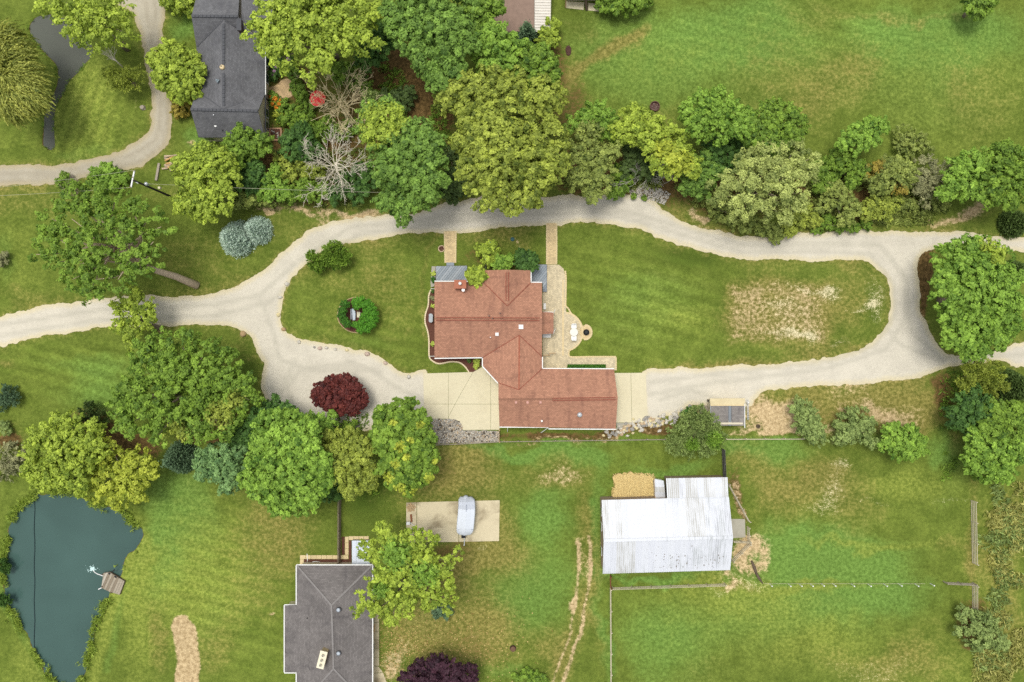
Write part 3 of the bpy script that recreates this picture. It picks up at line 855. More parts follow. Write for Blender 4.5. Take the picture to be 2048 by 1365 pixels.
# ---------------------------------------------------------------- roofs and walls
def roof_slope(parent, pts, m, name='roof_slope', t=.14):
    """pts: (px, py, height) corners of one slope, seen in the photograph"""
    P = [Vector(W(*p)) for p in pts]
    a = sum(P[i].x * P[(i + 1) % len(P)].y - P[(i + 1) % len(P)].x * P[i].y for i in range(len(P)))
    if a < 0:
        P = P[::-1]
    b = MB().slab(P, t)
    o = b.build(name, m, parent)
    me = o.data
    nrm = Vector((0, 0, 0))
    for i in range(len(P)):
        nrm += P[i].cross(P[(i + 1) % len(P)])
    nrm.normalize()
    u = Vector((0, 0, 1)).cross(nrm)
    if u.length < 1e-3:
        u = Vector((1, 0, 0))
    u.normalize()
    v = nrm.cross(u)
    ul = me.uv_layers.new(name='uv')
    for lp in me.loops:
        c = me.vertices[lp.vertex_index].co
        ul.data[lp.index].uv = (c.dot(u), c.dot(v))
    return o


def wall_block(parent, poly_px, h, m, inset=.3, eave=None, name='wall'):
    """walls under a roof: poly given by its eave corners as seen at height eave"""
    e = eave if eave is not None else h
    ring = [W(p[0], p[1], e)[:2] for p in poly_px]
    cx = sum(p[0] for p in ring) / len(ring)
    cy = sum(p[1] for p in ring) / len(ring)
    rr = []
    for x, y in ring:
        d = math.hypot(cx - x, cy - y)
        k = inset * 1.4 / max(d, .1)
        rr.append((x + (cx - x) * k, y + (cy - y) * k))
    return MB().prism(rr, 0, h).build(name, m, parent)


def strip(parent, a, b, w, h, m, name):
    """a bar between two (px, py, height) spots, lying on the roof"""
    A, B = Vector(W(*a)), Vector(W(*b))
    return MB().bar(A, B, w, h).build(name, m, parent)


def vent_pipe(parent, px, py, h, r, hh, m, name='vent_pipe', z0=-.15):
    x, y, z = W(px, py, h)
    return MB().lathe((x, y, z), [(r, z0), (r, hh), (r * .6, hh)], 10).build(name, m, parent, True)


def window_on(parent, x, y, z, w, h, face, m=None):
    """a window proud of a wall; face is the outward normal"""
    nx, ny = face
    rz = math.atan2(ny, nx) + math.pi / 2
    f = MB().box((x + nx * .03, y + ny * .03, z), (w + .16, .06, h + .16), rz).build('window', M_white, parent)
    MB().box((x + nx * .065, y + ny * .065, z), (w, .02, h), rz).build('pane', M_glass, f)
    return f


# ---------------------------------------------------------------- the red-roofed house in the middle
hx, hy, _ = W(1010, 660, 0)
house = thing('red_roof_house', (hx, hy, 0), 'long house under terracotta red shingle roofs in the middle of the gravel loop', 'house')
E, R = 3.0, 5.4
def px_on(px, py, h):
    return (px, py, h)
wall_block(house, [(869,564),(1084,566),(1084,714),(869,716)], E - .05, M_cream)
wall_block(house, [(968,541),(1061,541),(1061,600),(968,600)], E - .05, M_cream)
wall_block(house, [(972,700),(1084,700),(1084,760),(1000,760)], E - .05, M_cream)
wall_block(house, [(997,741),(1228,741),(1231,857),(999,853)], E - .05, M_cream)
# gable ends
def gable(parent, a, b, top, m):
    A, B, T = Vector(W(*a)), Vector(W(*b)), Vector(W(*top))
    d = (B - A).cross(Vector((0, 0, 1))).normalized() * .08
    vs = [A + d, B + d, T + d, A - d, B - d, T - d]
    return MB().add(vs, [(0, 1, 2), (5, 4, 3), (0, 3, 4, 1), (1, 4, 5, 2), (2, 5, 3, 0)]).build('gable', m, parent)
gable(house, (873,568,E - .2), (873,712,E - .2), (873,639,R - .2), M_cream)
gable(house, (1080,568,E - .2), (1080,712,E - .2), (1080,639,R - .2), M_cream)
gable(house, (972,545,E - .2), (1058,545,E - .2), (1014.5,545,4.3), M_cream)
gable(house, (1001,743,E - .2), (1001,851,E - .2), (1001,799,4.85), M_cream)
gable(house, (1226,743,E - .2), (1228,853,E - .2), (1229,796,4.85), M_cream)
# main block
roof_slope(house, [(869,564,E),(1084,566,E),(1084,638.5,R),(869,637.5,R)], M_red)
roof_slope(house, [(869,638,R),(1084,639,R),(1084,715,E),(966,714.5,E),(869,716,E)], M_red)
# north wing, ridge running north to south
roof_slope(house, [(968,541,E),(1014.5,540,4.5),(1014.5,612,4.56),(968,566,E + .1)], M_red)
roof_slope(house, [(1014.5,540,4.5),(1061,541,E),(1061,566,E + .1),(1014.5,612,4.56)], M_red)
# link wing to the garage
roof_slope(house, [(1038.5,670,4.46),(966,715,E + .04),(966,733,E),(997,766,3.7),(1038,780,4.42)], M_red)
roof_slope(house, [(1038.5,670,4.46),(1038,780,4.42),(1084,738,E + .04),(1084,714,E + .04)], M_red)
# garage
GR = 5.05
roof_slope(house, [(1037.6,779.5,4.4),(1084,738,E),(1228,739,E),(1235.6,796,GR),(997,799,GR),(997,766,3.72)], M_red)
roof_slope(house, [(997,799,GR),(1235.6,796,GR),(1231.5,858,E),(999,853.5,E)], M_red)
# ridge vents and valleys
for a, b in (((872,635.3,R + .02),(1079,636.3,R + .02)), ((872,640.8,R + .02),(1079,641.8,R + .02)), ((1011.8,545,4.5),(1011.8,602,4.55)), ((1017.2,545,4.5),(1017.2,602,4.55)), ((1105,797,GR),(1231,795.2,GR)), ((1105,801.5,GR),(1231,799.8,GR))):
    strip(house, a, b, .1, .12, M_redcap, 'ridge_vent')
for a, b in (((969,567,E + .14),(1014,612,4.6)), ((1060.5,567,E + .14),(1015,612,4.6)), ((966,715,E + .08),(1038.5,671,4.46)), ((1084,714,E + .06),(1038.5,671,4.46)), ((997,766,3.76),(1037.8,780,4.44)), ((1084,738,E + .06),(1037.8,780,4.44))):
    strip(house, a, b, .09, .06, M_redcap, 'valley')
strip(house, (1038.4,672,4.47), (1038.0,778,4.45), .14, .06, plain('red_cap_light', srgb(160, 92, 70), .9, .15), 'ridge_cap')
strip(house, (997,799,GR), (1105,798,GR), .2, .08, M_red, 'ridge_cap')
# gutters
for a, b in (((869,562.8,2.92),(966,563.2,2.92)), ((1062,565,2.92),(1084,565,2.92)), ((869,717.3,2.92),(966,715.9,2.92)), ((1062.2,541,2.92),(1062.2,565,2.92)), ((1084.9,714,2.92),(1084.9,738,2.92)), ((1085,737.4,2.92),(1228,738,2.92)), ((999,854.6,2.92),(1097,855,2.92)), ((1097,858.2,2.92),(1231,859,2.92)), ((964.9,714,2.92),(964.9,733,2.92)), ((964.9,733,2.92),(996,767,3.5))):
    strip(house, a, b, .13, .12, M_white, 'gutter')
for a, b in (((1015,856,2.8),(1015,864,.2)), ((1096,856,2.8),(1082,866,.1)), ((862,578,.4),(870,578,2.7)), ((858,713,.2),(869,713,2.8))):
    strip(house, a, b, .09, .09, M_white, 'downspout')
# chimney with its flue, dishes and roof lights
cx_, cy_, cz_ = W(920.5, 569, 4.6)
ch = MB().box((cx_, cy_, 2.3), (1.52, 1.05, 4.6)).build('chimney', M_brickwall, house)
MB().box((cx_, cy_, 4.64), (1.66, 1.18, .09)).build('chimney_cap', plain('chimney_crown', srgb(168, 108, 84), .9, .15), ch)
MB().lathe((cx_, cy_ + .08, 4.66), [(.17, 0), (.17, .4), (.22, .42), (.22, .5), (.05, .55)], 12).build('flue', M_white, ch, True)
strip(house, (911,574.7,4.5), (931.5,574.7,4.5), .1, .1, M_white, 'flashing')
strip(house, (931.8,562,4.5), (931.8,575,4.5), .1, .1, M_white, 'flashing')
x, y, z = W(927, 581, 3.9)
dm = MB().tube([(x - .3, y, z - .3), (x, y, z + .5)], .03, 6).build('antenna_mast', M_steel, house)
MB().lathe((x, y, z + .45), [(.02, 0), (.2, .06), (.24, .12), (.2, .12), (.02, .03)], 10).build('dish', M_white, dm, True)
MB().tube([(x - .5, y - .1, z + .2), (x + .35, y + .2, z + .25)], .025, 5).build('dish_arm', M_dark, dm)
for px, py, h, w in ((1042,654,4.95,.62), (994,669,4.55,.44)):
    x, y, z = W(px, py, h)
    f = MB().box((x, y, z + .03), (w, w, .16)).build('roof_vent', M_white, house)
    MB().box((x, y, z + .14), (w * .7, w * .7, .06)).build('vent_cap', M_white, f)
for px, py, h in ((1000,627,5.1), (978,632,5.25), (985,637,5.45)):
    vent_pipe(house, px, py, h, .09, .35, plain('lead_pipe', srgb(110, 92, 86), .6))
vent_pipe(house, 981, 675, 4.3, .08, .3, M_white)
for px in (1032, 1055, 1081):
    x, y, z = W(px, 805, 4.8)
    MB().box((x, y, z), (.3, .34, .22)).build('roof_vent', plain('pink_vent', srgb(196, 150, 136), .7), house)
vent_pipe(house, 1083.5, 842, 3.5, .14, .4, M_white)
x, y, z = W(1159, 829.5, 4.0)
tv = MB().lathe((x, y, z), [(.22, -.2), (.22, .2), (.3, .22), (.36, .36), (.32, .52), (.16, .62), (.02, .64)], 14).build('turbine_vent', M_steel, house, True)
for k in range(10):
    a = 2 * math.pi * k / 10
    MB().bar((x + .36 * math.cos(a), y + .36 * math.sin(a), z + .24), (x + .24 * math.cos(a + .5), y + .24 * math.sin(a + .5), z + .58), .02, .07).build('fin', M_steel, tv)
# porch roof on the east side, with its white braces
roof_slope(house, [(1084,624,2.9),(1107,625.5,2.45),(1107,667.5,2.45),(1084,669,2.9)], M_red, 'porch_roof')
for a, b in (((1085,624.6,2.6),(1106,624.6,2.4)), ((1107,627,2.3),(1110.5,620,1.2)), ((1107,666,2.3),(1111,658,1.2)), ((1107,668,2.2),(1107,668,.1)), ((1107,626,2.2),(1107,626,.1))):
    strip(house, a, b, .09, .09, M_white, 'porch_brace')
# side doors and windows under the eaves
for px, face in ((900, (0, -1)), (930, (0, -1)), (955, (0, -1))):
    x, y, _ = W(px, 712.4, 3)
    window_on(house, x, y, 1.5, 1.2, 1.2, face)
for py in (600, 680):
    x, y, _ = W(1080, py, 3)
    window_on(house, x, y, 1.5, 1.1, 1.2, (1, 0))
for py in (600, 660, 690):
    x, y, _ = W(872.5, py, 3)
    window_on(house, x, y, 1.5, 1.1, 1.2, (-1, 0))
for px0, py0, face, w in ((1001.5,815,(-1,0),4.8), (1227,800,(1,0),3.4)):
    x, y, _ = W(px0, py0, 3)
    d = MB().box((x + face[0] * .02, y, 1.15), (.1, w, 2.3)).build('garage_door', M_white, house)
    for k in range(4):
        MB().box((x + face[0] * .08, y, .3 + k * .56), (.04, w - .1, .5)).build('door_panel', M_white, d)

# ---------------------------------------------------------------- aprons, patio, paths, decks
def slab_piece(parent, pts, z0, z1, m, name):
    return MB().prism(G(pts, z1), z0, z1).build(name, m, parent)


ap = thing('concrete_driveway', W(920, 800, 0), 'cream concrete driveway apron west of the red-roofed garage', 'driveway')
J = .7
for poly in ([(847,747.5),(896.4,746),(896.4,808.4),(848,808.4)], [(896.9,746),(946,744.5),(919.6,791),(910,808.4),(896.9,808.4)], [(946.5,744.5),(966,733.5),(981,750),(981,808.4),(910.5,808.4),(920.1,791)], [(981.5,750.5),(998,767),(999,808.4),(981.5,808.4)],
             [(848,808.9),(896.4,808.9),(896.4,838),(848,837.5)], [(896.9,808.9),(909.7,808.9),(896.9,834)], [(910.3,808.9),(981,808.9),(981,860),(926,860.5),(922,847),(911,839.5),(897,838),(897,834.8)], [(981.5,808.9),(999,808.9),(999,860),(981.5,860)]):
    slab_piece(ap, poly, .0, .075, M_conc, 'concrete_slab')
ap2 = thing('concrete_driveway', W(1262, 796, 0), 'plain cream concrete apron at the east end of the red-roofed garage', 'driveway')
for poly in ([(1229,746.5),(1261.5,746.3),(1263.5,845.5),(1232,845.5)], [(1262,746.3),(1291.5,746),(1295,845),(1264,845.5)]):
    slab_piece(ap2, poly, .0, .075, M_conc, 'concrete_slab')
slab_piece(ap2, [(1232.5,846.2),(1262,846.2),(1250,856),(1234,859)], .0, .06, M_greyconc, 'concrete_slab')

patio = thing('paved_patio', W(1125, 668, 0), 'tan paver patio with a round bulge along the east side of the red-roofed house', 'patio')
circ = [(1128 + 37.5 * math.cos(t), 664 + 38.5 * math.sin(t)) for t in np.linspace(-1.45, 1.32, 22)]
PAT = [(1085,576),(1094,576),(1094,530),(1118,530),(1127,538),(1131,556),(1132,614)] + circ + [(1139,704),(1139,714),(1232,714),(1232,741),(1211.5,741),(1211.5,729),(1135,729),(1133,739),(1085,739)]
o = sheet('paving', G(PAT), .05, M_paver2, 0, None, patio)
fc = [(1171 + 12.3 * math.cos(t), 665 + 14.5 * math.sin(t)) for t in np.linspace(0, 2 * math.pi, 28)[:-1]]
o = sheet('fire_circle_paving', G(fc), .056, M_paver, 0, None, patio)


def border(parent, pts, w, z, m, step=.3, name='border_stone', closed=False):
    """a row of edging blocks joined into one part: each too small to pick apart"""
    ring = smooth_ring(G(pts), step, closed)
    b = MB()
    for i in range(len(ring) - (0 if closed else 1)):
        a, c = ring[i], ring[(i + 1) % len(ring)]
        d = c - a
        L = float(np.linalg.norm(d))
        if L < .02:
            continue
        b.box(((a[0] + c[0]) / 2, (a[1] + c[1]) / 2, z / 2 + rnd.uniform(-.005, .005)), (L * .93, w * rnd.uniform(.92, 1.05), z), math.atan2(d[1], d[0]))
    o = b.build(name, m, parent)
    o['kind'] = 'stuff'
    return o


border(patio, [(1126,560),(1126,600),(1126,650),(1126,700),(1126,712)], .24, .066, M_soldier)
border(patio, [(1130.5,542),(1132,560),(1131.5,590),(1131.5,613),(1137,618),(1142,627)] + circ[6:9], .22, .07, M_soldier)
border(patio, circ, .24, .068, M_soldier)
border(patio, fc[20:] + fc[:9], .24, .072, M_soldier)
border(patio, [(1139,703),(1139,713.5),(1180,713.8),(1232,713.8)], .2, .068, M_soldier)
border(patio, [(1232,715),(1232,741)], .2, .068, M_soldier)
walk = thing('paver_walk', W(1103, 490, 0), 'straight tan paver walk from the gravel road down to the patio', 'path')
sheet('paving', G([(1094,447),(1112,447),(1113,480),(1112.5,529.4),(1094,529.4)]), .05, M_paver, 0, None, walk)
border(walk, [(1093.5,448),(1093.5,529)], .2, .068, M_soldier)
border(walk, [(1113,448),(1113.3,490),(1113,529)], .2, .068, M_soldier)
walk2 = thing('paver_walk', W(901, 495, 0), 'short tan paver walk from the gravel road to the grey north-west deck', 'path')
sheet('paving', G([(889,463),(912,463),(911,526.5),(891,526.5)]), .05, M_paver, 0, None, walk2)
border(walk2, [(889,463),(890.5,526)], .2, .068, M_soldier)
border(walk2, [(912,463),(911.2,526)], .2, .068, M_soldier)


def plank_deck(name, poly, z, m, label, ang, w=.3, steps=None, gap=.012):
    """a deck of separate boards cut to the deck's outline"""
    ring = G(poly, z)
    cx = sum(p[0] for p in ring) / len(ring)
    cy = sum(p[1] for p in ring) / len(ring)
    t = thing(name, (cx, cy, 0), label, 'deck')
    u = np.array((math.cos(ang), math.sin(ang)))
    v = np.array((-u[1], u[0]))
    R_ = [np.array(p) for p in ring]
    vv = [float(p @ v) for p in R_]
    k = math.floor(min(vv) / w)
    while k * w < max(vv):
        a, b = k * w + gap, (k + 1) * w - gap
        poly_ = [np.array(p) for p in R_]
        for sgn, lim in ((1, a), (-1, -b)):
            out = []
            for i in range(len(poly_)):
                p, q = poly_[i], poly_[(i + 1) % len(poly_)]
                dp, dq = sgn * float(p @ v) - lim, sgn * float(q @ v) - lim
                if dp >= 0:
                    out.append(p)
                if dp * dq < 0:
                    out.append(p + (q - p) * dp / (dp - dq))
            poly_ = out
            if len(poly_) < 3:
                break
        if len(poly_) >= 3:
            MB().prism([tuple(p) for p in poly_], z - .05, z + rnd.uniform(-.004, .004)).build('plank', m[rnd.randrange(len(m))], t)
        k += 1
    b = MB()
    for i in range(len(ring)):
        p, q = ring[i], ring[(i + 1) % len(ring)]
        b.bar((p[0] * .999 + cx * .001, p[1] * .999 + cy * .001, z - .2), (q[0] * .999 + cx * .001, q[1] * .999 + cy * .001, z - .2), .06, .26)
    b.build('frame', M_wooddark, t)
    return t


GREYS = [plain('grey_deck_a', srgb(150, 158, 164), .8, .12, 3), plain('grey_deck_b', srgb(140, 149, 156), .8, .12, 3), plain('grey_deck_c', srgb(159, 166, 171), .8, .12, 3)]
dk = plank_deck('grey_deck', [(872,533),(934,532),(934,561.5),(872,561.5)], .45, GREYS, 'blue-grey board deck below the chimney at the north-west corner of the red-roofed house', math.radians(52))
slab_piece(dk, [(893,525.5),(908,525.5),(908,532),(893,532)], .05, .25, GREYS[1], 'step')
dk2 = plank_deck('grey_deck', [(1063,529.5),(1093.5,529.5),(1093.5,584),(1085.5,584),(1085.5,566),(1063,564)], .4, GREYS, 'blue-grey L-shaped board deck beside the patio at the north-east corner of the house', math.radians(52))

pl = thing('planter_strip', W(866, 555, 0), 'narrow pale concrete planter strip beside the north-west deck', 'planter')
slab_piece(pl, [(863.5,533),(871.3,533),(870.5,562),(868,573),(862,575),(861,566)], 0, .3, M_greyconc, 'concrete_edge')

bed_w = thing('flower_bed', W(862, 650, 0), 'dark mulch flower bed with a wavy pale stone edge along the west wall', 'flower bed')
EDGE = [(864,577),(858,590),(856.5,611),(851,629),(850.5,646),(855.5,663),(858,681),(858.5,713),(863.6,721),(873.7,727),(884,727.3),(900.6,724),(919,725.5),(931,734.7),(938,745)]
sheet('mulch', [tuple(p) for p in smooth_ring(G(EDGE), .4, False)] + G([(950,745),(963.5,731),(963.5,715),(869,718),(869,577)]), .03, M_mulch, 0, None, bed_w)
border(bed_w, EDGE, .2, .14, plain('pale_edge_block', srgb(222, 204, 170), .9, .12, 8), .26, 'edging')
ub = thing('utility_box', W(861.5, 636.5, 0), 'grey box with rounded ends in the mulch bed against the west wall', 'utility box')
x, y, _ = W(861.5, 636.5, .9)
bx = MB().prism([(x + .24 * math.cos(a) * 1.1, y + (.38 if math.sin(a) > 0 else -.38) + .22 * math.sin(a)) for a in np.linspace(.01, 2 * math.pi + .01, 17)[:-1]], .03, .85).build('casing', plain('grey_casing', srgb(150, 156, 160), .6, .1), ub)
MB().prism([(x + .26 * math.cos(a) * 1.1, y + (.4 if math.sin(a) > 0 else -.4) + .24 * math.sin(a)) for a in np.linspace(.01, 2 * math.pi + .01, 17)[:-1]], .85, .9).build('lid', plain('grey_lid', srgb(168, 174, 178), .6, .1), ub)

# patio furniture
tx, ty, _ = W(1147, 665, 0)
tb = thing('patio_table', (tx, ty, .05), 'round pale glass patio table between two white chairs', 'table')
MB().lathe((tx, ty, .05), [(.55, .7), (.57, .71), (.57, .735), (.55, .74)], 22).build('tabletop', plain('pale_glass', srgb(214, 212, 200), .2, .05, 2, .6), tb)
for k in range(4):
    a = math.pi / 4 + k * math.pi / 2
    MB().tube([(tx + .45 * math.cos(a), ty + .45 * math.sin(a), .05), (tx + .3 * math.cos(a), ty + .3 * math.sin(a), .76)], .022, 6).build('leg', M_white, tb)
for sgn, lab in ((1, 'white cushioned patio chair on the north side of the round table'), (-1, 'white cushioned patio chair on the south side of the round table')):
    cyy = ty + sgn * .82
    c_ = thing('patio_chair', (tx, cyy, .05), lab, 'chair', 'chairs at the round patio table')
    MB().box((tx, cyy, .48), (.62, .58, .12)).build('seat', M_white, c_)
    MB().box((tx, cyy + sgn * .3, .75), (.62, .1, .55), 0, Matrix.Rotation(-sgn * .15, 3, 'X')).build('backrest', M_white, c_)
    for sx in (-1, 1):
        MB().box((tx + sx * .35, cyy, .62), (.07, .55, .05)).build('armrest', M_white, c_)
        for sy in (-1, 1):
            MB().bar((tx + sx * .33, cyy + sy * .25, .05), (tx + sx * .33, cyy + sy * .25, .62), .05, .05).build('leg', M_white, c_)
fx_, fy_, _ = W(1172, 665, 0)
fp = thing('fire_bowl', (fx_, fy_, .06), 'round black metal fire bowl on the small paved circle by the patio', 'fire bowl')
MB().lathe((fx_, fy_, .06), [(.12, .1), (.34, .2), (.42, .38), (.44, .4), (.38, .4), (.3, .26), (.05, .2)], 18).build('bowl', M_dark, fp, True)
MB().lathe((fx_, fy_, .06), [(.3, .4), (.26, .5), (.14, .58), (.03, .62)], 14).build('lid', plain('black_mesh', srgb(52, 54, 54), .6), fp, True)
for k in range(3):
    a = k * 2.09
    MB().tube([(fx_ + .3 * math.cos(a), fy_ + .3 * math.sin(a), .06), (fx_ + .25 * math.cos(a), fy_ + .25 * math.sin(a), .3)], .025, 5).build('leg', M_dark, fp)
x, y, _ = W(1089, 613.5, 0)
bn = thing('storage_bench', (x, y, .05), 'narrow white box bench against the east wall north of the porch', 'bench')
MB().box((x, y, .3), (.3, .8, .5)).build('box', M_white, bn)
MB().box((x, y, .57), (.34, .85, .05)).build('lid', M_white, bn)
x, y, _ = W(1093, 671.5, 0)
bn = thing('storage_chest', (x, y, .05), 'white lidded chest just south of the porch roof on the patio', 'chest')
MB().box((x, y, .35), (1.12, .52, .6)).build('box', M_white, bn)
MB().box((x, y, .68), (1.18, .58, .07)).build('lid', M_white, bn)
MB().box((x, y + .02, .725), (1.0, .4, .02)).build('lid_panel', plain('white_panel', srgb(214, 214, 212), .6, .05), bn)

# the white railing between patio and garage
rl = thing('white_railing', W(1092, 725, 0), 'white railing round the corner between patio and garage roof', 'railing')
for a, b in (((1086,711),(1100,710.5)), ((1097,707),(1112,706.5))):
    A, B = W(a[0], a[1], 1.0), W(b[0], b[1], 1.0)
    MB().bar(A, B, .09, .07).build('rail', M_woodtan, rl)
    for q in (A, B):
        MB().bar((q[0], q[1], .05), (q[0], q[1], 1.0), .08, .08).build('post', M_white, rl)
    MB().bar((A[0], A[1], .5), (B[0], B[1], .5), .06, .06).build('rail', M_white, rl)

# ---------------------------------------------------------------- dark slate house, upper left
dh = thing('slate_roof_house', (W(455, 140, 0)[0], W(455, 140, 0)[1], 0), 'dark slate-grey roofed house beside the gravel lane, upper left', 'house')
e, r = 3.0, 5.57
wall_block(dh, [(393,90),(529,90),(529,190),(393,190)], e - .05, M_cream)
wall_block(dh, [(396,190),(529,188),(529,275),(397,275)], e - .05, M_cream)
wall_block(dh, [(398,-40),(540,-40),(530,92),(395,92)], e - .05, M_cream)
gable(dh, (398,192,e - .2), (399,272,e - .2), (384,222,5.3), M_cream)
gable(dh, (526,192,e - .2), (526,272,e - .2), (513,222,5.3), M_cream)
roof_slope(dh, [(393,95,e),(447,40,r),(447,219,r),(393,182,e)], M_slate)
roof_slope(dh, [(447,40,r),(530,96,e),(530,190,e),(447,219,r)], M_slate)
roof_slope(dh, [(393,182,e),(447,219,r),(516,222,r),(530,188,e),(500,176,e),(420,176,e)], M_slate)
roof_slope(dh, [(381,219,r),(393,182,e),(447,219.6,r)], M_slate)
roof_slope(dh, [(381,219.4,r),(516,222.4,r),(530,276,e),(397,275,e)], M_slate)
roof_slope(dh, [(383,32,r),(476,33,r),(530,96,e),(393,96,e)], M_slate)
roof_slope(dh, [(383,32,r),(476,33,r),(480,-30,e),(399,-30,e)], M_slate)
roof_slope(dh, [(483,40,4.4),(483,-30,4.4),(548,-30,3.2),(545,62,3.2),(520,80,3.4)], M_slate)
for a, b, w in (((383,32,r + .03),(475,33,r + .03),.34), ((447,48,r + .03),(447,130,r + .03),.34), ((447,147,r + .03),(447,213,r + .03),.34), ((381,219,r + .03),(516,222,r + .03),.34)):
    A, B = Vector(W(*a)), Vector(W(*b))
    L = (B - A).length
    n = int(L / .5)
    for i in range(n):
        MB().bar(A + (B - A) * (i / n), A + (B - A) * ((i + .9) / n), w, .08).build('ridge_vent', M_slatecap, dh)
for a, b in (((394,94,e + .12),(446,41,r)), ((394,182,e + .1),(446,219,r)), ((529,190,e + .1),(448,219,r)), ((449,41,r),(478,58,4.7))):
    strip(dh, a, b, .13, .05, M_slatecap, 'valley')
strip(dh, (531,98,2.9), (531,190,2.9), .13, .12, M_white, 'gutter')
strip(dh, (531,190,2.9), (531,274,2.9), .13, .12, M_slatecap, 'gutter')
x, y, z = W(478.5, 50, 5.4)
cc = MB().box((x, y, z - 1.2), (.55, 1.5, 2.6)).build('chimney', plain('dark_brick', srgb(88, 72, 64), .9, .3, 5), dh)
MB().box((x, y, z + .13), (.65, 1.6, .08)).build('chimney_cap', M_slatecap, cc)
x, y, z = W(444.5, 135, 5.6)
f = MB().lathe((x, y, z), [(.36, -.25), (.34, .1), (.26, .22), (.1, .24)], 9).build('roof_vent', plain('tan_cowl', srgb(206, 186, 146), .7), dh, True)
MB().lathe((x - .05, y + .06, z + .2), [(.09, 0), (.09, .07), (.02, .07)], 8).build('opening', M_dark, f)
x, y, z = W(436.5, 163, 5.1)
for dx, dy in ((-.12, .05), (.14, .02), (.02, -.18)):
    MB().lathe((x + dx, y + dy, z), [(.11, -.2), (.11, .25), (.14, .27), (.14, .34), (.03, .38)], 8).build('vent_pipe', plain('blue_grey_metal', srgb(128, 140, 146), .5), dh, True)
vent_pipe(dh, 432, 253, 3.9, .17, .25, M_white, 'roof_vent')
vent_pipe(dh, 446, 261, 3.6, .13, .15, M_dark)
vent_pipe(dh, 428, 231, 5.0, .07, .2, M_steel)
for px in (410, 455, 500):
    x, y, _ = W(px, 271.5, 3)
    window_on(dh, x, y, 1.5, 1.2, 1.1, (0, -1))
for py in (115, 150, 220, 245):
    x, y, _ = W(526, py, 3)
    window_on(dh, x, y, 1.5, 1.1, 1.2, (1, 0))

# ---------------------------------------------------------------- grey house, lower left
gh = thing('grey_roof_house', (W(660, 1250, 0)[0], W(660, 1250, 0)[1], 0), 'grey hip-roofed house with cream chimney at the bottom, left of centre', 'house')
e, r = 2.8, 4.5
wall_block(gh, [(594,1131),(744.5,1131),(744.5,1420),(594,1420)], e - .05, M_cream)
wall_block(gh, [(570,1211),(620,1211),(620,1345),(570,1345)], 2.3, M_cream, .2, 2.4)
roof_slope(gh, [(593.5,1131,e),(663,1211,r),(744.6,1131,e)], M_grey)
roof_slope(gh, [(593.5,1131,e),(663,1211,r),(667,1338,r),(593.5,1420,e)], M_grey)
roof_slope(gh, [(744.6,1131,e),(663,1211,r),(667,1338,r),(744.6,1420,e)], M_grey)
roof_slope(gh, [(593.5,1420,e),(667,1338,r),(744.6,1420,e)], M_grey)
roof_slope(gh, [(569.5,1211,2.35),(600,1211,3.0),(618,1213,3.42),(618,1343,3.42),(600,1345,3.0),(569.5,1345,2.35)], M_grey, 'wing_roof')
for a, b in (((594,1131.5,e + .05),(663,1211,r + .03)), ((744,1131.5,e + .05),(663,1211,r + .03)), ((667,1338,r + .03),(594,1419,e + .05)), ((667,1338,r + .03),(744,1419,e + .05)), ((663,1211,r + .03),(667,1338,r + .03))):
    strip(gh, a, b, .24, .06, M_greycap, 'ridge_cap')
for a, b in (((593,1130,2.75),(745,1130,2.75)), ((592.6,1131,2.75),(592.6,1210,2.75)), ((569,1210,2.3),(592,1210,2.5)), ((568.6,1211,2.3),(568.6,1345,2.3)), ((569,1346,2.3),(594,1346,2.6)), ((745.5,1131,2.75),(745.5,1420,2.75)), ((592.6,1347,2.75),(592.6,1420,2.75))):
    strip(gh, a, b, .13, .12, M_white, 'gutter')
cA = Vector(W(652, 1302, 4.0)); cT = Vector(W(643.5, 1319, 5.6))
cx_, cy_ = W(644, 1320, 5.4)[:2]
ck = MB().box((cx_, cy_, 4.3), (.85, 2.25, 2.2), -.25).build('chimney', plain('pale_brick', srgb(176, 158, 120), .9, .2, 5), gh)
MB().box((cx_, cy_, 5.42), (1.0, 2.4, .1), -.25).build('chimney_cap', plain('cream_crown', srgb(226, 218, 192), .8, .08), ck)
for k in (-1, 0, 1):
    fx2, fy2 = cx_ + k * .68 * math.sin(.25), cy_ + k * .68 * math.cos(.25)
    MB().lathe((fx2, fy2, 5.47), [(.19, 0), (.17, .28), (.12, .28), (.12, .05)], 10).build('flue', plain('grey_flue', srgb(186, 182, 166), .8, .1), ck)
for py in (1220, 1307):
    x, y, z = W(677, py, 4.45)
    f = MB().lathe((x, y, z), [(.34, -.2), (.34, .08), (.3, .1)], 16).build('sun_tunnel', M_slatecap, gh, True)
    MB().lathe((x, y, z + .06), [(.28, 0), (.25, .1), (.15, .17), (.03, .2)], 14).build('dome', plain('clear_dome', srgb(176, 184, 192), .2, .05, 2, .6), f, True)
vent_pipe(gh, 615, 1236, 3.3, .07, .25, M_dark)
for py in (1246, 1308):
    x, y, _ = W(741.5, py, 2.8)
    window_on(gh, x, y, 1.4, 1.3, 1.2, (1, 0))
x, y, _ = W(741.5, 1270, 2.8)
d = MB().box((x + .04, y, 1.05), (.1, 1.0, 2.1)).build('door', M_woodtan, gh)
MB().box((x + .1, y, 1.1), (.03, .7, 1.5)).build('door_panel', M_woodtan, d)
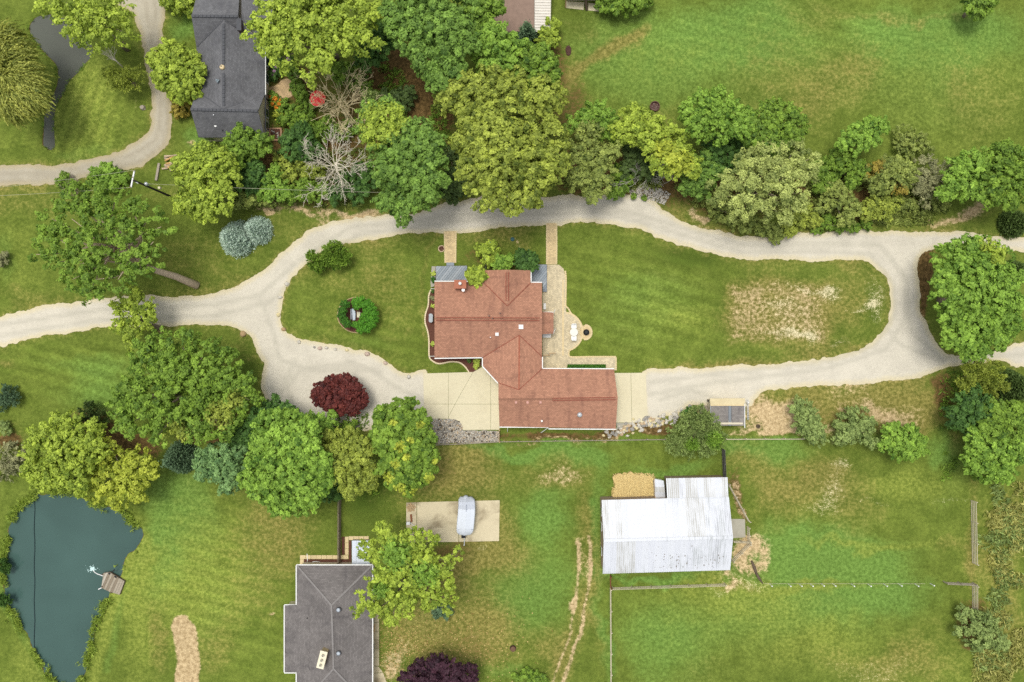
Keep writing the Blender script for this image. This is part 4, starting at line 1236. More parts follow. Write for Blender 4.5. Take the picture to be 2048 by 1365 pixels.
# its walks, beds and cover
wk = thing('tan_walk', W(752, 1290, 0), 'narrow tan walk along the east wall of the grey-roofed house', 'path')
for i in range(7):
    slab_piece(wk, [(749.5,1211 + i * 17.4),(758,1211 + i * 17.4),(758,1227.7 + i * 17.4),(749.5,1227.7 + i * 17.4)], 0, .06, M_oldconc, 'concrete_slab')
slab_piece(wk, [(745,1333.5),(757,1333.5),(765,1345),(745,1347)], 0, .06, M_oldconc, 'concrete_slab')
slab_piece(wk, [(745,1348),(766,1346),(774,1368),(775,1400),(745,1400)], 0, .06, M_oldconc, 'concrete_slab')
for (a, b) in ((1234, 1257), (1284, 1331)):
    slab_piece(wk, [(743,a),(749,a),(749,b),(743,b)], -.02, .03, plain('well_shade', srgb(44, 38, 34), .95, .3), 'window_well')  # window wells: flat slabs with the darkness of the pits put into their colour
slab_piece(wk, [(743,1258),(749,1258),(749,1283),(743,1283)], 0, .12, M_woodtan, 'door_step')
wk = thing('cream_walk', W(650, 1115, 0), 'cream slab walk and brown bed along the north wall of the grey-roofed house', 'path')
for i in range(9):
    x0 = 600 + i * 10.8
    slab_piece(wk, [(x0,1111),(x0 + 10.2,1111),(x0 + 10.2,1118.5),(x0,1118.5)], 0, .06, M_soldier, 'concrete_slab')
slab_piece(wk, [(600,1119),(607.5,1119),(607.5,1131),(600,1131)], 0, .06, M_soldier, 'concrete_slab')
for i in range(3):
    slab_piece(wk, [(690,1074 + i * 12.2),(697,1074 + i * 12.2),(697,1085.6 + i * 12.2),(690,1085.6 + i * 12.2)], 0, .06, M_soldier, 'concrete_slab')
for i in range(4):
    slab_piece(wk, [(697.8 + i * 10,1073),(707.2 + i * 10,1073),(707.2 + i * 10,1080.5),(697.8 + i * 10,1080.5)], 0, .06, M_soldier, 'concrete_slab')
for poly in ([(608,1119),(697,1119),(697,1131),(608,1131)], [(697.5,1081.5),(703,1081.5),(703,1131),(697.5,1131)], [(683.5,1074),(689.5,1074),(689.5,1110.5),(683.5,1110.5)]):
    slab_piece(wk, poly, 0, .03, M_mulch, 'mulch')
cv = thing('white_cover', W(722, 1105, 0), 'flat pale blue-white cover half hidden by the tree beside the grey house', 'cover')
x0, y0, _ = W(704, 1129, .9); x1, y1, _ = W(740, 1082, .9)
MB().box(((x0 + x1) / 2, (y0 + y1) / 2, .45), (x1 - x0, y1 - y0, .86)).build('tub', M_greyconc, cv)
for k in range(4):
    MB().box((x0 + (k + .5) * (x1 - x0) / 4, (y0 + y1) / 2, .93), ((x1 - x0) / 4 - .02, y1 - y0 + .08, .09)).build('cover_panel', plain('pale_cover', srgb(206, 214, 224), .6, .06), cv)
hp = MB()
hoop_c = W(632, 1126, .4)
hp.tube([(hoop_c[0] + .55 * math.cos(a), hoop_c[1] + .25 * math.sin(a), .25 + .35 * math.sin(a)) for a in np.linspace(0, math.pi, 9)], .04, 6)
o = hp.build('hose_hoop', M_white)
tag(o, 'white arched hoop in the brown bed north of the grey-roofed house', 'hoop')
pp = MB().tube([W(614, 1108, 1.9), W(615, 1121, 1.9), W(614, 1128, .1)], .05, 6).build('white_pipe', M_white)
tag(pp, 'white bent pipe standing at the west end of the brown bed', 'pipe')

# ---------------------------------------------------------------- buildings cut by the top edge
tb_ = thing('brown_roof_building', W(1036, 10, 0), 'brown-roofed outbuilding with a ribbed white lean-to at the top edge', 'outbuilding')
wall_block(tb_, [(995,-60),(1068,-60),(1068,58),(1005,58)], 2.7, M_cream, .2, 2.8)
roof_slope(tb_, [(985,-60,3.2),(1068.5,-60,2.9),(1068.5,63,2.9),(985,64,3.2)], plain('brown_roll_roof', srgb(140, 118, 104), .95, .18, 2))
roof_slope(tb_, [(1069,-60,2.75),(1103,-60,2.4),(1101,64,2.4),(1069,64,2.75)], plain('pale_corrugated', srgb(206, 200, 188), .7, .12, 2), 'lean_to_roof', .06)
for k in range(22):
    y_ = -58 + k * 5.6
    strip(tb_, (1069.4,y_,2.77), (1101,y_ + .4,2.43), .17, .09, plain('pale_rib', srgb(222, 216, 204), .7, .1, 2), 'roof_rib')
th = thing('cream_shed', W(1165, 0, 0), 'cream shed with open fronts at the top edge beside a dark bush', 'shed')
MB().prism(G([(1134,-60),(1199,-60),(1199,2),(1134,2)], 0), 0, 2.5).build('wall', M_cream, th)
roof_slope(th, [(1128,-80,2.9),(1212,-80,2.9),(1212,-6,2.5),(1128,-6,2.5)], M_conc)
for poly in ([(1131,3),(1169,5),(1167,20),(1130,16)], [(1176,6),(1208,10),(1206,24),(1176,21)]):
    slab_piece(th, poly, 0, .08, M_conc, 'ramp')
strip(th, (1171,-8,2.2), (1173,20,.1), .3, .3, M_wooddark, 'post')
strip(th, (1132,-8,2.2), (1131,15,.1), .16, .16, M_woodtan, 'post')

# ---------------------------------------------------------------- the white barn
bn = thing('white_barn', (W(1335, 1075, 0)[0], W(1335, 1075, 0)[1], 0), 'large white metal-roofed barn with grey weather streaks in the paddock', 'barn')
be, br, bl = 3.4, 5.0, 2.9


def metal_material(name, col, stain, lo=.54):
    t = NT(name)
    p = t.pos()
    s1 = t.noise(t.scale(p, (3.2, .12, 1)), 1.0, 6, .7)
    s2 = t.noise(p, .16, 3)
    s3 = t.noise(p, 6, 4, .7)
    c = t.mix(t.math('MULTIPLY', t.rng(t.math('ADD', t.math('MULTIPLY', s1, .62), t.math('MULTIPLY', s2, .5)), lo, lo + .16), .6), col, stain)
    c = t.mul(c, t.rng(s3, .3, .7, .95, 1.05, False))
    return t.bsdf(c, .45, .35, None)


M_metal = [metal_material('white_metal_a', srgb(210, 213, 218), srgb(146, 151, 148), .55), metal_material('white_metal_b', srgb(206, 209, 215), srgb(140, 143, 142), .55)]
M_metalold = metal_material('old_white_metal', srgb(208, 210, 211), srgb(150, 147, 134), .48)
M_rib = plain('white_rib', srgb(216, 219, 223), .45, .06)


def metal_roof(parent, q, mats, n, old=()):
    """q: ridge/eave corners a0 a1 (one edge) b0 b1 (other edge): n sheets from left to right"""
    a0, a1, b0, b1 = [Vector(W(*p)) for p in q]
    for i in range(n):
        f0, f1 = (i + .012) / n, (i + .988) / n
        pts = [a0.lerp(a1, f0), a0.lerp(a1, f1), b0.lerp(b1, f1), b0.lerp(b1, f0)]
        dz = Vector((0, 0, .004 * (i % 2)))
        mm = old[0] if (i in old[1:]) else mats[i % len(mats)] if rnd.random() < .8 else mats[0]
        o = MB().slab([p + dz for p in pts], .03).build('roof_panel', mm, parent)
    b = MB()
    for i in range(n * 3 + 1):
        f = i / (n * 3)
        b.bar(a0.lerp(a1, f) + Vector((0, 0, .025)), b0.lerp(b1, f) + Vector((0, 0, .025)), .06, .05)
    o = b.build('roof_ribs', M_rib, parent)
    o['kind'] = 'stuff'


MB().prism([W(1206,1004,be)[:2], W(1456,996,be)[:2], W(1461,1136,be)[:2], W(1208,1144,be)[:2]], 0, be - .05).build('wall', plain('barn_siding', srgb(150, 132, 112), .85, .2), bn)
MB().prism([W(1337,960,bl)[:2], W(1452,958,bl)[:2], W(1454,998,bl)[:2], W(1339,999,bl)[:2]], 0, bl - .05).build('lean_to_wall', plain('barn_siding', (0, 0, 0)), bn)
gable(bn, (1209,1006,be), (1210,1142,be), (1211,1081,br - .15), plain('barn_siding', (0, 0, 0)))
gable(bn, (1455,998,be), (1456,1136,be), (1461,1075.5,br - .15), plain('barn_siding', (0, 0, 0)))
metal_roof(bn, [(1207.7,1081.4,br),(1465.5,1075,br),(1203.7,1000.5,be),(1457,994,be)], M_metal, 20, (M_metalold, 0, 2, 13, 14, 15))
metal_roof(bn, [(1207.7,1081.6,br),(1465.5,1075.2,br),(1205.9,1148,be),(1459.7,1140.5,be)], M_metal, 20, (M_metalold, 2, 3, 4))
metal_roof(bn, [(1335.5,999,3.35),(1456,995,3.35),(1333,957,bl),(1454.4,955,bl)], [M_metalold, M_metalold, M_metal[1]], 10)
strip(bn, (1207.7,1081.5,br + .04), (1465.5,1075.1,br + .04), .4, .06, M_metal[0], 'ridge_cap')
strip(bn, (1334,999.6,3.42), (1456,996,3.42), .1, .05, M_steel, 'flashing')
strip(bn, (1333,957,bl), (1335.5,999,3.35), .12, .2, M_steel, 'fascia')
for k in range(60):
    px, py = rnd.uniform(1290, 1450), rnd.triangular(1092, 1138, 1132)
    hh = br - (br - be) * (py - 1078) / 66
    x, y, z = W(px, py, hh + .02)
    if k == 0:
        deb = MB()
    deb.box((x, y, z), (rnd.uniform(.05, .14), rnd.uniform(.05, .2), .03), rnd.uniform(0, 3))
o = deb.build('roof_debris', plain('dead_leaves', srgb(110, 100, 84), .9), bn)
o['kind'] = 'stuff'
x, y, _ = W(1206, 1060, 1.2)
for py in (1030, 1060, 1110):
    x, y, _ = W(1206.5, py, 3.4)
    window_on(bn, x, y, 1.5, 1.0, .9, (-1, 0))
sh = thing('small_white_shed', W(1319, 978, 0), 'little white peaked shed between hay pile and barn lean-to', 'shed')
wall_block(sh, [(1310,962),(1328,963),(1330,996),(1311,996)], 1.9, M_white, .05, 2.0)
roof_slope(sh, [(1308.5,958,2.0),(1327.5,962,2.0),(1329,974,2.35),(1310,974,2.35)], M_metal[0])
roof_slope(sh, [(1310,974,2.35),(1329,974,2.35),(1330,985,2.3),(1310,985,2.3)], M_metalold)
roof_slope(sh, [(1310,985,2.3),(1330,985,2.3),(1330.5,996,1.95),(1310.5,996,1.95)], M_metal[0])
strip(sh, (1308.5,957.8,2.0), (1310.5,996,1.95), .1, .12, M_woodtan, 'trim')

# ---------------------------------------------------------------- small shed by the east gravel
s2 = thing('grey_roof_shed', W(1455, 832, 0), 'grey shingled shed with pale roll-roof strip beside the gravel, right of the garage', 'shed')
wall_block(s2, [(1421,799),(1489,799),(1488,851),(1422,851)], 2.2, M_cream, .12, 2.3)
roof_slope(s2, [(1420,797.5,2.35),(1490,797,2.35),(1489,811,2.7),(1421,811,2.7)], concrete_material('roll_roof', srgb(208, 194, 156), srgb(190, 172, 134)))
roof_slope(s2, [(1421,811.5,2.72),(1456.5,811.5,2.72),(1456.5,852,2.1),(1422,852,2.1)], M_shedroof)
roof_slope(s2, [(1457,811.5,2.715),(1462.5,811.5,2.715),(1462.5,852,2.095),(1457,852,2.095)], plain('blue_grey_strip', srgb(128, 134, 138), .9, .15), 'roof_strip')
roof_slope(s2, [(1463,811.5,2.72),(1488.5,811.5,2.72),(1488,852,2.1),(1463,852,2.1)], M_shedroof)
strip(s2, (1420.5,811,2.72), (1489,811,2.72), .14, .08, M_soldier, 'ridge_cap')
strip(s2, (1489.3,808,2.7), (1489.3,856,2.05), .1, .14, M_white, 'fascia')
strip(s2, (1420.8,810,2.7), (1421.4,842,2.2), .08, .14, M_steel, 'fascia')
x, y, _ = W(1416.5, 801.5, 0)
bn_ = thing('small_bin', (x, y, 0), 'small dark bin standing at the north-west corner of the grey shed', 'bin')
MB().lathe((x, y, .02), [(.2, 0), (.25, .75), (.25, .8)], 10).build('body', M_wooddark, bn_)
MB().lathe((x, y, .82), [(.27, 0), (.27, .05), (.05, .1)], 10).build('lid', M_dark, bn_)
rk = thing('leaning_ladder', W(1494, 820, 0), 'pale ladder lying along the east wall of the grey shed', 'ladder')
for dx in (0, 2.6):
    MB().bar(W(1493.5 + dx, 800, .15), W(1495 + dx, 840, .15), .06, .09).build('rail', M_steel, rk)
for k in range(9):
    MB().bar(W(1493.7 + k * .17, 802 + k * 4.5, .15), W(1496.2 + k * .17, 802 + k * 4.5, .15), .04, .04).build('rung', M_steel, rk)
x, y, _ = W(1494, 805, 0)
tk = tag(MB().lathe((x, y, 0), [(.16, 0), (.18, .1), (.18, .6), (.1, .72), (.05, .78)], 12).build('gas_tank', M_white, None, True), 'small white gas bottle at the north-east corner of the grey shed', 'gas bottle')
pd = thing('pallet_stack', W(1402, 821, 0), 'weathered pallet lying west of the grey shed', 'pallet')
for k in range(5):
    MB().bar(W(1390 + k * 5.6, 811, .2), W(1391 + k * 5.6, 827, .2), .3, .03).build('board', M_woodtan if k < 2 else M_wood, pd)
for k in range(3):
    MB().bar(W(1389, 812.5 + k * 6.5, .1), W(1415, 812.5 + k * 6.5, .1), .1, .14).build('bearer', M_wood, pd)

# ---------------------------------------------------------------- boat pad, boat, and what stands beside it
pad = thing('concrete_pad', W(905, 1043, 0), 'stained rectangular concrete pad carrying the covered boat', 'concrete pad')
for poly in ([(812.5,1006),(833,1005),(833,1085),(816,1085.5),(812.5,1060)], [(834,1005),(917,1003),(917,1084.2),(834,1085)], [(918,1003),(999.5,1001),(998,1082.5),(918,1084.2)]):
    slab_piece(pad, poly, 0, .09, M_oldconc, 'concrete_slab')
bo = thing('covered_boat', W(931, 1035, 0), 'boat on a trailer under a fitted silver-white cover', 'boat')
# cover: sections from the transom (north) to the bow (south), each a peaked rib
secs = [(995, 931.5, 11, 1.25), (1000, 932.5, 15.5, 1.6), (1004, 933, 16.2, 1.85), (1012, 933.2, 16.6, 2.0), (1019, 933, 16.8, 2.25), (1030, 932.5, 17, 2.2), (1045, 931, 17.2, 2.1), (1058, 930, 17, 1.95), (1063, 929.6, 16.6, 1.8), (1067, 929.2, 15, 1.6), (1070.5, 929, 11, 1.35)]
vs, fs = [], []
prof = [(-1, -.62), (-1.0, -.25), (-.94, -.1), (-.55, .06), (0, .34), (.55, .06), (.94, -.1), (1.0, -.25), (1, -.62)]
for py, px, hw, h in secs:
    cx2, cy2, _ = W(px, py, h)
    for u, dz in prof:
        vs.append((cx2 + u * hw / S, cy2, h + dz))
m_ = len(prof)
for i in range(len(secs) - 1):
    for k in range(m_ - 1):
        fs.append((i * m_ + k, (i + 1) * m_ + k, (i + 1) * m_ + k + 1, i * m_ + k + 1))
fs.append(tuple(range(m_)))
fs.append(tuple(reversed(range((len(secs) - 1) * m_, len(secs) * m_))))
M_cover = plain('silver_cover', srgb(214, 220, 228), .55, .05, 1.5)
MB().add(vs, [f for f in fs if min(f) >= 4 * m_]).build('cover', M_cover, bo)
MB().add(vs, [f for f in fs if min(f) < 4 * m_]).build('cover_flap', plain('grey_cover_flap', srgb(190, 196, 206), .6, .1, 3), bo)
hb = MB()
vs2 = []
for i, (py, px, hw, h) in enumerate(secs):
    cx2, cy2, _ = W(px, py, h)
    for u, z_ in ((-1, h - .6), (-.75, .75), (0, .6), (.75, .75), (1, h - .6)):
        vs2.append((cx2 + u * (hw - .8) / S, cy2, z_))
hb.add(vs2, [(i * 5 + k, i * 5 + k + 1, (i + 1) * 5 + k + 1, (i + 1) * 5 + k) for i in range(len(secs) - 1) for k in range(4)] + [(0, 4, 3, 2, 1)]).build('hull', plain('hull_blue', srgb(60, 70, 92), .4), bo)
for a, b in (((932.6,1002,1.98),(932.9,1019,2.6)), ((932.9,1019,2.6),(929.3,1066,2.0)), ((917,1019,2.02),(949.5,1019,2.02)), ((916,1060,1.86),(946,1060,1.86)), ((932.6,998,1.7),(921,1013,2.0)), ((933,998,1.7),(946,1013,2.0))):
    strip(bo, a, b, .08, .05, plain('cover_seam', srgb(138, 145, 158), .6, .08), 'cover_seam')
x, y, _ = W(931, 999, 1.4)
MB().blob((x, y + .12, 1.1), (.42, .4, .6), 5, 9, 6, .12).build('outboard_motor', plain('grey_cover_flap', (0, 0, 0)), bo, True)
MB().bar(W(929, 1066, .5), W(928.5, 1091, .5), .1, .1).build('trailer_tongue', M_steel, bo)
MB().bar(W(929, 1005, .45), W(929, 1066, .45), .9, .1).build('trailer_frame', M_dark, bo)
MB().lathe(W(928.4, 1090, .42), [(.09, 0), (.09, .2), (.03, .24)], 8).build('coupler', M_white, bo)
MB().box(W(927, 1073, .75), (.6, .4, .5)).build('winch_stand', M_dark, bo)
for sx in (-1, 1):
    x, y, _ = W(931 + sx * 15, 1040, .35)
    wl = MB().tube([(x - .1, y, .43), (x + .1, y, .43)], .33, 14).build('wheel', M_dark, bo)
    MB().tube([(x - .11, y, .43), (x + .11, y, .43)], .16, 10).build('rim', M_steel, wl)
fr = thing('brick_stack', W(821.5, 1016, 0), 'round stack of tan bricks on the corner of the boat pad', 'brick stack')
bx_, by_, _ = W(821.5, 1016, .2)
mesh_ = MB().box((0, 0, 0), (.22, .11, .08)).mesh('brick', plain('tan_brick', srgb(184, 158, 120), .9, .2, 6))
for lay in range(3):
    for k in range(22):
        a, rr = k * 2.4, .52 * math.sqrt(k / 22) * (1.25 - .12 * lay)
        o = bpy.data.objects.new('brick', mesh_)
        C.objects.link(o)
        o.location = (bx_ + rr * math.cos(a), by_ + rr * math.sin(a), .13 + lay * .085)
        o.rotation_euler = (0, 0, rnd.uniform(0, 3))
        attach(o, fr)
o = MB().bar(W(821.8, 1029, .2), W(823.2, 1044, .2), .26, .12).build('brown_plank', M_brownwood)
tag(o, 'short reddish brown plank on the west end of the boat pad', 'plank')
wb = thing('white_handcart', W(818, 1047, 0), 'white hand cart with a long handle at the edge of the boat pad', 'cart')
x, y, _ = W(816.5, 1047, .4)
MB().box((x, y, .42), (.5, .4, .24)).build('tray', M_white, wb)
MB().bar((x + .1, y + .2, .5), W(832, 1054, .9), .05, .05).build('handle', M_white, wb)
MB().tube([(x - .3, y, .22), (x + .3, y, .22)], .2, 12).build('wheel', M_dark, wb)

# ---------------------------------------------------------------- fences
def fence(pts, h, rails, spacing, m, label, name='rail_fence', cat='fence', rail=(.05, .13), post=.12, boards=0):
    P = [Vector(W(p[0], p[1], 0)) for p in pts]
    t = thing(name, P[0], label, cat)
    for i in range(len(P) - 1):
        a, b = P[i], P[i + 1]
        L = (b - a).length
        n = max(1, round(L / spacing))
        for k in range(n + (1 if i == len(P) - 2 else 0)):
            q = a.lerp(b, k / n)
            MB().bar((q.x, q.y, 0), (q.x, q.y, h + .06), post, post).build('post', m, t)
        off = (b - a).cross(Vector((0, 0, 1))).normalized() * (post / 2 + rail[0] / 2 + .002)
        for k in range(n):
            p0, p1 = a.lerp(b, (k + .01) / n), a.lerp(b, (k + .99) / n)
            for j in range(rails):
                z = h * (j + .6) / (rails - .1) if rails > 1 else h * .9
                z = min(z, h - .05)
                MB().bar((p0.x + off.x, p0.y + off.y, z + rnd.uniform(-.02, .02)), (p1.x + off.x, p1.y + off.y, z + rnd.uniform(-.02, .02)), rail[0], rail[1]).build('rail', m, t)
            for j in range(boards):
                q0, q1 = p0.lerp(p1, (j + .04) / boards), p0.lerp(p1, (j + .96) / boards)
                mid = (q0 + q1) / 2
                d = b - a
                MB().box((mid.x - off.x * .8, mid.y - off.y * .8, h / 2), ((q1 - q0).length, .03, h * .95), math.atan2(d.y, d.x)).build('board', m, t)
    return t


M_rail = plain('silvered_rail', srgb(178, 168, 144), .9, .2, 3)
M_railpale = plain('pale_rail', srgb(200, 190, 164), .9, .15, 3)
fence([(866,888.5),(930,886),(1000,882),(1110,880.5),(1330,877.5)], .7, 2, 2.6, M_wood, 'low weathered rail fence running below the stone bed and garage')
fence([(1450,877),(1605,876.5)], .8, 2, 2.6, M_railpale, 'pale rail fence along the north edge of the paddock right of the bushy juniper')
fence([(1942,1001),(1944.5,1125)], 1.4, 4, 2.6, M_railpale, 'four-rail pale fence on the east side of the paddock, longer upper run')
fence([(1944.8,1168),(1945,1216)], 1.4, 4, 2.6, M_railpale, 'short four-rail pale fence on the east side of the paddock, lower run')
fence([(1886,1162.6),(1944,1165.2)], 1.2, 3, 2.2, M_wood, 'grey rail fence stub jutting west from the paddock fence', rail=(.06, .16))
fence([(1221,1175),(1221.5,1260),(1222,1385)], 1.25, 3, 2.6, M_railpale, 'pale rail fence running south from the barn corner to the bottom edge')
fence([(1224,1173.5),(1340,1169.5),(1448,1166)], 1.2, 3, 2.6, M_railpale, 'pale rail fence running east below the south wall of the barn')
fence([(1220.8,1150),(1221,1173)], 1.25, 3, 1.6, M_brownwood, 'short reddish brown rail fence joining the barn corner and the pale fence')
fence([(1443.5,898),(1446,953)], 1.5, 2, 2.0, plain('dark_grey_board', srgb(96, 94, 92), .85, .2), 'dark grey board fence north of the barn lean-to', 'board_fence', boards=6)
fence([(1455.5,967),(1496,1041)], 1.2, 3, 2.3, M_railpale, 'slanting pale rail fence beside the barn enclosing the brown dirt corner')
fence([(1494,1053),(1496,1083)], 1.3, 3, 1.1, M_railpale, 'short pale gate panel standing east of the barn pen')
fence([(1463,1080),(1497,1081)], 1.3, 3, 1.2, M_railpale, 'pale rails running from the barn ridge end to the pen corner')
fence([(1497,1086),(1463,1120)], 1.3, 3, 1.6, M_railpale, 'diagonal pale rail fence from the pen corner back to the barn')
fence([(681.5,988),(680.5,1129)], 1.5, 3, 2.4, plain('aged_brown_board', srgb(136, 122, 106), .9, .25, 4), 'dark weathered fence running north from the grey-roofed house', 'board_fence', boards=5)
o = fence([(999.5,859),(999.8,883)], 1.2, 3, 1.7, M_woodtan, 'tan rail fence between the stone bed and the garage end')
pen = thing('pen_floor', W(1476, 1057, 0), 'bare grey concrete floor in the pen beside the barn', 'concrete pad')
slab_piece(pen, [(1462,1038.5),(1490,1038.5),(1491,1075),(1463,1077)], 0, .06, M_greyconc, 'concrete_slab')
ORD = ['first', 'second', 'third', 'fourth', 'fifth', 'sixth', 'seventh', 'eighth', 'ninth', 'tenth', 'eleventh', 'twelfth', 'thirteenth', 'fourteenth']
post0 = None
for i, (px, py) in enumerate([(1539,1168),(1576,1168),(1598,1168),(1620,1168),(1642,1167.5),(1665,1167.5),(1702,1168),(1735,1168),(1767,1168),(1796,1167.5),(1829,1168),(1860,1167)]):
    x, y, _ = W(px, py, 0)
    lab = ORD[i] + ' white wire-fence post from the left in the row across the paddock'
    if post0 is None:
        post0 = thing('fence_post', (x, y, 0), lab, 'post', 'white posts across the paddock')
        MB().tube([(x, y, 0), (x, y, 1.0)], .05, 7).build('stake', M_white, post0)
        MB().lathe((x, y, 1.0), [(.09, 0), (.1, .1), (.05, .14)], 8).build('insulator', M_white, post0)
    else:
        o = post0.copy()
        C.objects.link(o)
        o.location = (x, y, 0)
        o['label'] = lab
        for chd in post0.children:
            c2 = chd.copy()
            C.objects.link(c2)
            c2.parent = o
            c2.matrix_parent_inverse = chd.matrix_parent_inverse.copy()
fw = thing('wire_fence', W(1700, 1168, 0), 'thin wire strung along the white posts across the paddock', 'wire fence')
for zz in (.55, .95):
    MB().tube([W(px, 1168, zz) for px in range(1530, 1890, 40)], .02, 4).build('wire', plain('pale_wire_strand', srgb(196, 190, 160), .6), fw)
x, y, _ = W(1516, 1146, 0)
lg = thing('fallen_log', (x, y, 0), 'dark split fallen log on the grass south-east of the barn', 'log')
MB().tube([W(1503, 1122, .12), W(1509, 1136, .16), W(1513, 1149, .14)], [.12, .24, .16], 8).build('limb', M_wooddark, lg, True)
MB().tube([W(1511, 1144, .14), W(1518, 1157, .14), W(1526, 1168, .08)], [.16, .2, .05], 8).build('limb', M_wooddark, lg, True)

# ---------------------------------------------------------------- dock, aerator and dark streak on the pond
dang = math.radians(-22)
dpoly = [(207,1147),(219,1145),(249,1163),(239,1190),(220,1184.5),(202.5,1176)]
WOODS = [plain('dock_grey_a', srgb(158, 148, 130), .9, .25, 4), plain('dock_grey_b', srgb(134, 122, 104), .9, .25, 4), plain('dock_grey_c', srgb(176, 168, 152), .9, .25, 4)]
dock = plank_deck('wooden_dock', dpoly, .35, WOODS, 'weathered plank dock on the east bank of the large pond', math.radians(66), .34)
dock['category'] = 'dock'
for px, py in ((205,1149),(204,1174),(222,1186)):
    x, y, _ = W(px, py, .4)
    MB().tube([(x, y, -1.2), (x, y, .42)], .09, 7).build('pile', M_wooddark, dock)
MB().bar(W(218, 1146, .2), W(240, 1158, .2), .25, .3).build('side_beam', M_dark, dock)
MB().bar(W(225, 1144, .6), W(229, 1140, .7), .14, .14).build('arm', M_dark, dock)
MB().bar(W(203, 1176, .3), W(197, 1179, .1), .12, .1).build('bumper', M_white, dock)
hs = MB().tube([W(208, 1153, .2), W(201, 1150.5, -.05), W(195, 1148.5, -.1), W(190, 1145.5, -.11), W(186, 1141, -.11)], .06, 6).build('aerator_hose', M_white)
tag(hs, 'white curved hose running from the dock to the bubbling aerator', 'hose')
fm_ = plain('foam', srgb(196, 224, 220), .6, .1)
b = MB()
for k in range(46):
    a, rr = rnd.uniform(0, 6.28), abs(rnd.gauss(0, .45))
    x, y, _ = W(182.5, 1138, 0)
    r_ = rnd.uniform(.04, .16) * (1.2 - min(rr, 1))
    b.blob((x + rr * math.cos(a) * 1.2, y + rr * math.sin(a) * .8, -.14), (r_, r_, .05), k, 6, 4)
fo = b.build('foam_patch', fm_)
tag(fo, 'white bubbling foam over the pond aerator', 'foam', kind='stuff')
streak = MB().tube([W(69, 992, -.05)] + [W(69 + .8 * math.sin(k * 1.7), 1000 + k * 20, -.13) for k in range(16)] + [W(69, 1312, -.08)], .05, 5).build('pond_streak', plain('dark_streak', srgb(24, 40, 46), .8))  # thin dark tube lying along the water surface
tag(streak, 'dark straight streak running across the left side of the large pond', 'streak')

# ---------------------------------------------------------------- utility pole and wires
bx0, by0, _ = W(345, 395, 0)
tx0, ty0, _ = W(267, 361, 10.2)
up = thing('utility_pole', (bx0, by0, 0), 'wooden utility pole with white crossarm beside the gravel lane', 'utility pole')
MB().tube([(bx0, by0, 0), (tx0, ty0, 10.2)], [.17, .12], 9).build('pole', plain('creosoted_pole', srgb(62, 56, 50), .9, .2), up)
A, B = Vector(W(269, 341.5, 10.0)), Vector(W(262, 376, 10.0))
MB().bar(A, B, .16, .14).build('crossarm', M_white, up)
MB().bar(Vector(W(276, 367, 9.4)), Vector(W(266, 361, 10)), .12, .1).build('brace', M_white, up)
for f in (.03, .4, .97):
    q = A.lerp(B, f)
    MB().lathe((q.x, q.y, q.z + .07), [(.05, 0), (.08, .1), (.04, .2)], 8).build('insulator', M_stone_c, up)
tx1, ty1, _ = W(287, 367, 8.2)
MB().lathe((tx1 + .3, ty1 - .05, 7.6), [(.2, 0), (.22, .6), (.1, .68)], 10).build('transformer', M_steel, up)
qx, qy, _ = W(318, 378, 4.4)
MB().box((qx + .1, qy + .1, 4.4), (.3, .3, .45)).build('meter_box', plain('pale_box', srgb(214, 208, 170), .7), up)


def wire(a, b, sag, label, r=.018):
    A, B = Vector(a), Vector(b)
    pts = []
    for k in range(15):
        t = k / 14
        p = A.lerp(B, t)
        pts.append((p.x, p.y, p.z - sag * 4 * t * (1 - t)))
    o = MB().tube(pts, r, 5).build('power_line', plain('pale_wire', srgb(178, 176, 150), .6), None)
    return tag(o, label, 'power line')


wire(A + Vector((0, 0, .2)), W(-60, 381, 9.6), .5, 'northern power line running left from the pole crossarm to the frame edge')
wire(B + Vector((0, 0, .2)), W(-60, 394, 9.6), .5, 'southern power line running left from the pole crossarm to the frame edge')
wire((tx1, ty1, 8.0), W(790, 386, 7.5), .6, 'power line running right from the pole above the shrub belt')

# ---------------------------------------------------------------- logs, stumps, rings, boulders
lp = thing('log_pile', W(345, 330, 0), 'loose pile of pale cut logs beside the bush near the lane', 'log pile')
M_log = [plain('cut_log_a', srgb(196, 176, 146), .9, .2, 5), plain('cut_log_b', srgb(172, 154, 130), .9, .2, 5), plain('cut_log_c', srgb(206, 168, 108), .9, .2, 5)]
for k, (x0, y0, x1, y1, z) in enumerate([(329,313,346,312,.2), (329,317,344,319,.2), (330,322,346,314,.36), (329,331,355,327,.2), (330,334,356,332,.2), (332,328,352,324,.36), (324,338,336,337,.16), (340,341,360,339,.18), (336,335,358,336,.36), (341,326,356,330,.5), (346,312,362,309,.2)]):
    MB().tube([W(x0, y0, z), W(x1, y1, z)], [.15, .12], 8).build('log', M_log[k % 3], lp, True)
o = MB().bar(W(318.5, 327, .14), W(312.5, 361.5, .14), .32, .26).build('squared_timber', M_wood)
tag(o, 'single long pale squared timber lying in the grass near the utility pole', 'timber')


def ring_of(px, py, r, h, m, label, name, cat, inner=None, n=18, th=.1):
    x, y, _ = W(px, py, 0)
    t = thing(name, (x, y, 0), label, cat)
    MB().lathe((x, y, 0), [(r, 0), (r, h), (r - th, h), (r - th, .03)], n).build('ring', m, t)
    if inner:
        b = MB()
        for k in range(26):
            a, rr = rnd.uniform(0, 6.28), (r - th) * math.sqrt(rnd.random()) * .95
            b.blob((x + rr * math.cos(a), y + rr * math.sin(a), .08), (rnd.uniform(.06, .16), rnd.uniform(.06, .16), .08), k, 6, 4)
        b.build('ash', inner, t)['kind'] = 'stuff'
    return t


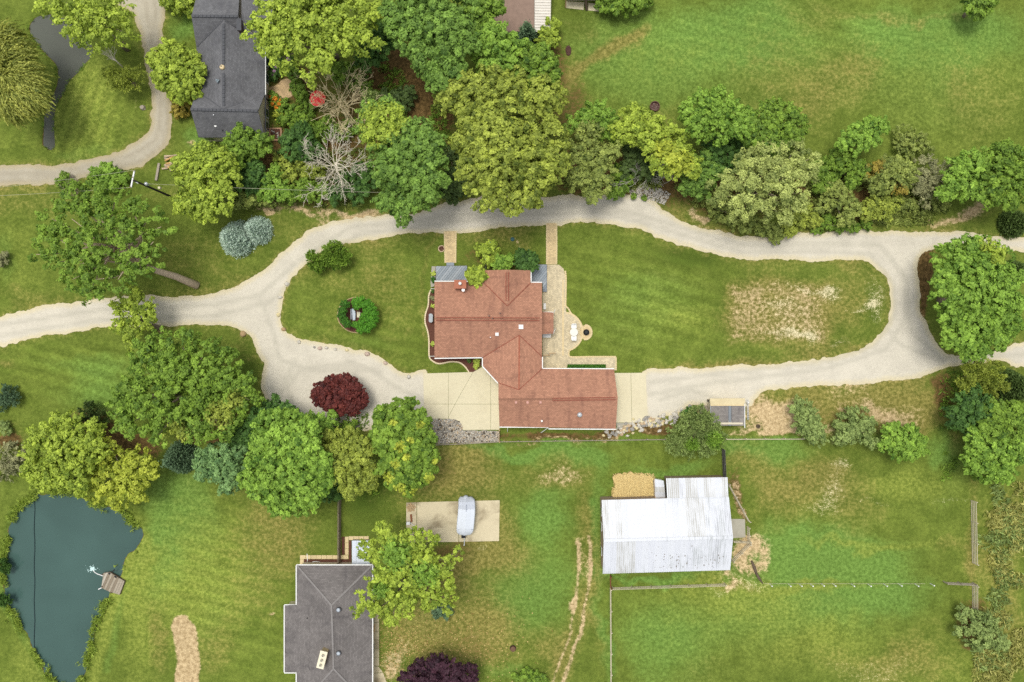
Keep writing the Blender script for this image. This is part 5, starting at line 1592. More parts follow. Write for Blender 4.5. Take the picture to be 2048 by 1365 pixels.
ring_of(1309, 214, .72, .35, plain('rusty_ring', srgb(98, 70, 62), .8, .25), 'round rusty fire ring full of ash in the upper right field', 'fire_ring', 'fire ring', plain('ash', srgb(120, 100, 92), .95, .3))
x, y, _ = W(1137, 102, 0)
o = MB().blob((x, y, .02), (.45, .75, .22), 4, 10, 6, .12).build('soil_mound', plain('dark_earth', srgb(84, 60, 52), .95, .3))
tag(o, 'oval dark earth mound in the grass below the cream shed', 'earth mound')
x, y, _ = W(1026, 1297, 0)
t_ = thing('tree_stump', (x, y, 0), 'dark cut tree stump on the dry lawn left of the wheel tracks', 'stump')
MB().tube([(x, y, -.05), (x, y, .3)], [.5, .4], 11).build('stump', plain('stump_bark', srgb(74, 54, 44), .95, .3), t_)
MB().tube([(x, y, .3), (x, y, .315)], .36, 11).build('cut_face', plain('stump_face', srgb(110, 84, 66), .95, .3), t_)
x, y, _ = W(286, 216, 0)
t_ = thing('tree_stump', (x, y, 0), 'weathered grey tree stump beside the lane on the small-pond lawn', 'stump')
MB().tube([(x, y, -.05), (x, y, .35)], [.42, .28], 9).build('stump', M_wood, t_)
MB().tube([(x - .45, y + .1, .05), (x, y, .15)], [.05, .16], 6).build('root', M_wood, t_)
MB().tube([(x + .4, y - .3, .05), (x, y, .15)], [.05, .16], 6).build('root', M_wood, t_)
ring_of(324, 661, .42, .18, plain('root_collar', srgb(150, 116, 90), .95, .25), 'small tan ring of cut wood at the road edge under the leaning green tree', 'stump_ring', 'stump', plain('rotten_wood', srgb(80, 56, 42), .95, .3), 12, .14)
ring_of(883, 498, .5, .14, M_stone_c, 'ring of tan stones in the lawn beside the short paver walk', 'stone_ring', 'stone ring', M_mulch, 12, .14)
ring_of(1516, 853, .3, .2, plain('old_tyre', srgb(90, 78, 62), .9, .2), 'small old tyre lying on bare soil right of the grey shed', 'old_tyre', 'tyre', None, 14, .14)

BOULD = [(574,568,.3,'a','cream boulder on the west edge of the front lawn, northernmost of the row'), (560.5,595,.32,'a','pale boulder on the west edge of the front lawn, second from north'), (557.5,630,.32,'c','tan-grey round boulder on the west edge of the front lawn, third from north'), (568,659,.34,'o','orange-brown boulder at the lawn corner nearest the road fork'),
         (598,684,.34,'a','white flat boulder along the south-west lawn edge, first past the orange one'), (629,695,.18,'b','small grey-green stone beside the pinkish boulder on the lawn edge'), (640,697,.32,'p','pinkish boulder on the south edge of the front lawn'), (653,696,.26,'a','pale boulder right of the pinkish one on the lawn edge'), (671,699,.28,'a','white boulder midway along the southern lawn edge'), (694,700.5,.24,'c','yellowish boulder on the southern lawn edge above the gravel turn'),
         (735,708.5,.36,'p','pale pink hollowed boulder on the southern lawn edge'), (771,726.5,.28,'p','cream boulder on the lawn edge nearing the concrete apron'), (818,754,.3,'a','cream boulder on the gravel just west of the concrete apron'), (487,668,.46,'o','rusty flat boulder on the lawn corner south of the road fork'), (1325,655,.0,'a','')]
COLS = {'a': M_stone_a, 'b': M_stone_b, 'c': plain('stone_cream', srgb(210, 196, 150), .9, .2, 6), 'o': plain('stone_orange', srgb(172, 146, 108), .9, .2, 6), 'p': plain('stone_pink', srgb(186, 166, 150), .9, .2, 6)}
for k, (px, py, r, c, lab) in enumerate(BOULD):
    if r:
        x, y, _ = W(px, py, 0)
        o = MB().blob((x, y, r * .3), (r * rnd.uniform(.85, 1.25), r * rnd.uniform(.75, 1.0), r * .6), k + 40, 9, 6, .16).build('boulder', COLS[c], None, True)
        tag(o, lab, 'boulder', 'boulders along the gravel loop')

# rip-rap of pale rocks below the east apron
rr_ = thing('rock_border', W(1290, 855, 0), 'band of pale broken rocks below the east concrete apron', 'rock border')
rmesh = [MB().blob((0, 0, 0), (.26, .2, .16), 60 + k, 7, 5, .25).mesh('rock', [M_stone_a, COLS['c'], M_stone_a, M_stone_b, M_stone_c][k % 5]) for k in range(10)]
line = [(1212,866),(1238,862),(1258,855),(1285,850),(1315,846),(1330,840),(1350,836),(1366,826),(1380,814)]
Lp = [np.array(W(*p, 0)[:2]) for p in line]
for k in range(190):
    i = rnd.choices(range(8), [2.2, 2.4, 3.0, 3.2, 2.0, 2.4, 1.2, 1.3])[0]
    f = rnd.random()
    p = Lp[i] * (1 - f) + Lp[i + 1] * f
    w = .75 if i < 6 else .45
    o = bpy.data.objects.new('rock', rmesh[rnd.randrange(10)])
    C.objects.link(o)
    s_ = rnd.uniform(.55, 1.35)
    o.scale = (s_, s_, s_)
    o.rotation_euler = (0, 0, rnd.uniform(0, 6.28))
    o.location = (p[0] + rnd.gauss(0, .3) * w * 1.3, p[1] + rnd.gauss(0, .62) * w, .06 * s_)
    attach(o, rr_)
for k, (px, py) in enumerate(sorted(((882,850), (900,852), (904,862), (873,879), (938,868), (968,866), (987,866), (948,877), (911,880)))):
    x, y, _ = W(px, py, 0)
    o = MB().blob((x, y, .1), (.2, .2, .16), int(px), 8, 5, .3).build('dark_rock', M_stone_d)
    tag(o, 'dark rock among the loose pale stones below the concrete apron, ' + ORD[k] + ' from the left', 'rock', 'dark rocks in the stone bed')

# hay pile, red parasol, square fire pit, patio of the slate house
x, y, _ = W(1267, 973, 0)
hy_ = thing('hay_pile', (x, y, 0), 'flattened golden hay pile against the north wall of the barn', 'hay pile')
q = np.random.default_rng(77)
b = MB()
ring = G([(1230,951),(1250,948),(1280,949),(1303,950),(1306,965),(1304,997),(1262,998),(1229,996),(1226,982),(1231,968)])
b.prism(ragged(smooth_ring(ring, .25), .5, 17), 0, .6).build('heap', plain('golden_hay', srgb(198, 174, 118), .95, .35, 4), hy_)
st = MB()
cxh, cyh = sum(p[0] for p in ring) / 10, sum(p[1] for p in ring) / 10
for k in range(2600):
    xx, yy = q.uniform(x - 3.3, x + 3.2), q.uniform(y - 2.1, y + 2.1)
    if not inside(np.array([xx]), np.array([yy]), [(cxh + (p[0] - cxh) * 1.1, cyh + (p[1] - cyh) * 1.1) for p in ring])[0]:
        continue
    a, L = q.uniform(0, 6.28), q.uniform(.15, .4)
    d = Vector((math.cos(a), math.sin(a), q.uniform(-.4, .5))) * L
    z = (.62 if inside(np.array([xx]), np.array([yy]), ring)[0] else .1) + q.uniform(0, .2)
    s_ = Vector((-math.sin(a), math.cos(a), 0)) * .03
    c_ = Vector((xx, yy, z))
    st.add([c_ - d / 2 - s_, c_ - d / 2 + s_, c_ + d / 2 + s_, c_ + d / 2 - s_], [(0, 1, 2, 3)])
o = st.build('straw', plain('straw', srgb(214, 190, 130), .9, .35, 7), hy_)
o['kind'] = 'stuff'
x, y, _ = W(634.5, 196.5, 2.5)
um = thing('red_parasol', (x, y, 0), 'faded red octagonal parasol under the bare branches of the dead tree', 'parasol')
M_par = [plain('red_canvas', srgb(218, 58, 58), .8, .08), plain('red_canvas_pale', srgb(224, 78, 76), .8, .08)]
for k in range(8):
    a0, a1 = k * math.pi / 4 + .2, (k + 1) * math.pi / 4 + .2
    MB().slab([(x, y, 2.75), (x + 1.16 * math.cos(a0), y + 1.16 * math.sin(a0), 2.3), (x + 1.16 * math.cos(a1), y + 1.16 * math.sin(a1), 2.3)], .02).build('canopy_panel', M_par[k % 2], um)
MB().tube([(x, y, 0), (x, y, 2.85)], .03, 7).build('pole', M_white, um)
MB().lathe((x, y, 0), [(.3, 0), (.3, .08), (.05, .12)], 12).build('base', M_dark, um)
tt = thing('garden_table', (x, y, 0), 'dark garden table standing in the shade of the red parasol', 'table')
MB().lathe((x, y, 0), [(.6, .7), (.62, .72), (.6, .74)], 16).build('tabletop', M_wooddark, tt)
MB().tube([(x, y, 0), (x, y, .7)], .07, 7).build('pedestal', M_wooddark, tt)
x, y, _ = W(552, 270, 0)
fp = thing('square_planter', (x, y, 0), 'square brick-edged planter with grey stones beside the slate house', 'planter')
for dx, dy, sx, sy in ((0, .82, 1.8, .2), (0, -.82, 1.8, .2), (.8, 0, .2, 1.44), (-.8, 0, .2, 1.44)):
    MB().box((x + dx, y + dy, .15), (sx, sy, .3)).build('edge', plain('planter_brick', srgb(176, 140, 112), .9, .2), fp)
MB().box((x, y, .08), (1.4, 1.44, .16)).build('soil', M_mulch, fp)
for k in range(9):
    MB().blob((x + rnd.uniform(-.5, .5), y + rnd.uniform(-.5, .5), .2), (.16, .13, .12), k, 7, 5).build('stone', [M_stone_a, M_stone_d, M_stone_b][k % 3], fp, True)
pt = sheet('slate_house_patio', ragged(smooth_ring(G([(531,176),(552,172),(566,160),(578,158),(588,170),(590,188),(570,196),(548,192),(531,188)]), .4), .2, 3), .03, paver_material('sand_pavers', srgb(206, 178, 136), .4, .3))
tag(pt, 'tan garden patio beside the east wall of the slate-roofed house', 'patio')
x, y, _ = W(377, 22, 0)
bxx = thing('white_cabinet', (x, y, 0), 'small white cabinet at the north-west corner of the slate-roofed house', 'cabinet')
MB().box((x, y, .7), (.6, 1.0, 1.4)).build('body', M_cream, bxx)
MB().box((x, y, 1.43), (.7, 1.1, .06)).build('top', M_white, bxx)

# lawn bits north of the house
x, y, _ = W(978, 487, 1.0)
bb = thing('bird_bath', (x, y, 0), 'pale turquoise bird bath north of the shrubs by the house', 'bird bath')
MB().lathe((x, y, 0), [(.22, 0), (.1, .1), (.08, .75), (.14, .8)], 12).build('pedestal', M_stone_b, bb, True)
MB().lathe((x, y, .78), [(.1, 0), (.28, .06), (.32, .14), (.28, .14), (.1, .06)], 16).build('basin', plain('turquoise_basin', srgb(140, 206, 190), .4, .1), bb, True)
lp_ = thing('lamp_post', W(971.5, 541, 0), 'slim grey post standing among the shrubs against the north wing', 'post')
MB().tube([W(971.5, 541, 0), W(971.5, 519, 2.8)], .05, 7).build('pole', M_steel, lp_)
MB().lathe(W(971.5, 519, 2.8), [(.05, 0), (.09, .1), (.02, .16)], 8).build('cap', M_steel, lp_)
x, y, _ = W(1025, 479, 0)
o = MB().lathe((x, y, 0), [(.3, 0), (.3, .06), (.24, .1), (.03, .12)], 14).build('well_cover', plain('blue_green_lid', srgb(58, 96, 98), .6, .15), None, True)
tag(o, 'dark teal round cover in the lawn north of the house', 'well cover')

# the round bed with its bench
rb = thing('round_flower_bed', W(715, 629, 0), 'round bed of brown mulch with pale edging in the front lawn', 'flower bed')
rbp = [(715 + 40 * math.cos(t) * 1.0, 630.5 + 35.5 * math.sin(t)) for t in np.linspace(0, 2 * math.pi, 30)[:-1]]
sheet('mulch', G(rbp), .03, M_mulch, 0, None, rb)
border(rb, rbp, .12, .08, plain('tan_edge_block', srgb(176, 156, 116), .9, .2, 8), .3, 'edging', True)
x, y, _ = W(707.5, 629.5, 0)
be_ = thing('garden_bench', (x, y, 0), 'pale blue-grey curved garden bench inside the round bed', 'bench')
M_bench = plain('pale_bench', srgb(196, 206, 216), .6, .06)
MB().prism([(x - .22, y + .82), (x + .1, y + .78), (x + .3, y + .45), (x + .34, y - .1), (x + .3, y - .78), (x - .05, y - .86), (x - .1, y - .1)], .4, .47).build('seat', M_bench, be_)
MB().box((x - .22, y, .62), (.07, 1.5, .4)).build('backrest', M_bench, be_)
for dy in (-.6, .6):
    MB().box((x + .08, y + dy, .2), (.3, .09, .4)).build('leg', M_bench, be_)
x, y, _ = W(718.5, 630, 0)
tb2 = thing('stone_side_table', (x, y, 0), 'cream square stone table beside the curved bench in the round bed', 'table')
MB().box((x, y, .45), (.46, .8, .08)).build('tabletop', plain('cream_stone', srgb(222, 214, 186), .8, .08), tb2)
MB().box((x, y, .2), (.25, .4, .42)).build('pedestal', M_stone_b, tb2)
# ---------------------------------------------------------------- trees and plants
LEAFMAT = {}
LEAFGAIN = 1.24


def leaf_material(key, lo, hi, trans=.2, rough=.6):
    if key in LEAFMAT:
        return LEAFMAT[key]
    t = NT('leaves_' + key)
    tint = t.attr('tint')
    c = t.mix(t.rng(tint, 0, 1, 0, 1, False), lo, hi)
    d = t.n('ShaderNodeBsdfPrincipled')
    t.put(d.inputs['Base Color'], c)
    d.inputs['Roughness'].default_value = rough
    d.inputs['Specular IOR Level'].default_value = .25
    tr = t.n('ShaderNodeBsdfTranslucent')
    t.put(tr.inputs['Color'], t.mul(c, 1.2))
    mx = t.n('ShaderNodeMixShader')
    mx.inputs[0].default_value = trans
    t.t.links.new(d.outputs[0], mx.inputs[1])
    t.t.links.new(tr.outputs[0], mx.inputs[2])
    t.t.links.new(mx.outputs[0], t.out.inputs['Surface'])
    LEAFMAT[key] = t.m
    return t.m


PAL = {
    'lime': ((92, 120, 34), (184, 202, 78)), 'yellow': ((116, 136, 36), (200, 208, 80)), 'bright': ((72, 112, 34), (156, 190, 76)), 'mid': ((66, 100, 38), (140, 174, 76)),
    'green': ((66, 100, 32), (142, 172, 64)), 'deep': ((42, 76, 32), (98, 134, 60)), 'olive': ((80, 100, 32), (178, 190, 80)), 'oliv2': ((84, 104, 44), (166, 178, 90)), 'willow': ((90, 110, 42), (188, 190, 94)),
    'pine': ((104, 122, 58), (192, 202, 116)), 'juniper': ((86, 110, 52), (162, 180, 104)), 'blue': ((128, 160, 142), (206, 222, 204)), 'bluegreen': ((76, 116, 66), (144, 178, 108)), 'dark': ((54, 74, 38), (98, 120, 60)), 'darkspruce': ((70, 98, 72), (114, 140, 102)),
    'purple': ((58, 24, 26), (124, 62, 54)), 'plum': ((38, 22, 32), (84, 52, 64)), 'ochre': ((116, 108, 40), (182, 164, 72)), 'grey': ((110, 114, 76), (166, 166, 118)), 'hedge': ((58, 112, 30), (104, 164, 46)), 'hedgedark': ((42, 86, 26), (84, 136, 42)), 'orange': ((190, 104, 20), (232, 160, 50)), 'pink': ((150, 90, 130), (206, 170, 196)),
    'weed': ((120, 130, 58), (190, 186, 108)), 'reed': ((104, 132, 44), (164, 182, 76)), 'twig': ((140, 124, 96), (180, 164, 130)), 'hosta': ((150, 180, 60), (214, 222, 110)),
}


def leafmat(key):
    lo, hi = PAL[key]
    return leaf_material(key, tuple(v * LEAFGAIN * .66 for v in srgb(*lo)), tuple(v * LEAFGAIN for v in srgb(*hi)))


def quads_mesh(name, P, T, B, tint, m):
    """rhombic leaves: centres P, half axes T and B, one tint per leaf"""
    n = len(P)
    v = np.stack([P + T, P + B, P - T, P - B], 1).reshape(-1, 3).astype(np.float32)
    me = bpy.data.meshes.new(name)
    me.vertices.add(n * 4)
    me.vertices.foreach_set('co', v.ravel())
    me.loops.add(n * 4)
    me.loops.foreach_set('vertex_index', np.arange(n * 4, dtype=np.int32))
    me.polygons.add(n)
    me.polygons.foreach_set('loop_start', np.arange(0, n * 4, 4, dtype=np.int32))
    me.update(calc_edges=True)
    at = me.attributes.new('tint', 'FLOAT', 'FACE')
    at.data.foreach_set('value', np.clip(tint, 0, 1).astype(np.float32))
    me.materials.append(m)
    return me


def unit(a):
    return a / (np.linalg.norm(a, axis=-1, keepdims=True) + 1e-9)


NLEAF = [0]


def leaves(lobes, q, leaf=.2, rc=.8, per=60, cov=1.0, zs=.85, up=.5, aspect=.6, style='broad', low=-.45, open_=0.0, clumpvar=.28):
    """leaves on the upper faces of clumps, clumps spread over and inside a set of lobes (x, y, z, r)"""
    L = np.array(lobes, float)
    cs, cn = [], []
    for i, (x, y, z, r) in enumerate(L):
        for lo, hi, frac in ((.66, 1.14, 1.0), (.3, .55, .22 * (open_ < .1))):
            n = int(cov * frac * 4 * math.pi * r * r * .72 / (math.pi * (rc * .85) ** 2) + (2.5 if lo > .7 else 0))
            if n < 1:
                continue
            # best-candidate spacing keeps clumps apart, so that dark creases stay between them
            d = []
            pool = unit(q.normal(size=(n * 6, 3)))
            pool = pool[pool[:, 2] > low]
            md = (1.5 * rc / max(r, .3)) * .62
            for v in pool:
                if len(d) >= n:
                    break
                if not d or np.min(np.linalg.norm(np.array(d) - v, axis=1)) > md * q.uniform(.55, 1.0):
                    d.append(v)
            if not d:
                continue
            d = np.array(d)
            rr = r * q.uniform(lo, hi, len(d))
            c = np.array([x, y, z]) + d * rr[:, None] * np.array([1, 1, zs])
            ok = np.ones(len(c), bool)
            for j in range(len(L)):
                if j != i:
                    ok &= np.linalg.norm((c - L[j, :3]) / np.array([1, 1, zs]), axis=1) > L[j, 3] * (.78 if lo > .7 else .4)
            if open_ > 0:
                ok &= q.random(len(c)) > open_
            ok &= c[:, 2] > .12
            cs.append(c[ok])
            cn.append(d[ok])
    c, d = np.concatenate(cs), np.concatenate(cn)
    n = len(c)
    ctint = np.clip(q.normal(.46, clumpvar * .8, n), 0, 1)
    crad = rc * q.uniform(.6, 1.2, n)
    k = np.repeat(np.arange(n), np.maximum(6, (per * (crad / rc) ** 2)).astype(int))
    N = len(k)
    od = unit(unit(q.normal(size=(N, 3))) + d[k] * .5 + np.array([0, 0, .35]))
    ctr = np.average(L[:, :3], axis=0, weights=L[:, 3])
    e1 = c - ctr
    e1[:, 2] = e1[:, 2] * .25 - .15 * np.linalg.norm(e1[:, :2], axis=1)
    e1 = unit(unit(e1) * .7 + d * .75 * np.array([1, 1, .3]) + q.normal(size=d.shape) * .42)
    e2 = unit(np.cross(e1, d + q.normal(size=d.shape) * .3))
    e3 = np.cross(e1, e2)
    shell = np.where(q.random(N) < .78, q.uniform(.72, 1.06, N), q.uniform(.2, .8, N))
    wob = 1 + .22 * np.sin(od[:, 0] * 5 + k * 1.7) * np.sin(od[:, 1] * 5 + k * 2.3)
    of = od * (crad[k] * shell * wob)[:, None]
    st = (1.08, .98, .8) if style == 'clumpy' else (1.42, .82, .72)
    a1 = (of * e1[k]).sum(1) * st[0]
    a2 = (of * e2[k]).sum(1) * st[1]
    a3 = (of * e3[k]).sum(1) * st[2]
    P = c[k] + e1[k] * a1[:, None] + e2[k] * a2[:, None] + e3[k] * a3[:, None]
    if style == 'needle':
        nrm = unit(q.normal(size=(N, 3)) + np.array([0, 0, .6]))
        ax = unit(od + q.normal(size=(N, 3)) * .3)
        bx = unit(np.cross(ax, nrm))
        s = leaf * q.uniform(.7, 1.3, N)[:, None]
        T, B = ax * s, bx * s * aspect
    else:
        nrm = unit(od * .7 + d[k] * .25 + np.array([0, 0, up]) + q.normal(size=(N, 3)) * .36)
        ax = unit(np.cross(nrm, q.normal(size=(N, 3))))
        bx = np.cross(nrm, ax)
        s = leaf * q.uniform(.6, 1.35, N)[:, None]
        T, B = ax * s, bx * s * aspect
    tint = ctint[k] * .66 + q.random(N) * .42 - .03
    NLEAF[0] += N
    return P, T, B, tint


BARK = [plain('bark_grey', srgb(128, 116, 100), .95, .3, 4), plain('bark_brown', srgb(96, 78, 60), .95, .3, 4), plain('bark_pale', srgb(186, 168, 142), .95, .25, 4)]
DEADWOOD = plain('bleached_wood', srgb(214, 206, 186), .9, .15, 4)


def limb(a, b, seed, wob=.06):
    q = random.Random(seed)
    a, b = Vector(a), Vector(b)
    L = (b - a).length
    return [a + (b - a) * t + Vector((q.uniform(-1, 1), q.uniform(-1, 1), q.uniform(-.5, .5))) * L * wob * math.sin(math.pi * t) for t in (0, .3, .6, 1)]


TREE_N = [0]


def tree(name, lobes_px, H, pal, label, cat='tree', style='broad', base=None, leaf=.26, rc=.62, per=34, cov=1.2, up=.5, flat=1.0, group=None, aspect=.6, open_=0.0, bark=0, accent=None, low=-.45, drop=.34, lean=None, trunk=True, zmin=.7, clumpvar=.28, zs=.85):
    """lobes_px: (px, py, radius px) of the crown as the photograph shows it; H: height of its top"""
    TREE_N[0] += 1
    q = np.random.default_rng(1000 + TREE_N[0] * 7)
    cx = sum(l[0] * l[2] for l in lobes_px) / sum(l[2] for l in lobes_px)
    cy = sum(l[1] * l[2] for l in lobes_px) / sum(l[2] for l in lobes_px)
    lob = []
    for px, py, r in lobes_px:
        rw = r / S * (HC - H * .7) / HC
        dist = math.hypot(px - cx, py - cy) / S
        z = H - rw * .85 - drop * dist * flat + q.uniform(-.2, .1) * min(rw, 3) * 2
        z = max(z, rw * zmin, H * .3)
        x, y, _ = W(px, py, z)
        lob.append((x, y, z, rw * (.92 if len(lobes_px) > 4 else .95)))
    # ragged outline: extra small lobes on the rim of the big ones
    extra = []
    for x, y, z, r in lob:
        if r > 1.2:
            for _ in range(3):
                d = unit(q.normal(size=3))
                d[2] = d[2] * .5 + .15
                e = q.uniform(.86, 1.12)
                extra.append((x + d[0] * r * e, y + d[1] * r * e, max(z + d[2] * r * .75, .5), r * q.uniform(.2, .38)))
    if base is None:
        ax = sum(l[0] * l[3] for l in lob) / sum(l[3] for l in lob)
        ay = sum(l[1] * l[3] for l in lob) / sum(l[3] for l in lob)
    else:
        ax, ay, _ = W(base[0], base[1], 0)
    t = thing(name, (ax, ay, 0), label, cat, group)
    P, T, B, tint = leaves(lob + extra, q, leaf * .84, rc * .95, int(per * 1.25), cov * .56, zs, up, aspect, style, low, open_, clumpvar)
    me = quads_mesh('crown', P, T, B, tint, leafmat(pal))
    if accent:
        me.materials.append(leafmat(accent[0]))
        # whole clumps of another colour, where the photograph shows them
        a = np.zeros(len(P), bool)
        for px, py, r in accent[1]:
            pz = P[:, 2]
            kx = (HC - pz) / HC / S
            u = P[:, 0] / kx + 1024
            v = 682.5 - P[:, 1] / kx
            a |= ((u - px) ** 2 + (v - py) ** 2 < (r * (0.7 + .6 * q.random(len(P)))) ** 2)
        me.polygons.foreach_set('material_index', a.astype(np.int32))
    o = bpy.data.objects.new('crown', me)
    C.objects.link(o)
    attach(o, t)
    if trunk and H > 1.6:
        top = (sum(l[0] for l in lob) / len(lob), sum(l[1] for l in lob) / len(lob), max(H * .5, 1.0))
        r0 = .045 * H ** .9 + .03
        b = MB().tube(limb((ax, ay, -.1), top, TREE_N[0], .07), [r0 * 1.25, r0, r0 * .85, r0 * .65], 8)
        b.build('trunk', BARK[bark], t, True)
        b = MB()
        for i, (x, y, z, r) in enumerate(lob):
            p0 = Vector((ax, ay, -.1)).lerp(Vector(top), .6 + .4 * (i % 3) / 2)
            b.tube(limb(p0, (x, y, z + r * .3), i + TREE_N[0] * 31, .1), [r0 * .5, r0 * .36, r0 * .22, r0 * .08], 5)
        b.build('limbs', BARK[bark], t, True)
    return t


def spruce(lobes_px, H, pal, label, name='blue_spruce', cat='tree', leaf=.17, n_arm=9, group=None, dens=1.0):
    """cones of branch layers: each branch a spray of needles rising at its tip"""
    TREE_N[0] += 1
    q = np.random.default_rng(4000 + TREE_N[0])
    px, py, r = lobes_px
    rw = r / S * .97
    zc = H * .35
    x, y, _ = W(px, py, zc)
    t = thing(name, (x, y, 0), label, cat, group)
    Ps, Ts, Bs, ts = [], [], [], []
    z = .25
    tiers = max(5, int(H / .34))
    for i in range(tiers):
        f = i / (tiers - 1)
        z = .25 + (H - .3) * f
        R_ = rw * (1 - f) ** .8 * q.uniform(.92, 1.06) + .06
        n = max(4, int(n_arm * (1 - f) * rw * 1.15) + 4)
        for k in range(n):
            a = 2 * math.pi * (k + q.random() * .7) / n + i
            m = int(max(8, 30 * R_ * dens))
            u = q.random(m) ** .7
            rr = R_ * u * q.uniform(.9, 1.1)
            spread = (.1 + .2 * u) * q.normal(size=m)
            bx, by = math.cos(a), math.sin(a)
            P = np.stack([x + bx * rr - by * spread, y + by * rr + bx * spread, z - .22 * rr + .2 * u ** 2 + q.normal(size=m) * .05], 1)
            ax = unit(np.stack([bx + q.normal(size=m) * .5, by + q.normal(size=m) * .5, .5 + q.normal(size=m) * .4], 1))
            nn = unit(np.cross(ax, q.normal(size=(m, 3))))
            s = leaf * q.uniform(.6, 1.2, m)[:, None]
            Ps.append(P); Ts.append(ax * s); Bs.append(nn * s * .38)
            ts.append(np.clip(.2 + .6 * u + q.normal(size=m) * .16, 0, 1) * .8 + q.random() * .2)
    P, T, B, tt = [np.concatenate(v) for v in (Ps, Ts, Bs, ts)]
    NLEAF[0] += len(P)
    o = bpy.data.objects.new('crown', quads_mesh('crown', P, T, B, tt, leafmat(pal)))
    C.objects.link(o)
    attach(o, t)
    MB().tube([(x, y, -.1), (x, y, H * .9)], [.06 + H * .02, .02], 7).build('trunk', BARK[1], t, True)
    return t


def weeping(lobes_px, H, pal, label):
    TREE_N[0] += 1
    q = np.random.default_rng(9000)
    lob = []
    for px, py, r in lobes_px:
        rw = r / S * .92
        z = H - rw * .8
        x, y, _ = W(px, py, z)
        lob.append((x, y, z, rw))
    ax = sum(l[0] for l in lob) / len(lob)
    ay = sum(l[1] for l in lob) / len(lob)
    t = thing('willow_tree', (ax, ay, 0), label, 'tree')
    Ps, Ts, Bs, ts = [], [], [], []
    for x, y, z, r in lob:
        for k in range(int(150 * r)):
            d = unit(q.normal(size=3))
            d[2] = abs(d[2]) * .7
            p = np.array([x, y, z]) + d * r * q.uniform(.45, .95) * np.array([1, 1, .8])
            out = np.array([p[0] - ax, p[1] - ay, 0.0])
            out = out / (np.linalg.norm(out) + 1e-6)
            wind = np.array([.75, -.45, 0]) + q.normal(size=3) * .55
            v = out * .6 + wind * .5 + np.array([0, 0, .25])
            m = int(q.integers(10, 18))
            c = q.random()
            for i in range(m):
                v = v + np.array([0, 0, -.16]) + q.normal(size=3) * .05
                st = v / np.linalg.norm(v)
                p = p + st * .17
                if p[2] < .4:
                    break
                Ps.append(p + q.normal(size=3) * .05); Ts.append(st * .2)
                b = np.cross(st, q.normal(size=3))
                Bs.append(b / np.linalg.norm(b) * .075)
                ts.append(c * .7 + q.random() * .3)
    P, T, B = np.array(Ps), np.array(Ts), np.array(Bs)
    NLEAF[0] += len(P)
    o = bpy.data.objects.new('crown', quads_mesh('crown', P, T, B, np.array(ts), leafmat(pal)))
    C.objects.link(o)
    attach(o, t)
    b = MB()
    for i, (x, y, z, r) in enumerate(lob):
        b.tube(limb((ax, ay, 2.5), (x, y, z + r * .3), i + 77, .1), [.2, .15, .1, .04], 6)
    MB().tube([(ax, ay, -.1), (ax, ay, 2.6)], [.5, .36], 9).build('trunk', BARK[0], t, True)
    b.build('limbs', BARK[0], t, True)
    return t


def bare_tree(base, fork, H, spread, label, seed, n_main=9, m=None, name='dead_tree', cat='dead tree', bias=(0, 0), thick=.17, levels=4):
    q = random.Random(seed)
    x0, y0, _ = W(base[0], base[1], 0)
    fx, fy, fz = W(fork[0], fork[1], H * .45)
    t = thing(name, (x0, y0, 0), label, cat)
    m = m or DEADWOOD
    MB().tube([(x0, y0, -.1), ((x0 + fx) / 2 + .1, (y0 + fy) / 2, fz * .5), (fx, fy, fz)], [thick * 1.2, thick, thick * .85], 8).build('trunk', m, t, True)
    b = MB()

    def grow_(p, d, L, r, lev):
        pts, rad = [p], [r]
        n = 5
        for i in range(n):
            d = (d + Vector((q.uniform(-1, 1), q.uniform(-1, 1), q.uniform(-.5, .6))) * .26).normalized()
            p = p + d * L / n
            p.z = max(p.z, .1)
            pts.append(p)
            rad.append(r * (1 - .78 * (i + 1) / n))
        b.tube(pts, [max(v, .023) for v in rad], 5 if lev < 2 else 3, False)
        if lev < levels - 1:
            for k in range(q.randint(3, 4) if lev < 2 else 3):
                i = q.randint(1, n - 1)
                dd = (pts[min(i + 1, n)] - pts[i]).normalized()
                s = Vector((q.uniform(-1, 1), q.uniform(-1, 1), q.uniform(-.3, .7)))
                grow_(pts[i], (dd * .8 + s * .75).normalized(), L * q.uniform(.45, .66), max(rad[i] * .62, .014), lev + 1)
    for k in range(n_main):
        a = 2 * math.pi * (k + q.uniform(-.3, .3)) / n_main
        d = Vector((math.cos(a) + bias[0], math.sin(a) + bias[1], q.uniform(.15, 1.0))).normalized()
        s = Vector((fx, fy, fz)) - Vector((fx - x0, fy - y0, fz)) * q.uniform(0, .25)
        grow_(s, d, spread * q.uniform(.7, 1.1), thick * .5, 0)
    b.build('branches', m, t)
    return t


# ---- upper left
weeping([(0, 85, 34), (22, 115, 42), (36, 160, 42), (10, 180, 46), (52, 188, 30), (-20, 130, 46), (20, 205, 26)], 10, 'willow', 'weeping willow with drooping olive fronds at the left edge beside the small pond')
tree('pond_tree', [(100, 8, 26), (138, 10, 34), (180, 25, 44), (215, 45, 40), (248, 66, 24), (180, 68, 34), (155, 55, 26), (128, 34, 20), (235, 25, 28)], 11, 'lime', 'pale lime tree overhanging the upper end of the small pond', base=(256, 98), leaf=.24, rc=.6, per=30, open_=.18, bark=0)
bare_tree((256, 148), (226, 116), 9.5, 2.2, 'thin leafless pale sapling leaning over the grass below the pond tree', 21, 6, None, 'bare_sapling', 'dead tree', (-.6, .5), .1, 2)
tree('olive_conifer', [(238, 158, 22), (262, 160, 20), (222, 150, 14), (275, 150, 12)], 5, 'olive', 'feathery olive conifer between the small pond lawn and gravel lane', style='needle', leaf=.2, aspect=.3, rc=.5, per=40, cov=1.3)
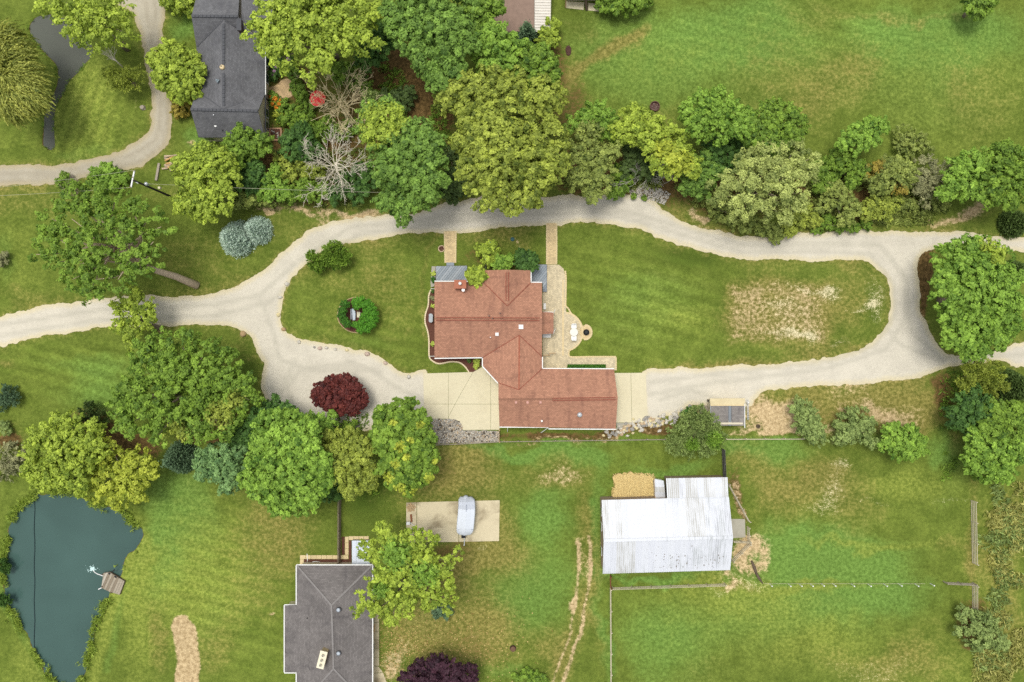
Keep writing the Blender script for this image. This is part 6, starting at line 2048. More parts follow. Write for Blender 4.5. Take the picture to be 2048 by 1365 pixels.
tree('clipped_tree', [(345, 112, 30), (360, 140, 42), (368, 172, 34), (350, 160, 34), (318, 118, 20), (328, 150, 22), (390, 145, 20)], 6.5, 'lime', 'dense yellow-green round tree touching the west wall of the slate-roofed house', style='clumpy', leaf=.24, rc=.45, per=34, cov=1.5, clumpvar=.34)
tree('ochre_shrub', [(366, 212, 20), (372, 190, 14), (356, 225, 12)], 2.2, 'ochre', 'small yellowish shrub at the south-west corner of the slate-roofed house', 'shrub', leaf=.18, rc=.3)
tree('leafy_bush', [(358, 2, 26), (385, 8, 20), (340, -5, 24)], 4, 'lime', 'rounded lime bush at the top edge beside the lane mouth', 'shrub', leaf=.22, rc=.45)
tree('lime_tree', [(520, 68, 28), (545, 40, 40), (560, 85, 34), (600, 20, 50), (598, 78, 44), (640, 110, 30), (650, 45, 50), (690, 80, 34), (705, 25, 46), (745, 25, 30), (725, 75, 28), (560, 120, 24), (620, 132, 20), (610, 158, 12), (590, -20, 50), (680, -20, 50)], 15, 'lime', 'large lime-green tree overhanging the east roof of the slate-roofed house', leaf=.27, rc=.7, per=36, cov=1.15, open_=.08)
tree('dark_understorey', [(748, 95, 30), (765, 70, 24), (735, 120, 22), (780, 55, 18)], 7, 'deep', 'dark narrow tree wedged between the lime tree and the broad blue-green tree', rc=.5)
tree('broad_tree', [(800, 35, 42), (850, 20, 50), (835, 75, 46), (880, 65, 50), (860, 115, 40), (900, 95, 40), (880, 155, 30), (925, 25, 36), (905, 140, 26), (840, -20, 50), (915, 60, 34), (930, 88, 24)], 14, 'mid', 'broad cool-green tree at the top edge, left of the brown-roofed outbuilding', style='clumpy', leaf=.25, rc=.55, per=38, cov=1.25)
tree('bright_tree', [(975, 75, 32), (1000, 90, 38), (965, 105, 28), (1030, 108, 30), (1005, 125, 28), (955, 85, 22), (975, 140, 20)], 12, 'bright', 'vivid green round tree just below the brown-roofed outbuilding', leaf=.22, rc=.45, per=36, cov=1.3, clumpvar=.32)
tree('dark_tree', [(955, 20, 34), (975, 50, 24), (985, 15, 20), (945, 55, 20)], 11, 'green', 'mid-green tree squeezed against the west edge of the brown roof', rc=.55)
spruce((1053, 72, 26), 6, 'darkspruce', 'dark conifer in front of the ribbed white lean-to', 'dark_conifer', leaf=.2)
tree('leafy_bush', [(1095, 70, 18), (1105, 50, 14), (1088, 88, 16), (1108, 82, 10)], 4, 'lime', 'loose bright bush at the foot of the ribbed white lean-to', 'shrub', leaf=.2, rc=.35)
tree('dark_bush', [(1215, 2, 24), (1245, 4, 26), (1270, 2, 22), (1230, 14, 14), (1290, -4, 18)], 4, 'green', 'dark green bush at the top edge covering the corner of the cream shed', 'shrub', rc=.45)
tree('edge_tree', [(1945, 6, 18), (1962, 10, 22), (1978, 2, 14), (1955, 26, 12)], 5, 'green', 'tree crown poking in from the top edge, far right', rc=.45)
tree('olive_maple', [(905, 190, 30), (925, 175, 34), (950, 190, 34), (985, 175, 40), (1010, 205, 46), (1045, 185, 40), (1080, 200, 40), (1105, 195, 26), (945, 225, 34), (980, 240, 40), (1030, 240, 40), (895, 205, 22), (1075, 235, 34)], 14, 'olive', 'big olive-gold maple filling the top middle of the tree belt', leaf=.26, rc=.58, per=36, cov=1.2, clumpvar=.34)
tree('olive_maple', [(935, 280, 30), (965, 275, 38), (1010, 290, 46), (1060, 285, 46), (1095, 275, 34), (960, 320, 36), (1010, 335, 48), (1065, 335, 42), (1110, 310, 30), (960, 360, 32), (1005, 375, 40), (1055, 375, 36), (1095, 345, 28), (1030, 405, 22), (970, 395, 22), (1000, 402, 20), (1060, 402, 18), (935, 345, 22), (1120, 335, 18)], 15, 'olive', 'biggest olive-gold maple, overhanging the gravel road north of the house', leaf=.26, rc=.58, per=36, cov=1.2, clumpvar=.34)
tree('olive_maple', [(1060, 130, 34), (1085, 120, 26), (1085, 155, 30), (1100, 140, 18), (1050, 155, 22)], 12, 'green', 'smaller mid-green maple at the top right corner of the olive clump', rc=.5)
tree('bright_ash', [(740, 225, 24), (775, 235, 32), (760, 270, 38), (800, 262, 36), (795, 300, 46), (835, 300, 44), (865, 290, 26), (820, 345, 52), (780, 345, 36), (860, 340, 36), (795, 390, 36), (840, 385, 36), (815, 422, 24), (770, 405, 18), (805, 440, 12), (880, 360, 18), (845, 260, 20), (738, 260, 22)], 14, 'mid', 'large fresh-green tree reaching down over the gravel road, left of the olive maples', leaf=.24, rc=.52, per=36, cov=1.25, accent=('lime', [(760, 245, 40), (745, 270, 25), (790, 235, 25)]))
spruce((745, 205, 28), 6, 'juniper', 'grey-green conifer at the top of the large fresh-green tree', 'grey_conifer', leaf=.2)
bare_tree((702, 258), (678, 204), 9, 5.0, 'dead tree with dense bleached branches over the red parasol', 31, 14, plain('bleached_wood_tan', srgb(206, 192, 152), .9, .15, 4), bias=(.22, .1))
bare_tree((680, 395), (672, 325), 8, 4.6, 'dead tree with whitish bare limbs below the one over the parasol', 37, 14, bias=(.05, .0))
bare_tree((1283, 345), (1290, 350), 4.5, 3.6, 'dead grey limbs hanging over the stones at the road edge', 43, 10, plain('grey_dead_limb', srgb(168, 164, 152), .9, .2, 4), 'dead_limbs', 'dead tree', (.45, -.3), .07, 3)
bare_tree((158, 380), (150, 375), 2.2, 2.0, 'small grey leafless bush beside the lane and power lines', 47, 7, plain('twig_grey', srgb(150, 132, 120), .9, .2, 4), 'bare_bush', 'dead bush', (0, 0), .05, 3)
# understorey between the slate house and the road
tree('bright_tree', [(375, 335, 28), (405, 320, 32), (440, 330, 34), (385, 370, 30), (420, 365, 40), (400, 405, 34), (440, 400, 30), (375, 405, 22), (460, 355, 24), (410, 430, 16), (360, 415, 14)], 10, 'lime', 'bright yellow-green tree beside the utility pole and log pile', leaf=.22, rc=.5, per=34)
tree('pale_tree', [(470, 285, 22), (490, 275, 22), (510, 290, 26), (475, 310, 26), (530, 285, 16), (455, 300, 16)], 7, 'green', 'loose green tree against the south eave of the slate-roofed house', rc=.45, leaf=.22)
tree('dark_shrub', [(600, 288, 26), (585, 300, 22), (622, 300, 22), (605, 268, 20), (575, 280, 16)], 5, 'deep', 'deep green rounded bush below the planter of the slate house', 'shrub', rc=.45, leaf=.22)
tree('green_shrub', [(480, 345, 22), (500, 330, 20), (495, 365, 24), (515, 350, 18)], 5, 'deep', 'dark bush right of the bright tree by the utility pole', 'shrub', rc=.42)
tree('green_shrub', [(550, 365, 22), (565, 385, 18), (535, 385, 18), (555, 345, 16)], 4, 'bright', 'bright low bush in the middle of the shrub belt below the slate house', 'shrub', rc=.4, leaf=.2)
tree('olive_shrub', [(590, 345, 24), (615, 335, 22), (575, 325, 18), (635, 345, 18), (560, 315, 16)], 4, 'olive', 'olive bush left of the lower dead tree', 'shrub', rc=.42, leaf=.2)
tree('green_shrub', [(605, 380, 22), (630, 388, 18), (585, 395, 16), (650, 380, 16)], 3.6, 'green', 'mid-green low bush under the lower dead tree by the sandy verge', 'shrub', rc=.4, leaf=.2)
tree('green_shrub', [(520, 392, 20), (500, 400, 14), (540, 402, 12), (478, 395, 18), (465, 410, 16)], 3.6, 'oliv2', 'olive low bush at the sandy verge above the blue spruces', 'shrub', rc=.4, leaf=.2)
tree('green_shrub', [(690, 370, 24), (715, 385, 20), (670, 390, 16), (735, 365, 18), (720, 345, 18)], 4.5, 'deep', 'dark bush in the gap between lower dead tree and fresh-green tree', 'shrub', rc=.42)
tree('garden_shrub', [(655, 255, 20), (680, 265, 18), (640, 268, 18), (700, 250, 14)], 2.2, 'green', 'loose green undergrowth between the two dead trees', 'shrub', rc=.38, leaf=.2, open_=.12)
tree('garden_shrub', [(690, 150, 22), (715, 165, 18), (670, 145, 18), (735, 180, 16), (720, 145, 14)], 2.5, 'green', 'loose green undergrowth between the lime tree and the brown litter', 'shrub', rc=.4, leaf=.2, open_=.15)
tree('garden_shrub', [(592, 225, 16), (575, 238, 18), (610, 240, 18), (595, 252, 14), (620, 215, 10)], 2.5, 'green', 'loose garden shrub south of the red parasol', 'shrub', rc=.35, leaf=.18)
tree('garden_shrub', [(600, 185, 14), (588, 175, 10), (606, 200, 12), (590, 150, 16), (580, 135, 12)], 2.4, 'green', 'garden shrub between the tan patio and the red parasol', 'shrub', rc=.35, leaf=.18)
tree('lily_bed', [(552, 205, 12), (545, 193, 9), (562, 215, 11), (572, 205, 8)], 1.0, 'green', 'orange-flowering lilies beside the tan garden patio', 'flowers', leaf=.14, rc=.22, per=26, accent=('orange', [(550, 198, 5), (545, 208, 4), (557, 208, 4), (552, 215, 4), (560, 200, 3), (540, 193, 3)]))
tree('yellow_shrub', [(562, 237, 10), (570, 245, 8), (556, 226, 8)], 1.2, 'yellow', 'small yellow shrub right below the orange lilies', 'shrub', leaf=.14, rc=.22)
tree('pink_flowers', [(560, 135, 14), (548, 148, 12), (575, 122, 12), (545, 125, 10)], 1.4, 'deep', 'dark flower bed with pink blooms in the corner by the lime tree', 'flowers', leaf=.14, rc=.25, accent=('pink', [(575, 120, 5), (548, 142, 3), (552, 133, 3), (545, 150, 2)]))
tree('dark_understorey', [(800, 205, 22), (775, 195, 16), (815, 185, 14)], 3, 'dark', 'dark low shrub on the brown litter above the fresh-green tree', 'shrub', rc=.4)
tree('dark_understorey', [(905, 385, 22), (890, 360, 18), (925, 370, 18), (915, 340, 16), (900, 310, 14)], 4, 'dark', 'dark shrub under the gap between fresh-green tree and biggest olive maple', 'shrub', rc=.4)
# the belt north of the road, right half
tree('pale_willow', [(1165, 300, 30), (1180, 270, 26), (1150, 325, 22), (1180, 335, 30), (1205, 320, 24), (1165, 365, 26), (1195, 365, 26), (1210, 345, 22), (1185, 392, 16), (1150, 350, 16), (1225, 300, 18)], 9, 'oliv2', 'soft grey-olive tree right of the olive maples at the road edge', leaf=.2, rc=.5, per=38)
tree('bright_tree', [(1195, 225, 22), (1175, 240, 22), (1215, 240, 20), (1150, 250, 18), (1200, 262, 18), (1225, 268, 16)], 7, 'bright', 'bright leafy tree top between the olive maples and the fire ring', leaf=.22, rc=.42)
tree('yellow_tree', [(1262, 240, 28), (1285, 238, 20), (1250, 268, 24), (1318, 264, 26), (1335, 285, 32), (1305, 290, 26), (1350, 315, 32), (1375, 330, 24), (1325, 325, 24), (1340, 345, 16), (1385, 345, 12), (1275, 268, 22)], 10, 'lime', 'yellow-green arching tree just below the fire ring', leaf=.23, rc=.5, per=34, accent=('yellow', [(1330, 300, 24), (1360, 325, 26)]))
tree('road_bush', [(1240, 375, 16), (1228, 388, 12), (1252, 360, 14), (1235, 345, 14)], 3.5, 'green', 'small green bush at the road edge left of the dead limbs', 'shrub', rc=.36, leaf=.2)
tree('dark_understorey', [(1280, 325, 26), (1265, 310, 20), (1295, 345, 18), (1255, 340, 18)], 4.5, 'dark', 'dark shrub in the shaded gap behind the dead limbs', 'shrub', rc=.42)
tree('cool_bush', [(1395, 340, 24), (1415, 325, 22), (1390, 365, 22), (1425, 350, 22), (1375, 372, 16), (1405, 385, 16)], 6, 'mid', 'cool-green bush between the yellow-green tree and the shaggy pine', rc=.42, leaf=.22)
tree('bright_tree', [(1385, 225, 28), (1410, 210, 24), (1435, 215, 32), (1465, 235, 30), (1400, 250, 30), (1435, 255, 32), (1480, 255, 24), (1425, 195, 14), (1495, 240, 16)], 10, 'bright', 'bright green tree at the field edge, middle of the right-hand belt', leaf=.23, rc=.48)
tree('bright_tree', [(1515, 245, 28), (1545, 225, 26), (1570, 240, 30), (1595, 255, 22), (1540, 265, 34), (1575, 275, 26), (1510, 270, 24), (1540, 292, 22)], 10, 'green', 'rounded green tree at the field edge above the shaggy pine', leaf=.24, rc=.45, clumpvar=.34)
tree('dark_understorey', [(1450, 300, 30), (1480, 290, 26), (1425, 310, 22), (1500, 305, 22)], 6, 'deep', 'dark tree filling the gap below the two field-edge trees', rc=.45)
tree('white_pine', [(1500, 325, 30), (1540, 310, 32), (1580, 310, 30), (1615, 320, 24), (1480, 355, 30), (1520, 350, 34), (1560, 350, 34), (1600, 345, 28), (1440, 370, 24), (1470, 390, 26), (1510, 390, 30), (1550, 395, 30), (1590, 390, 26), (1430, 395, 16), (1620, 350, 16), (1555, 430, 24), (1520, 425, 22), (1590, 425, 22), (1480, 425, 20)], 11, 'pine', 'shaggy grey-green white pine, largest tree of the right-hand belt', style='clumpy', leaf=.19, aspect=.5, rc=.66, per=60, cov=1.25, clumpvar=.4, open_=.12)
tree('brown_shrub', [(1475, 440, 20), (1500, 450, 18), (1450, 430, 18), (1525, 455, 18), (1430, 420, 14), (1548, 462, 18), (1555, 480, 9)], 3, 'oliv2', 'olive-brown shrub row between the shaggy pine and the road', 'shrub', rc=.38, leaf=.2)
tree('ochre_shrub', [(1590, 445, 18), (1610, 425, 18), (1575, 458, 14), (1625, 440, 14)], 3, 'olive', 'ochre shrub at the road edge under the right flank of the pine', 'shrub', rc=.38, leaf=.2)
tree('bright_tree', [(1700, 275, 18), (1722, 265, 22), (1748, 258, 22), (1768, 252, 14), (1715, 288, 20), (1745, 278, 18), (1685, 290, 12)], 7, 'bright', 'vivid single tree jutting into the upper right field', leaf=.22, rc=.38, clumpvar=.34)
tree('dark_bush', [(1698, 325, 26), (1715, 345, 20), (1680, 315, 18), (1705, 365, 14)], 5, 'green', 'dark green bush below the vivid field tree', 'shrub', rc=.38, leaf=.2)
tree('dark_understorey', [(1640, 335, 20), (1660, 350, 20), (1645, 370, 18), (1665, 325, 14)], 4, 'green', 'green bush filling the gap right of the shaggy pine', 'shrub', rc=.4, leaf=.2)
tree('dark_understorey', [(1480, 320, 16), (1430, 345, 16), (1455, 335, 18)], 5, 'deep', 'dark green bush at the upper left flank of the shaggy pine', 'shrub', rc=.4, leaf=.2)
tree('green_shrub', [(1815, 410, 16), (1840, 415, 14), (1865, 405, 14), (1885, 412, 12)], 2.2, 'oliv2', 'low olive brush along the verge below the thin greyish bush', 'shrub', rc=.34, leaf=.18)
tree('hazy_shrub', [(1810, 275, 22), (1835, 280, 20), (1825, 300, 20), (1850, 295, 14), (1800, 295, 16)], 3, 'oliv2', 'soft olive shrub at the field edge right of the vivid tree', 'shrub', rc=.4, leaf=.16, open_=.3)
tree('mixed_tree', [(1770, 335, 24), (1800, 335, 24), (1760, 365, 26), (1795, 365, 26), (1745, 345, 18), (1820, 350, 16)], 6, 'oliv2', 'olive tree with rusty yellow patches in the right-hand belt', rc=.42, leaf=.2, accent=('ochre', [(1752, 330, 16), (1800, 385, 16), (1740, 345, 10)]))
tree('olive_bush', [(1755, 405, 24), (1785, 405, 18), (1735, 420, 18), (1770, 428, 14)], 4, 'olive', 'yellow-olive bush at the road edge below the rusty patched tree', 'shrub', rc=.4, leaf=.2)
tree('olive_bush', [(1680, 395, 22), (1700, 415, 20), (1660, 380, 20), (1650, 410, 18), (1690, 440, 14)], 4, 'oliv2', 'grey-olive bush between the shaggy pine and the rusty patched tree', 'shrub', rc=.4, leaf=.2)
tree('green_bush', [(1655, 445, 14), (1680, 452, 12), (1635, 455, 12), (1705, 455, 12), (1730, 450, 12)], 2, 'green', 'low green hedge of weeds along the road below the grey-olive bush', 'shrub', rc=.32, leaf=.18)
tree('grey_bush', [(1850, 335, 26), (1875, 345, 22), (1840, 365, 24), (1870, 375, 20), (1850, 395, 16)], 5, 'grey', 'thin greyish bush left of the corner trees at the right edge', 'shrub', rc=.45, leaf=.17, open_=.2)
tree('corner_tree', [(1915, 340, 24), (1945, 330, 30), (1930, 365, 28), (1965, 350, 30), (1905, 375, 22), (1890, 390, 16), (1960, 378, 24)], 8, 'bright', 'bright tree second from the right edge above the upper road', leaf=.23, rc=.46)
tree('corner_tree', [(1990, 320, 32), (2025, 315, 30), (2000, 355, 34), (2035, 350, 30), (1985, 385, 24), (2020, 390, 26), (2045, 380, 22), (2000, 402, 16)], 9, 'green', 'large green tree at the right edge above the upper road', leaf=.24, rc=.5)
spruce((2036, 446, 30), 5, 'dark', 'dark conifer at the right edge between corner tree and upper road', 'dark_conifer', leaf=.2)
tree('round_maple', [(1895, 515, 26), (1925, 505, 32), (1960, 505, 34), (1995, 520, 28), (1905, 550, 30), (1945, 545, 40), (1990, 560, 36), (2015, 560, 22), (1895, 590, 28), (1935, 595, 42), (1985, 600, 44), (2020, 600, 24), (1905, 630, 32), (1950, 640, 42), (1995, 640, 38), (2025, 635, 20), (1920, 670, 32), (1960, 680, 34), (1995, 675, 28), (1940, 705, 18), (1885, 560, 18)], 12, 'bright', 'huge round bright maple filling the loop corner at the right', leaf=.25, rc=.52, per=38, cov=1.25, accent=('lime', [(2000, 510, 18), (1975, 490, 16)]))
spruce((2037, 545, 26), 5, 'dark', 'dark conifer peeking out right of the huge round maple', 'dark_conifer', leaf=.2)
tree('yellow_conifer', [(1950, 748, 28), (1980, 745, 26), (1965, 770, 28), (1995, 765, 18), (1935, 765, 18)], 6, 'olive', 'yellow-green feathery tree below the lower road at right', style='needle', leaf=.2, aspect=.3, rc=.45, per=40)
spruce((2025, 775, 40), 8, 'dark', 'dark tall conifer at the right edge below the lower road', 'dark_conifer', leaf=.22)
tree('blue_green_tree', [(1925, 815, 30), (1950, 805, 28), (1940, 840, 32), (1910, 840, 22), (1965, 830, 26)], 7, 'deep', 'dark bluish-green tree left of the tall dark conifer', rc=.42, leaf=.2)
tree('bright_tree', [(1995, 830, 30), (2020, 850, 32), (1985, 865, 28), (2040, 825, 22)], 8, 'green', 'green tree at the right edge below the tall dark conifer', rc=.45)
tree('bright_tree', [(1960, 890, 30), (1990, 900, 30), (1950, 920, 26), (2020, 905, 30), (1980, 935, 28), (2010, 940, 24), (2040, 885, 20), (1945, 870, 18)], 8, 'bright', 'bright tree at the top of the right paddock fence', rc=.45, leaf=.22)
# beside the gravel, south side
tree('juniper_bush', [(1600, 815, 20), (1612, 835, 24), (1625, 855, 22), (1635, 875, 18), (1605, 850, 16)], 4, 'juniper', 'narrow grey-green bush, leftmost of three on the bare bank', 'shrub', rc=.36, leaf=.18)
tree('juniper_bush', [(1695, 845, 26), (1715, 835, 22), (1720, 865, 24), (1690, 870, 20), (1735, 850, 16), (1745, 885, 12)], 4, 'juniper', 'round grey-green bush, middle of three on the bare bank', 'shrub', rc=.38, leaf=.18)
tree('round_bush', [(1790, 870, 24), (1815, 875, 28), (1800, 895, 24), (1835, 890, 20), (1775, 890, 16), (1820, 905, 16)], 5, 'bright', 'round vivid green bush, rightmost of three on the bare bank', 'shrub', rc=.36, leaf=.2, clumpvar=.32)
tree('bushy_juniper', [(1375, 845, 20), (1395, 835, 22), (1415, 850, 22), (1360, 868, 22), (1390, 870, 30), (1425, 875, 22), (1350, 890, 18), (1380, 898, 20), (1415, 895, 20)], 5, 'juniper', 'shaggy spreading juniper overlapping the fence left of the grey shed', style='needle', leaf=.2, aspect=.32, rc=.42, per=42, accent=('bright', [(1430, 880, 18), (1385, 890, 14)]))
tree('small_bush', [(1376, 829, 12), (1384, 826, 10)], 1.2, 'hedgedark', 'small dense dark bush among the rocks above the shaggy juniper', 'shrub', rc=.24, leaf=.14)
tree('field_shrub', [(1940, 1245, 24), (1965, 1250, 26), (1955, 1275, 26), (1985, 1275, 22), (1930, 1225, 16), (1920, 1265, 14), (2005, 1285, 16)], 4, 'juniper', 'loose green shrub at the south end of the right paddock fence', 'shrub', rc=.42, leaf=.18, open_=.12)
# left side
tree('leaning_tree', [(150, 400, 34), (190, 395, 36), (235, 405, 38), (270, 425, 32), (110, 440, 32), (150, 440, 40), (200, 440, 40), (300, 440, 26), (325, 455, 20), (90, 480, 28), (130, 485, 36), (180, 490, 38), (240, 460, 30), (310, 485, 24), (75, 510, 18), (120, 525, 30), (165, 530, 36), (215, 525, 34), (265, 510, 30), (300, 515, 26), (150, 560, 28), (195, 560, 30), (240, 560, 26), (180, 590, 16), (280, 545, 20)], 13, 'green', 'big leaning tree with pale trunk spreading over the western road', base=(395, 572), leaf=.24, rc=.5, per=30, cov=.9, open_=.38, trunk=True, drop=.2, bark=2)
tree('drooping_tree', [(262, 600, 22), (280, 612, 26), (255, 630, 22), (290, 640, 20), (240, 650, 16), (265, 665, 18), (262, 690, 14), (305, 620, 14), (235, 610, 14)], 7, 'lime', 'smaller lime tree leaning across the western road below the big one', base=(324, 660), leaf=.22, rc=.42, per=30, open_=.12)
tree('spreading_tree', [(285, 710, 28), (325, 700, 34), (370, 695, 34), (410, 710, 36), (450, 730, 34), (300, 745, 38), (350, 745, 44), (405, 755, 46), (455, 770, 38), (485, 770, 26), (260, 790, 34), (305, 790, 40), (360, 795, 46), (415, 805, 44), (465, 810, 32), (500, 800, 20), (240, 820, 26), (285, 835, 34), (335, 840, 40), (390, 845, 40), (440, 845, 34), (255, 850, 24), (320, 870, 22)], 12, 'green', 'wide spreading mid-green tree inside the western fork of the road', leaf=.24, rc=.56, per=34, cov=1.1, open_=.1, clumpvar=.3, accent=('olive', [(350, 870, 24), (440, 830, 26), (470, 800, 18)]))
tree('yellow_tree', [(90, 870, 30), (130, 860, 34), (170, 870, 34), (85, 905, 34), (125, 905, 40), (165, 915, 36), (75, 940, 28), (115, 945, 34), (155, 955, 30), (195, 895, 22), (95, 965, 20)], 10, 'lime', 'full yellow-green tree north of the large pond', leaf=.24, rc=.55)
tree('yellow_tree', [(200, 915, 30), (235, 935, 36), (275, 930, 34), (215, 960, 32), (260, 965, 34), (295, 945, 20), (235, 990, 26), (180, 960, 24), (190, 985, 18), (270, 988, 20), (225, 895, 16)], 8, 'yellow', 'pale yellow tree at the top right of the large pond', leaf=.22, rc=.5, open_=.1)
tree('dark_shrub', [(180, 825, 20), (200, 838, 16), (160, 840, 16), (190, 850, 14)], 3.5, 'dark', 'blackish bush on the lawn above the full yellow-green tree', 'shrub', style='needle', rc=.36, leaf=.2, aspect=.35)
spruce((355, 918, 34), 6, 'darkspruce', 'dark bluish conifer below the wide spreading tree', 'dark_conifer', leaf=.2)
tree('silver_tree', [(415, 920, 24), (445, 910, 30), (440, 940, 30), (470, 945, 24), (465, 905, 24), (410, 940, 20), (455, 970, 18)], 8, 'bluegreen', 'pale bluish-green tree at the lawn edge left of the bright maple', leaf=.22, rc=.48)
tree('bright_maple', [(545, 850, 34), (580, 855, 34), (610, 870, 30), (530, 885, 30), (565, 895, 42), (605, 905, 40), (635, 930, 28), (520, 925, 30), (555, 940, 42), (600, 950, 44), (640, 965, 28), (505, 960, 24), (540, 975, 36), (585, 990, 38), (620, 990, 26), (560, 1012, 22), (600, 1015, 16)], 12, 'bright', 'tall clumpy bright maple between gravel turnaround and south-west lawn', style='clumpy', leaf=.25, rc=.5, per=36, cov=1.45, clumpvar=.36)
tree('dark_tree', [(550, 825, 30), (525, 840, 28), (500, 860, 26), (575, 840, 24), (480, 875, 24), (545, 855, 24)], 8, 'deep', 'dark tree at the gravel edge behind the tall bright maple', rc=.45, leaf=.23)
tree('bright_bush', [(640, 850, 22), (660, 840, 18), (625, 865, 18), (620, 845, 14), (655, 862, 16)], 6, 'bright', 'bright bush at the south edge of the gravel turnaround', 'shrub', rc=.4, leaf=.22)
tree('green_bush', [(690, 858, 14), (705, 850, 10), (678, 868, 12)], 2.5, 'green', 'small green bush beside the stones at the gravel turnaround edge', 'shrub', rc=.3, leaf=.18)
tree('olive_tree', [(665, 890, 30), (695, 885, 30), (720, 900, 30), (650, 920, 28), (685, 920, 34), (720, 930, 30), (670, 945, 26), (705, 960, 30), (735, 960, 24), (745, 940, 16), (700, 985, 16), (655, 945, 20)], 9, 'olive', 'fine-leaved olive tree between the tall bright maple and yellow-tipped maple', leaf=.18, rc=.46, per=42, cov=1.2)
tree('dark_understorey', [(665, 980, 20), (640, 985, 16), (690, 975, 16)], 4, 'deep', 'dark bush at the lawn edge under the olive tree', 'shrub', rc=.38)
tree('yellow_tipped_maple', [(775, 835, 26), (805, 825, 28), (835, 845, 24), (765, 865, 24), (800, 860, 34), (840, 875, 28), (785, 895, 32), (820, 905, 36), (855, 910, 24), (800, 935, 30), (835, 940, 32), (775, 935, 20), (815, 965, 24), (790, 965, 18), (855, 940, 18), (760, 885, 16)], 10, 'green', 'dense clumpy maple with yellow tips at the corner of the stone bed', style='clumpy', leaf=.24, rc=.46, per=36, cov=1.5, clumpvar=.3, accent=('yellow', [(840, 850, 9), (800, 895, 10), (790, 930, 9), (820, 880, 7), (775, 955, 12), (858, 958, 10), (800, 980, 12), (830, 985, 8), (812, 915, 8), (870, 925, 7), (785, 845, 7)]))
tree('purple_maple', [(650, 785, 24), (675, 772, 22), (700, 778, 22), (665, 800, 26), (695, 800, 28), (720, 795, 16), (640, 800, 14), (705, 815, 16), (675, 818, 14), (722, 808, 11), (690, 760, 12), (660, 765, 12), (632, 786, 9)], 5, 'purple', 'dark red-leaved maple standing in the gravel turnaround', style='clumpy', leaf=.2, rc=.36, per=34, cov=1.5)
tree('plum_tree', [(840, 1345, 24), (870, 1335, 24), (905, 1345, 22), (935, 1350, 20), (860, 1370, 30), (900, 1375, 28), (815, 1360, 16), (945, 1368, 16)], 7, 'plum', 'dark plum-leaved tree cut by the bottom edge', leaf=.22, rc=.42, per=34, cov=1.3)
tree('sprawling_tree', [(768, 1062, 20), (765, 1090, 26), (735, 1100, 20), (800, 1095, 28), (825, 1080, 22), (855, 1085, 18), (770, 1125, 30), (810, 1130, 34), (850, 1125, 30), (885, 1130, 20), (915, 1110, 12), (760, 1160, 26), (800, 1170, 32), (845, 1170, 34), (885, 1165, 22), (735, 1195, 20), (770, 1200, 26), (810, 1205, 22), (860, 1200, 20), (890, 1195, 16), (715, 1220, 13), (750, 1220, 14), (785, 1235, 16), (820, 1225, 12), (895, 1220, 11), (905, 1140, 12), (925, 1098, 7)], 11, 'lime', 'sprawling pale lime tree overhanging the grey-roofed house', leaf=.22, rc=.42, per=30, cov=1.15, open_=.14, drop=.2, base=(820, 1160), accent=('bright', [(790, 1110, 30), (850, 1150, 26), (760, 1180, 16)]))
tree('dark_shrub', [(882, 1218, 14), (893, 1226, 12), (872, 1228, 10)], 1.8, 'darkspruce', 'small blackish shrub under the right tips of the sprawling lime tree', 'shrub', rc=.3, leaf=.16)
tree('edge_bush', [(1055, 1352, 14), (1070, 1360, 16), (1035, 1355, 8), (1085, 1362, 10)], 2, 'green', 'low green bush at the bottom edge left of the wheel tracks', 'shrub', rc=.3, leaf=.18)
spruce((468, 476, 37), 5.6, 'blue', 'larger of the two silvery blue spruces above the western road', dens=1.5, leaf=.16)
spruce((512, 459, 30), 4.6, 'blue', 'smaller of the two silvery blue spruces, upper right one', dens=1.5, leaf=.16)
tree('lawn_conifer', [(668, 505, 20), (685, 510, 16), (655, 520, 14), (672, 525, 14)], 3.2, 'green', 'dark feathery conifer on the front lawn beside the road bend', 'shrub', style='needle', rc=.34, leaf=.2, aspect=.35, per=40)
tree('lawn_conifer', [(628, 522, 14), (640, 532, 14), (622, 512, 8)], 2.6, 'green', 'smaller feathery conifer left of its twin on the front lawn', 'shrub', style='needle', rc=.3, leaf=.18, aspect=.35, per=40)
tree('lane_bush', [(215, 345, 20), (240, 355, 18), (200, 360, 16), (225, 368, 16), (190, 345, 10)], 3, 'bright', 'bright bush at the lane edge left of the utility pole', 'shrub', rc=.36, leaf=.2)
tree('lane_bush', [(130, 358, 12), (122, 368, 9), (140, 370, 9)], 2, 'green', 'small green bush at the lane edge beside the bare grey bush', 'shrub', rc=.3, leaf=.18)
tree('edge_shrub', [(3, 520, 12), (8, 510, 7)], 1.5, 'grey', 'small greyish shrub on the lawn at the left edge', 'shrub', rc=.26, leaf=.15)
tree('edge_shrub', [(15, 790, 18), (28, 798, 12), (5, 805, 14)], 2, 'darkspruce', 'low bluish juniper at the left edge of the fork lawn', 'shrub', style='needle', rc=.3, leaf=.16, aspect=.35)
tree('edge_shrub', [(5, 850, 10), (12, 862, 8)], 1.4, 'juniper', 'little grey-green shrub at the left edge below the bluish juniper', 'shrub', rc=.26, leaf=.15)
tree('grey_thicket', [(15, 915, 26), (35, 900, 20), (5, 940, 22), (35, 930, 16)], 3, 'grey', 'thin grey-olive thicket at the left edge above the large pond', 'shrub', rc=.42, leaf=.17, open_=.25)
tree('pond_shrub', [(4, 1130, 12), (12, 1138, 9)], 1.6, 'deep', 'dark shrub on the left bank of the large pond, upper one', 'shrub', style='needle', rc=.26, leaf=.18, aspect=.35)
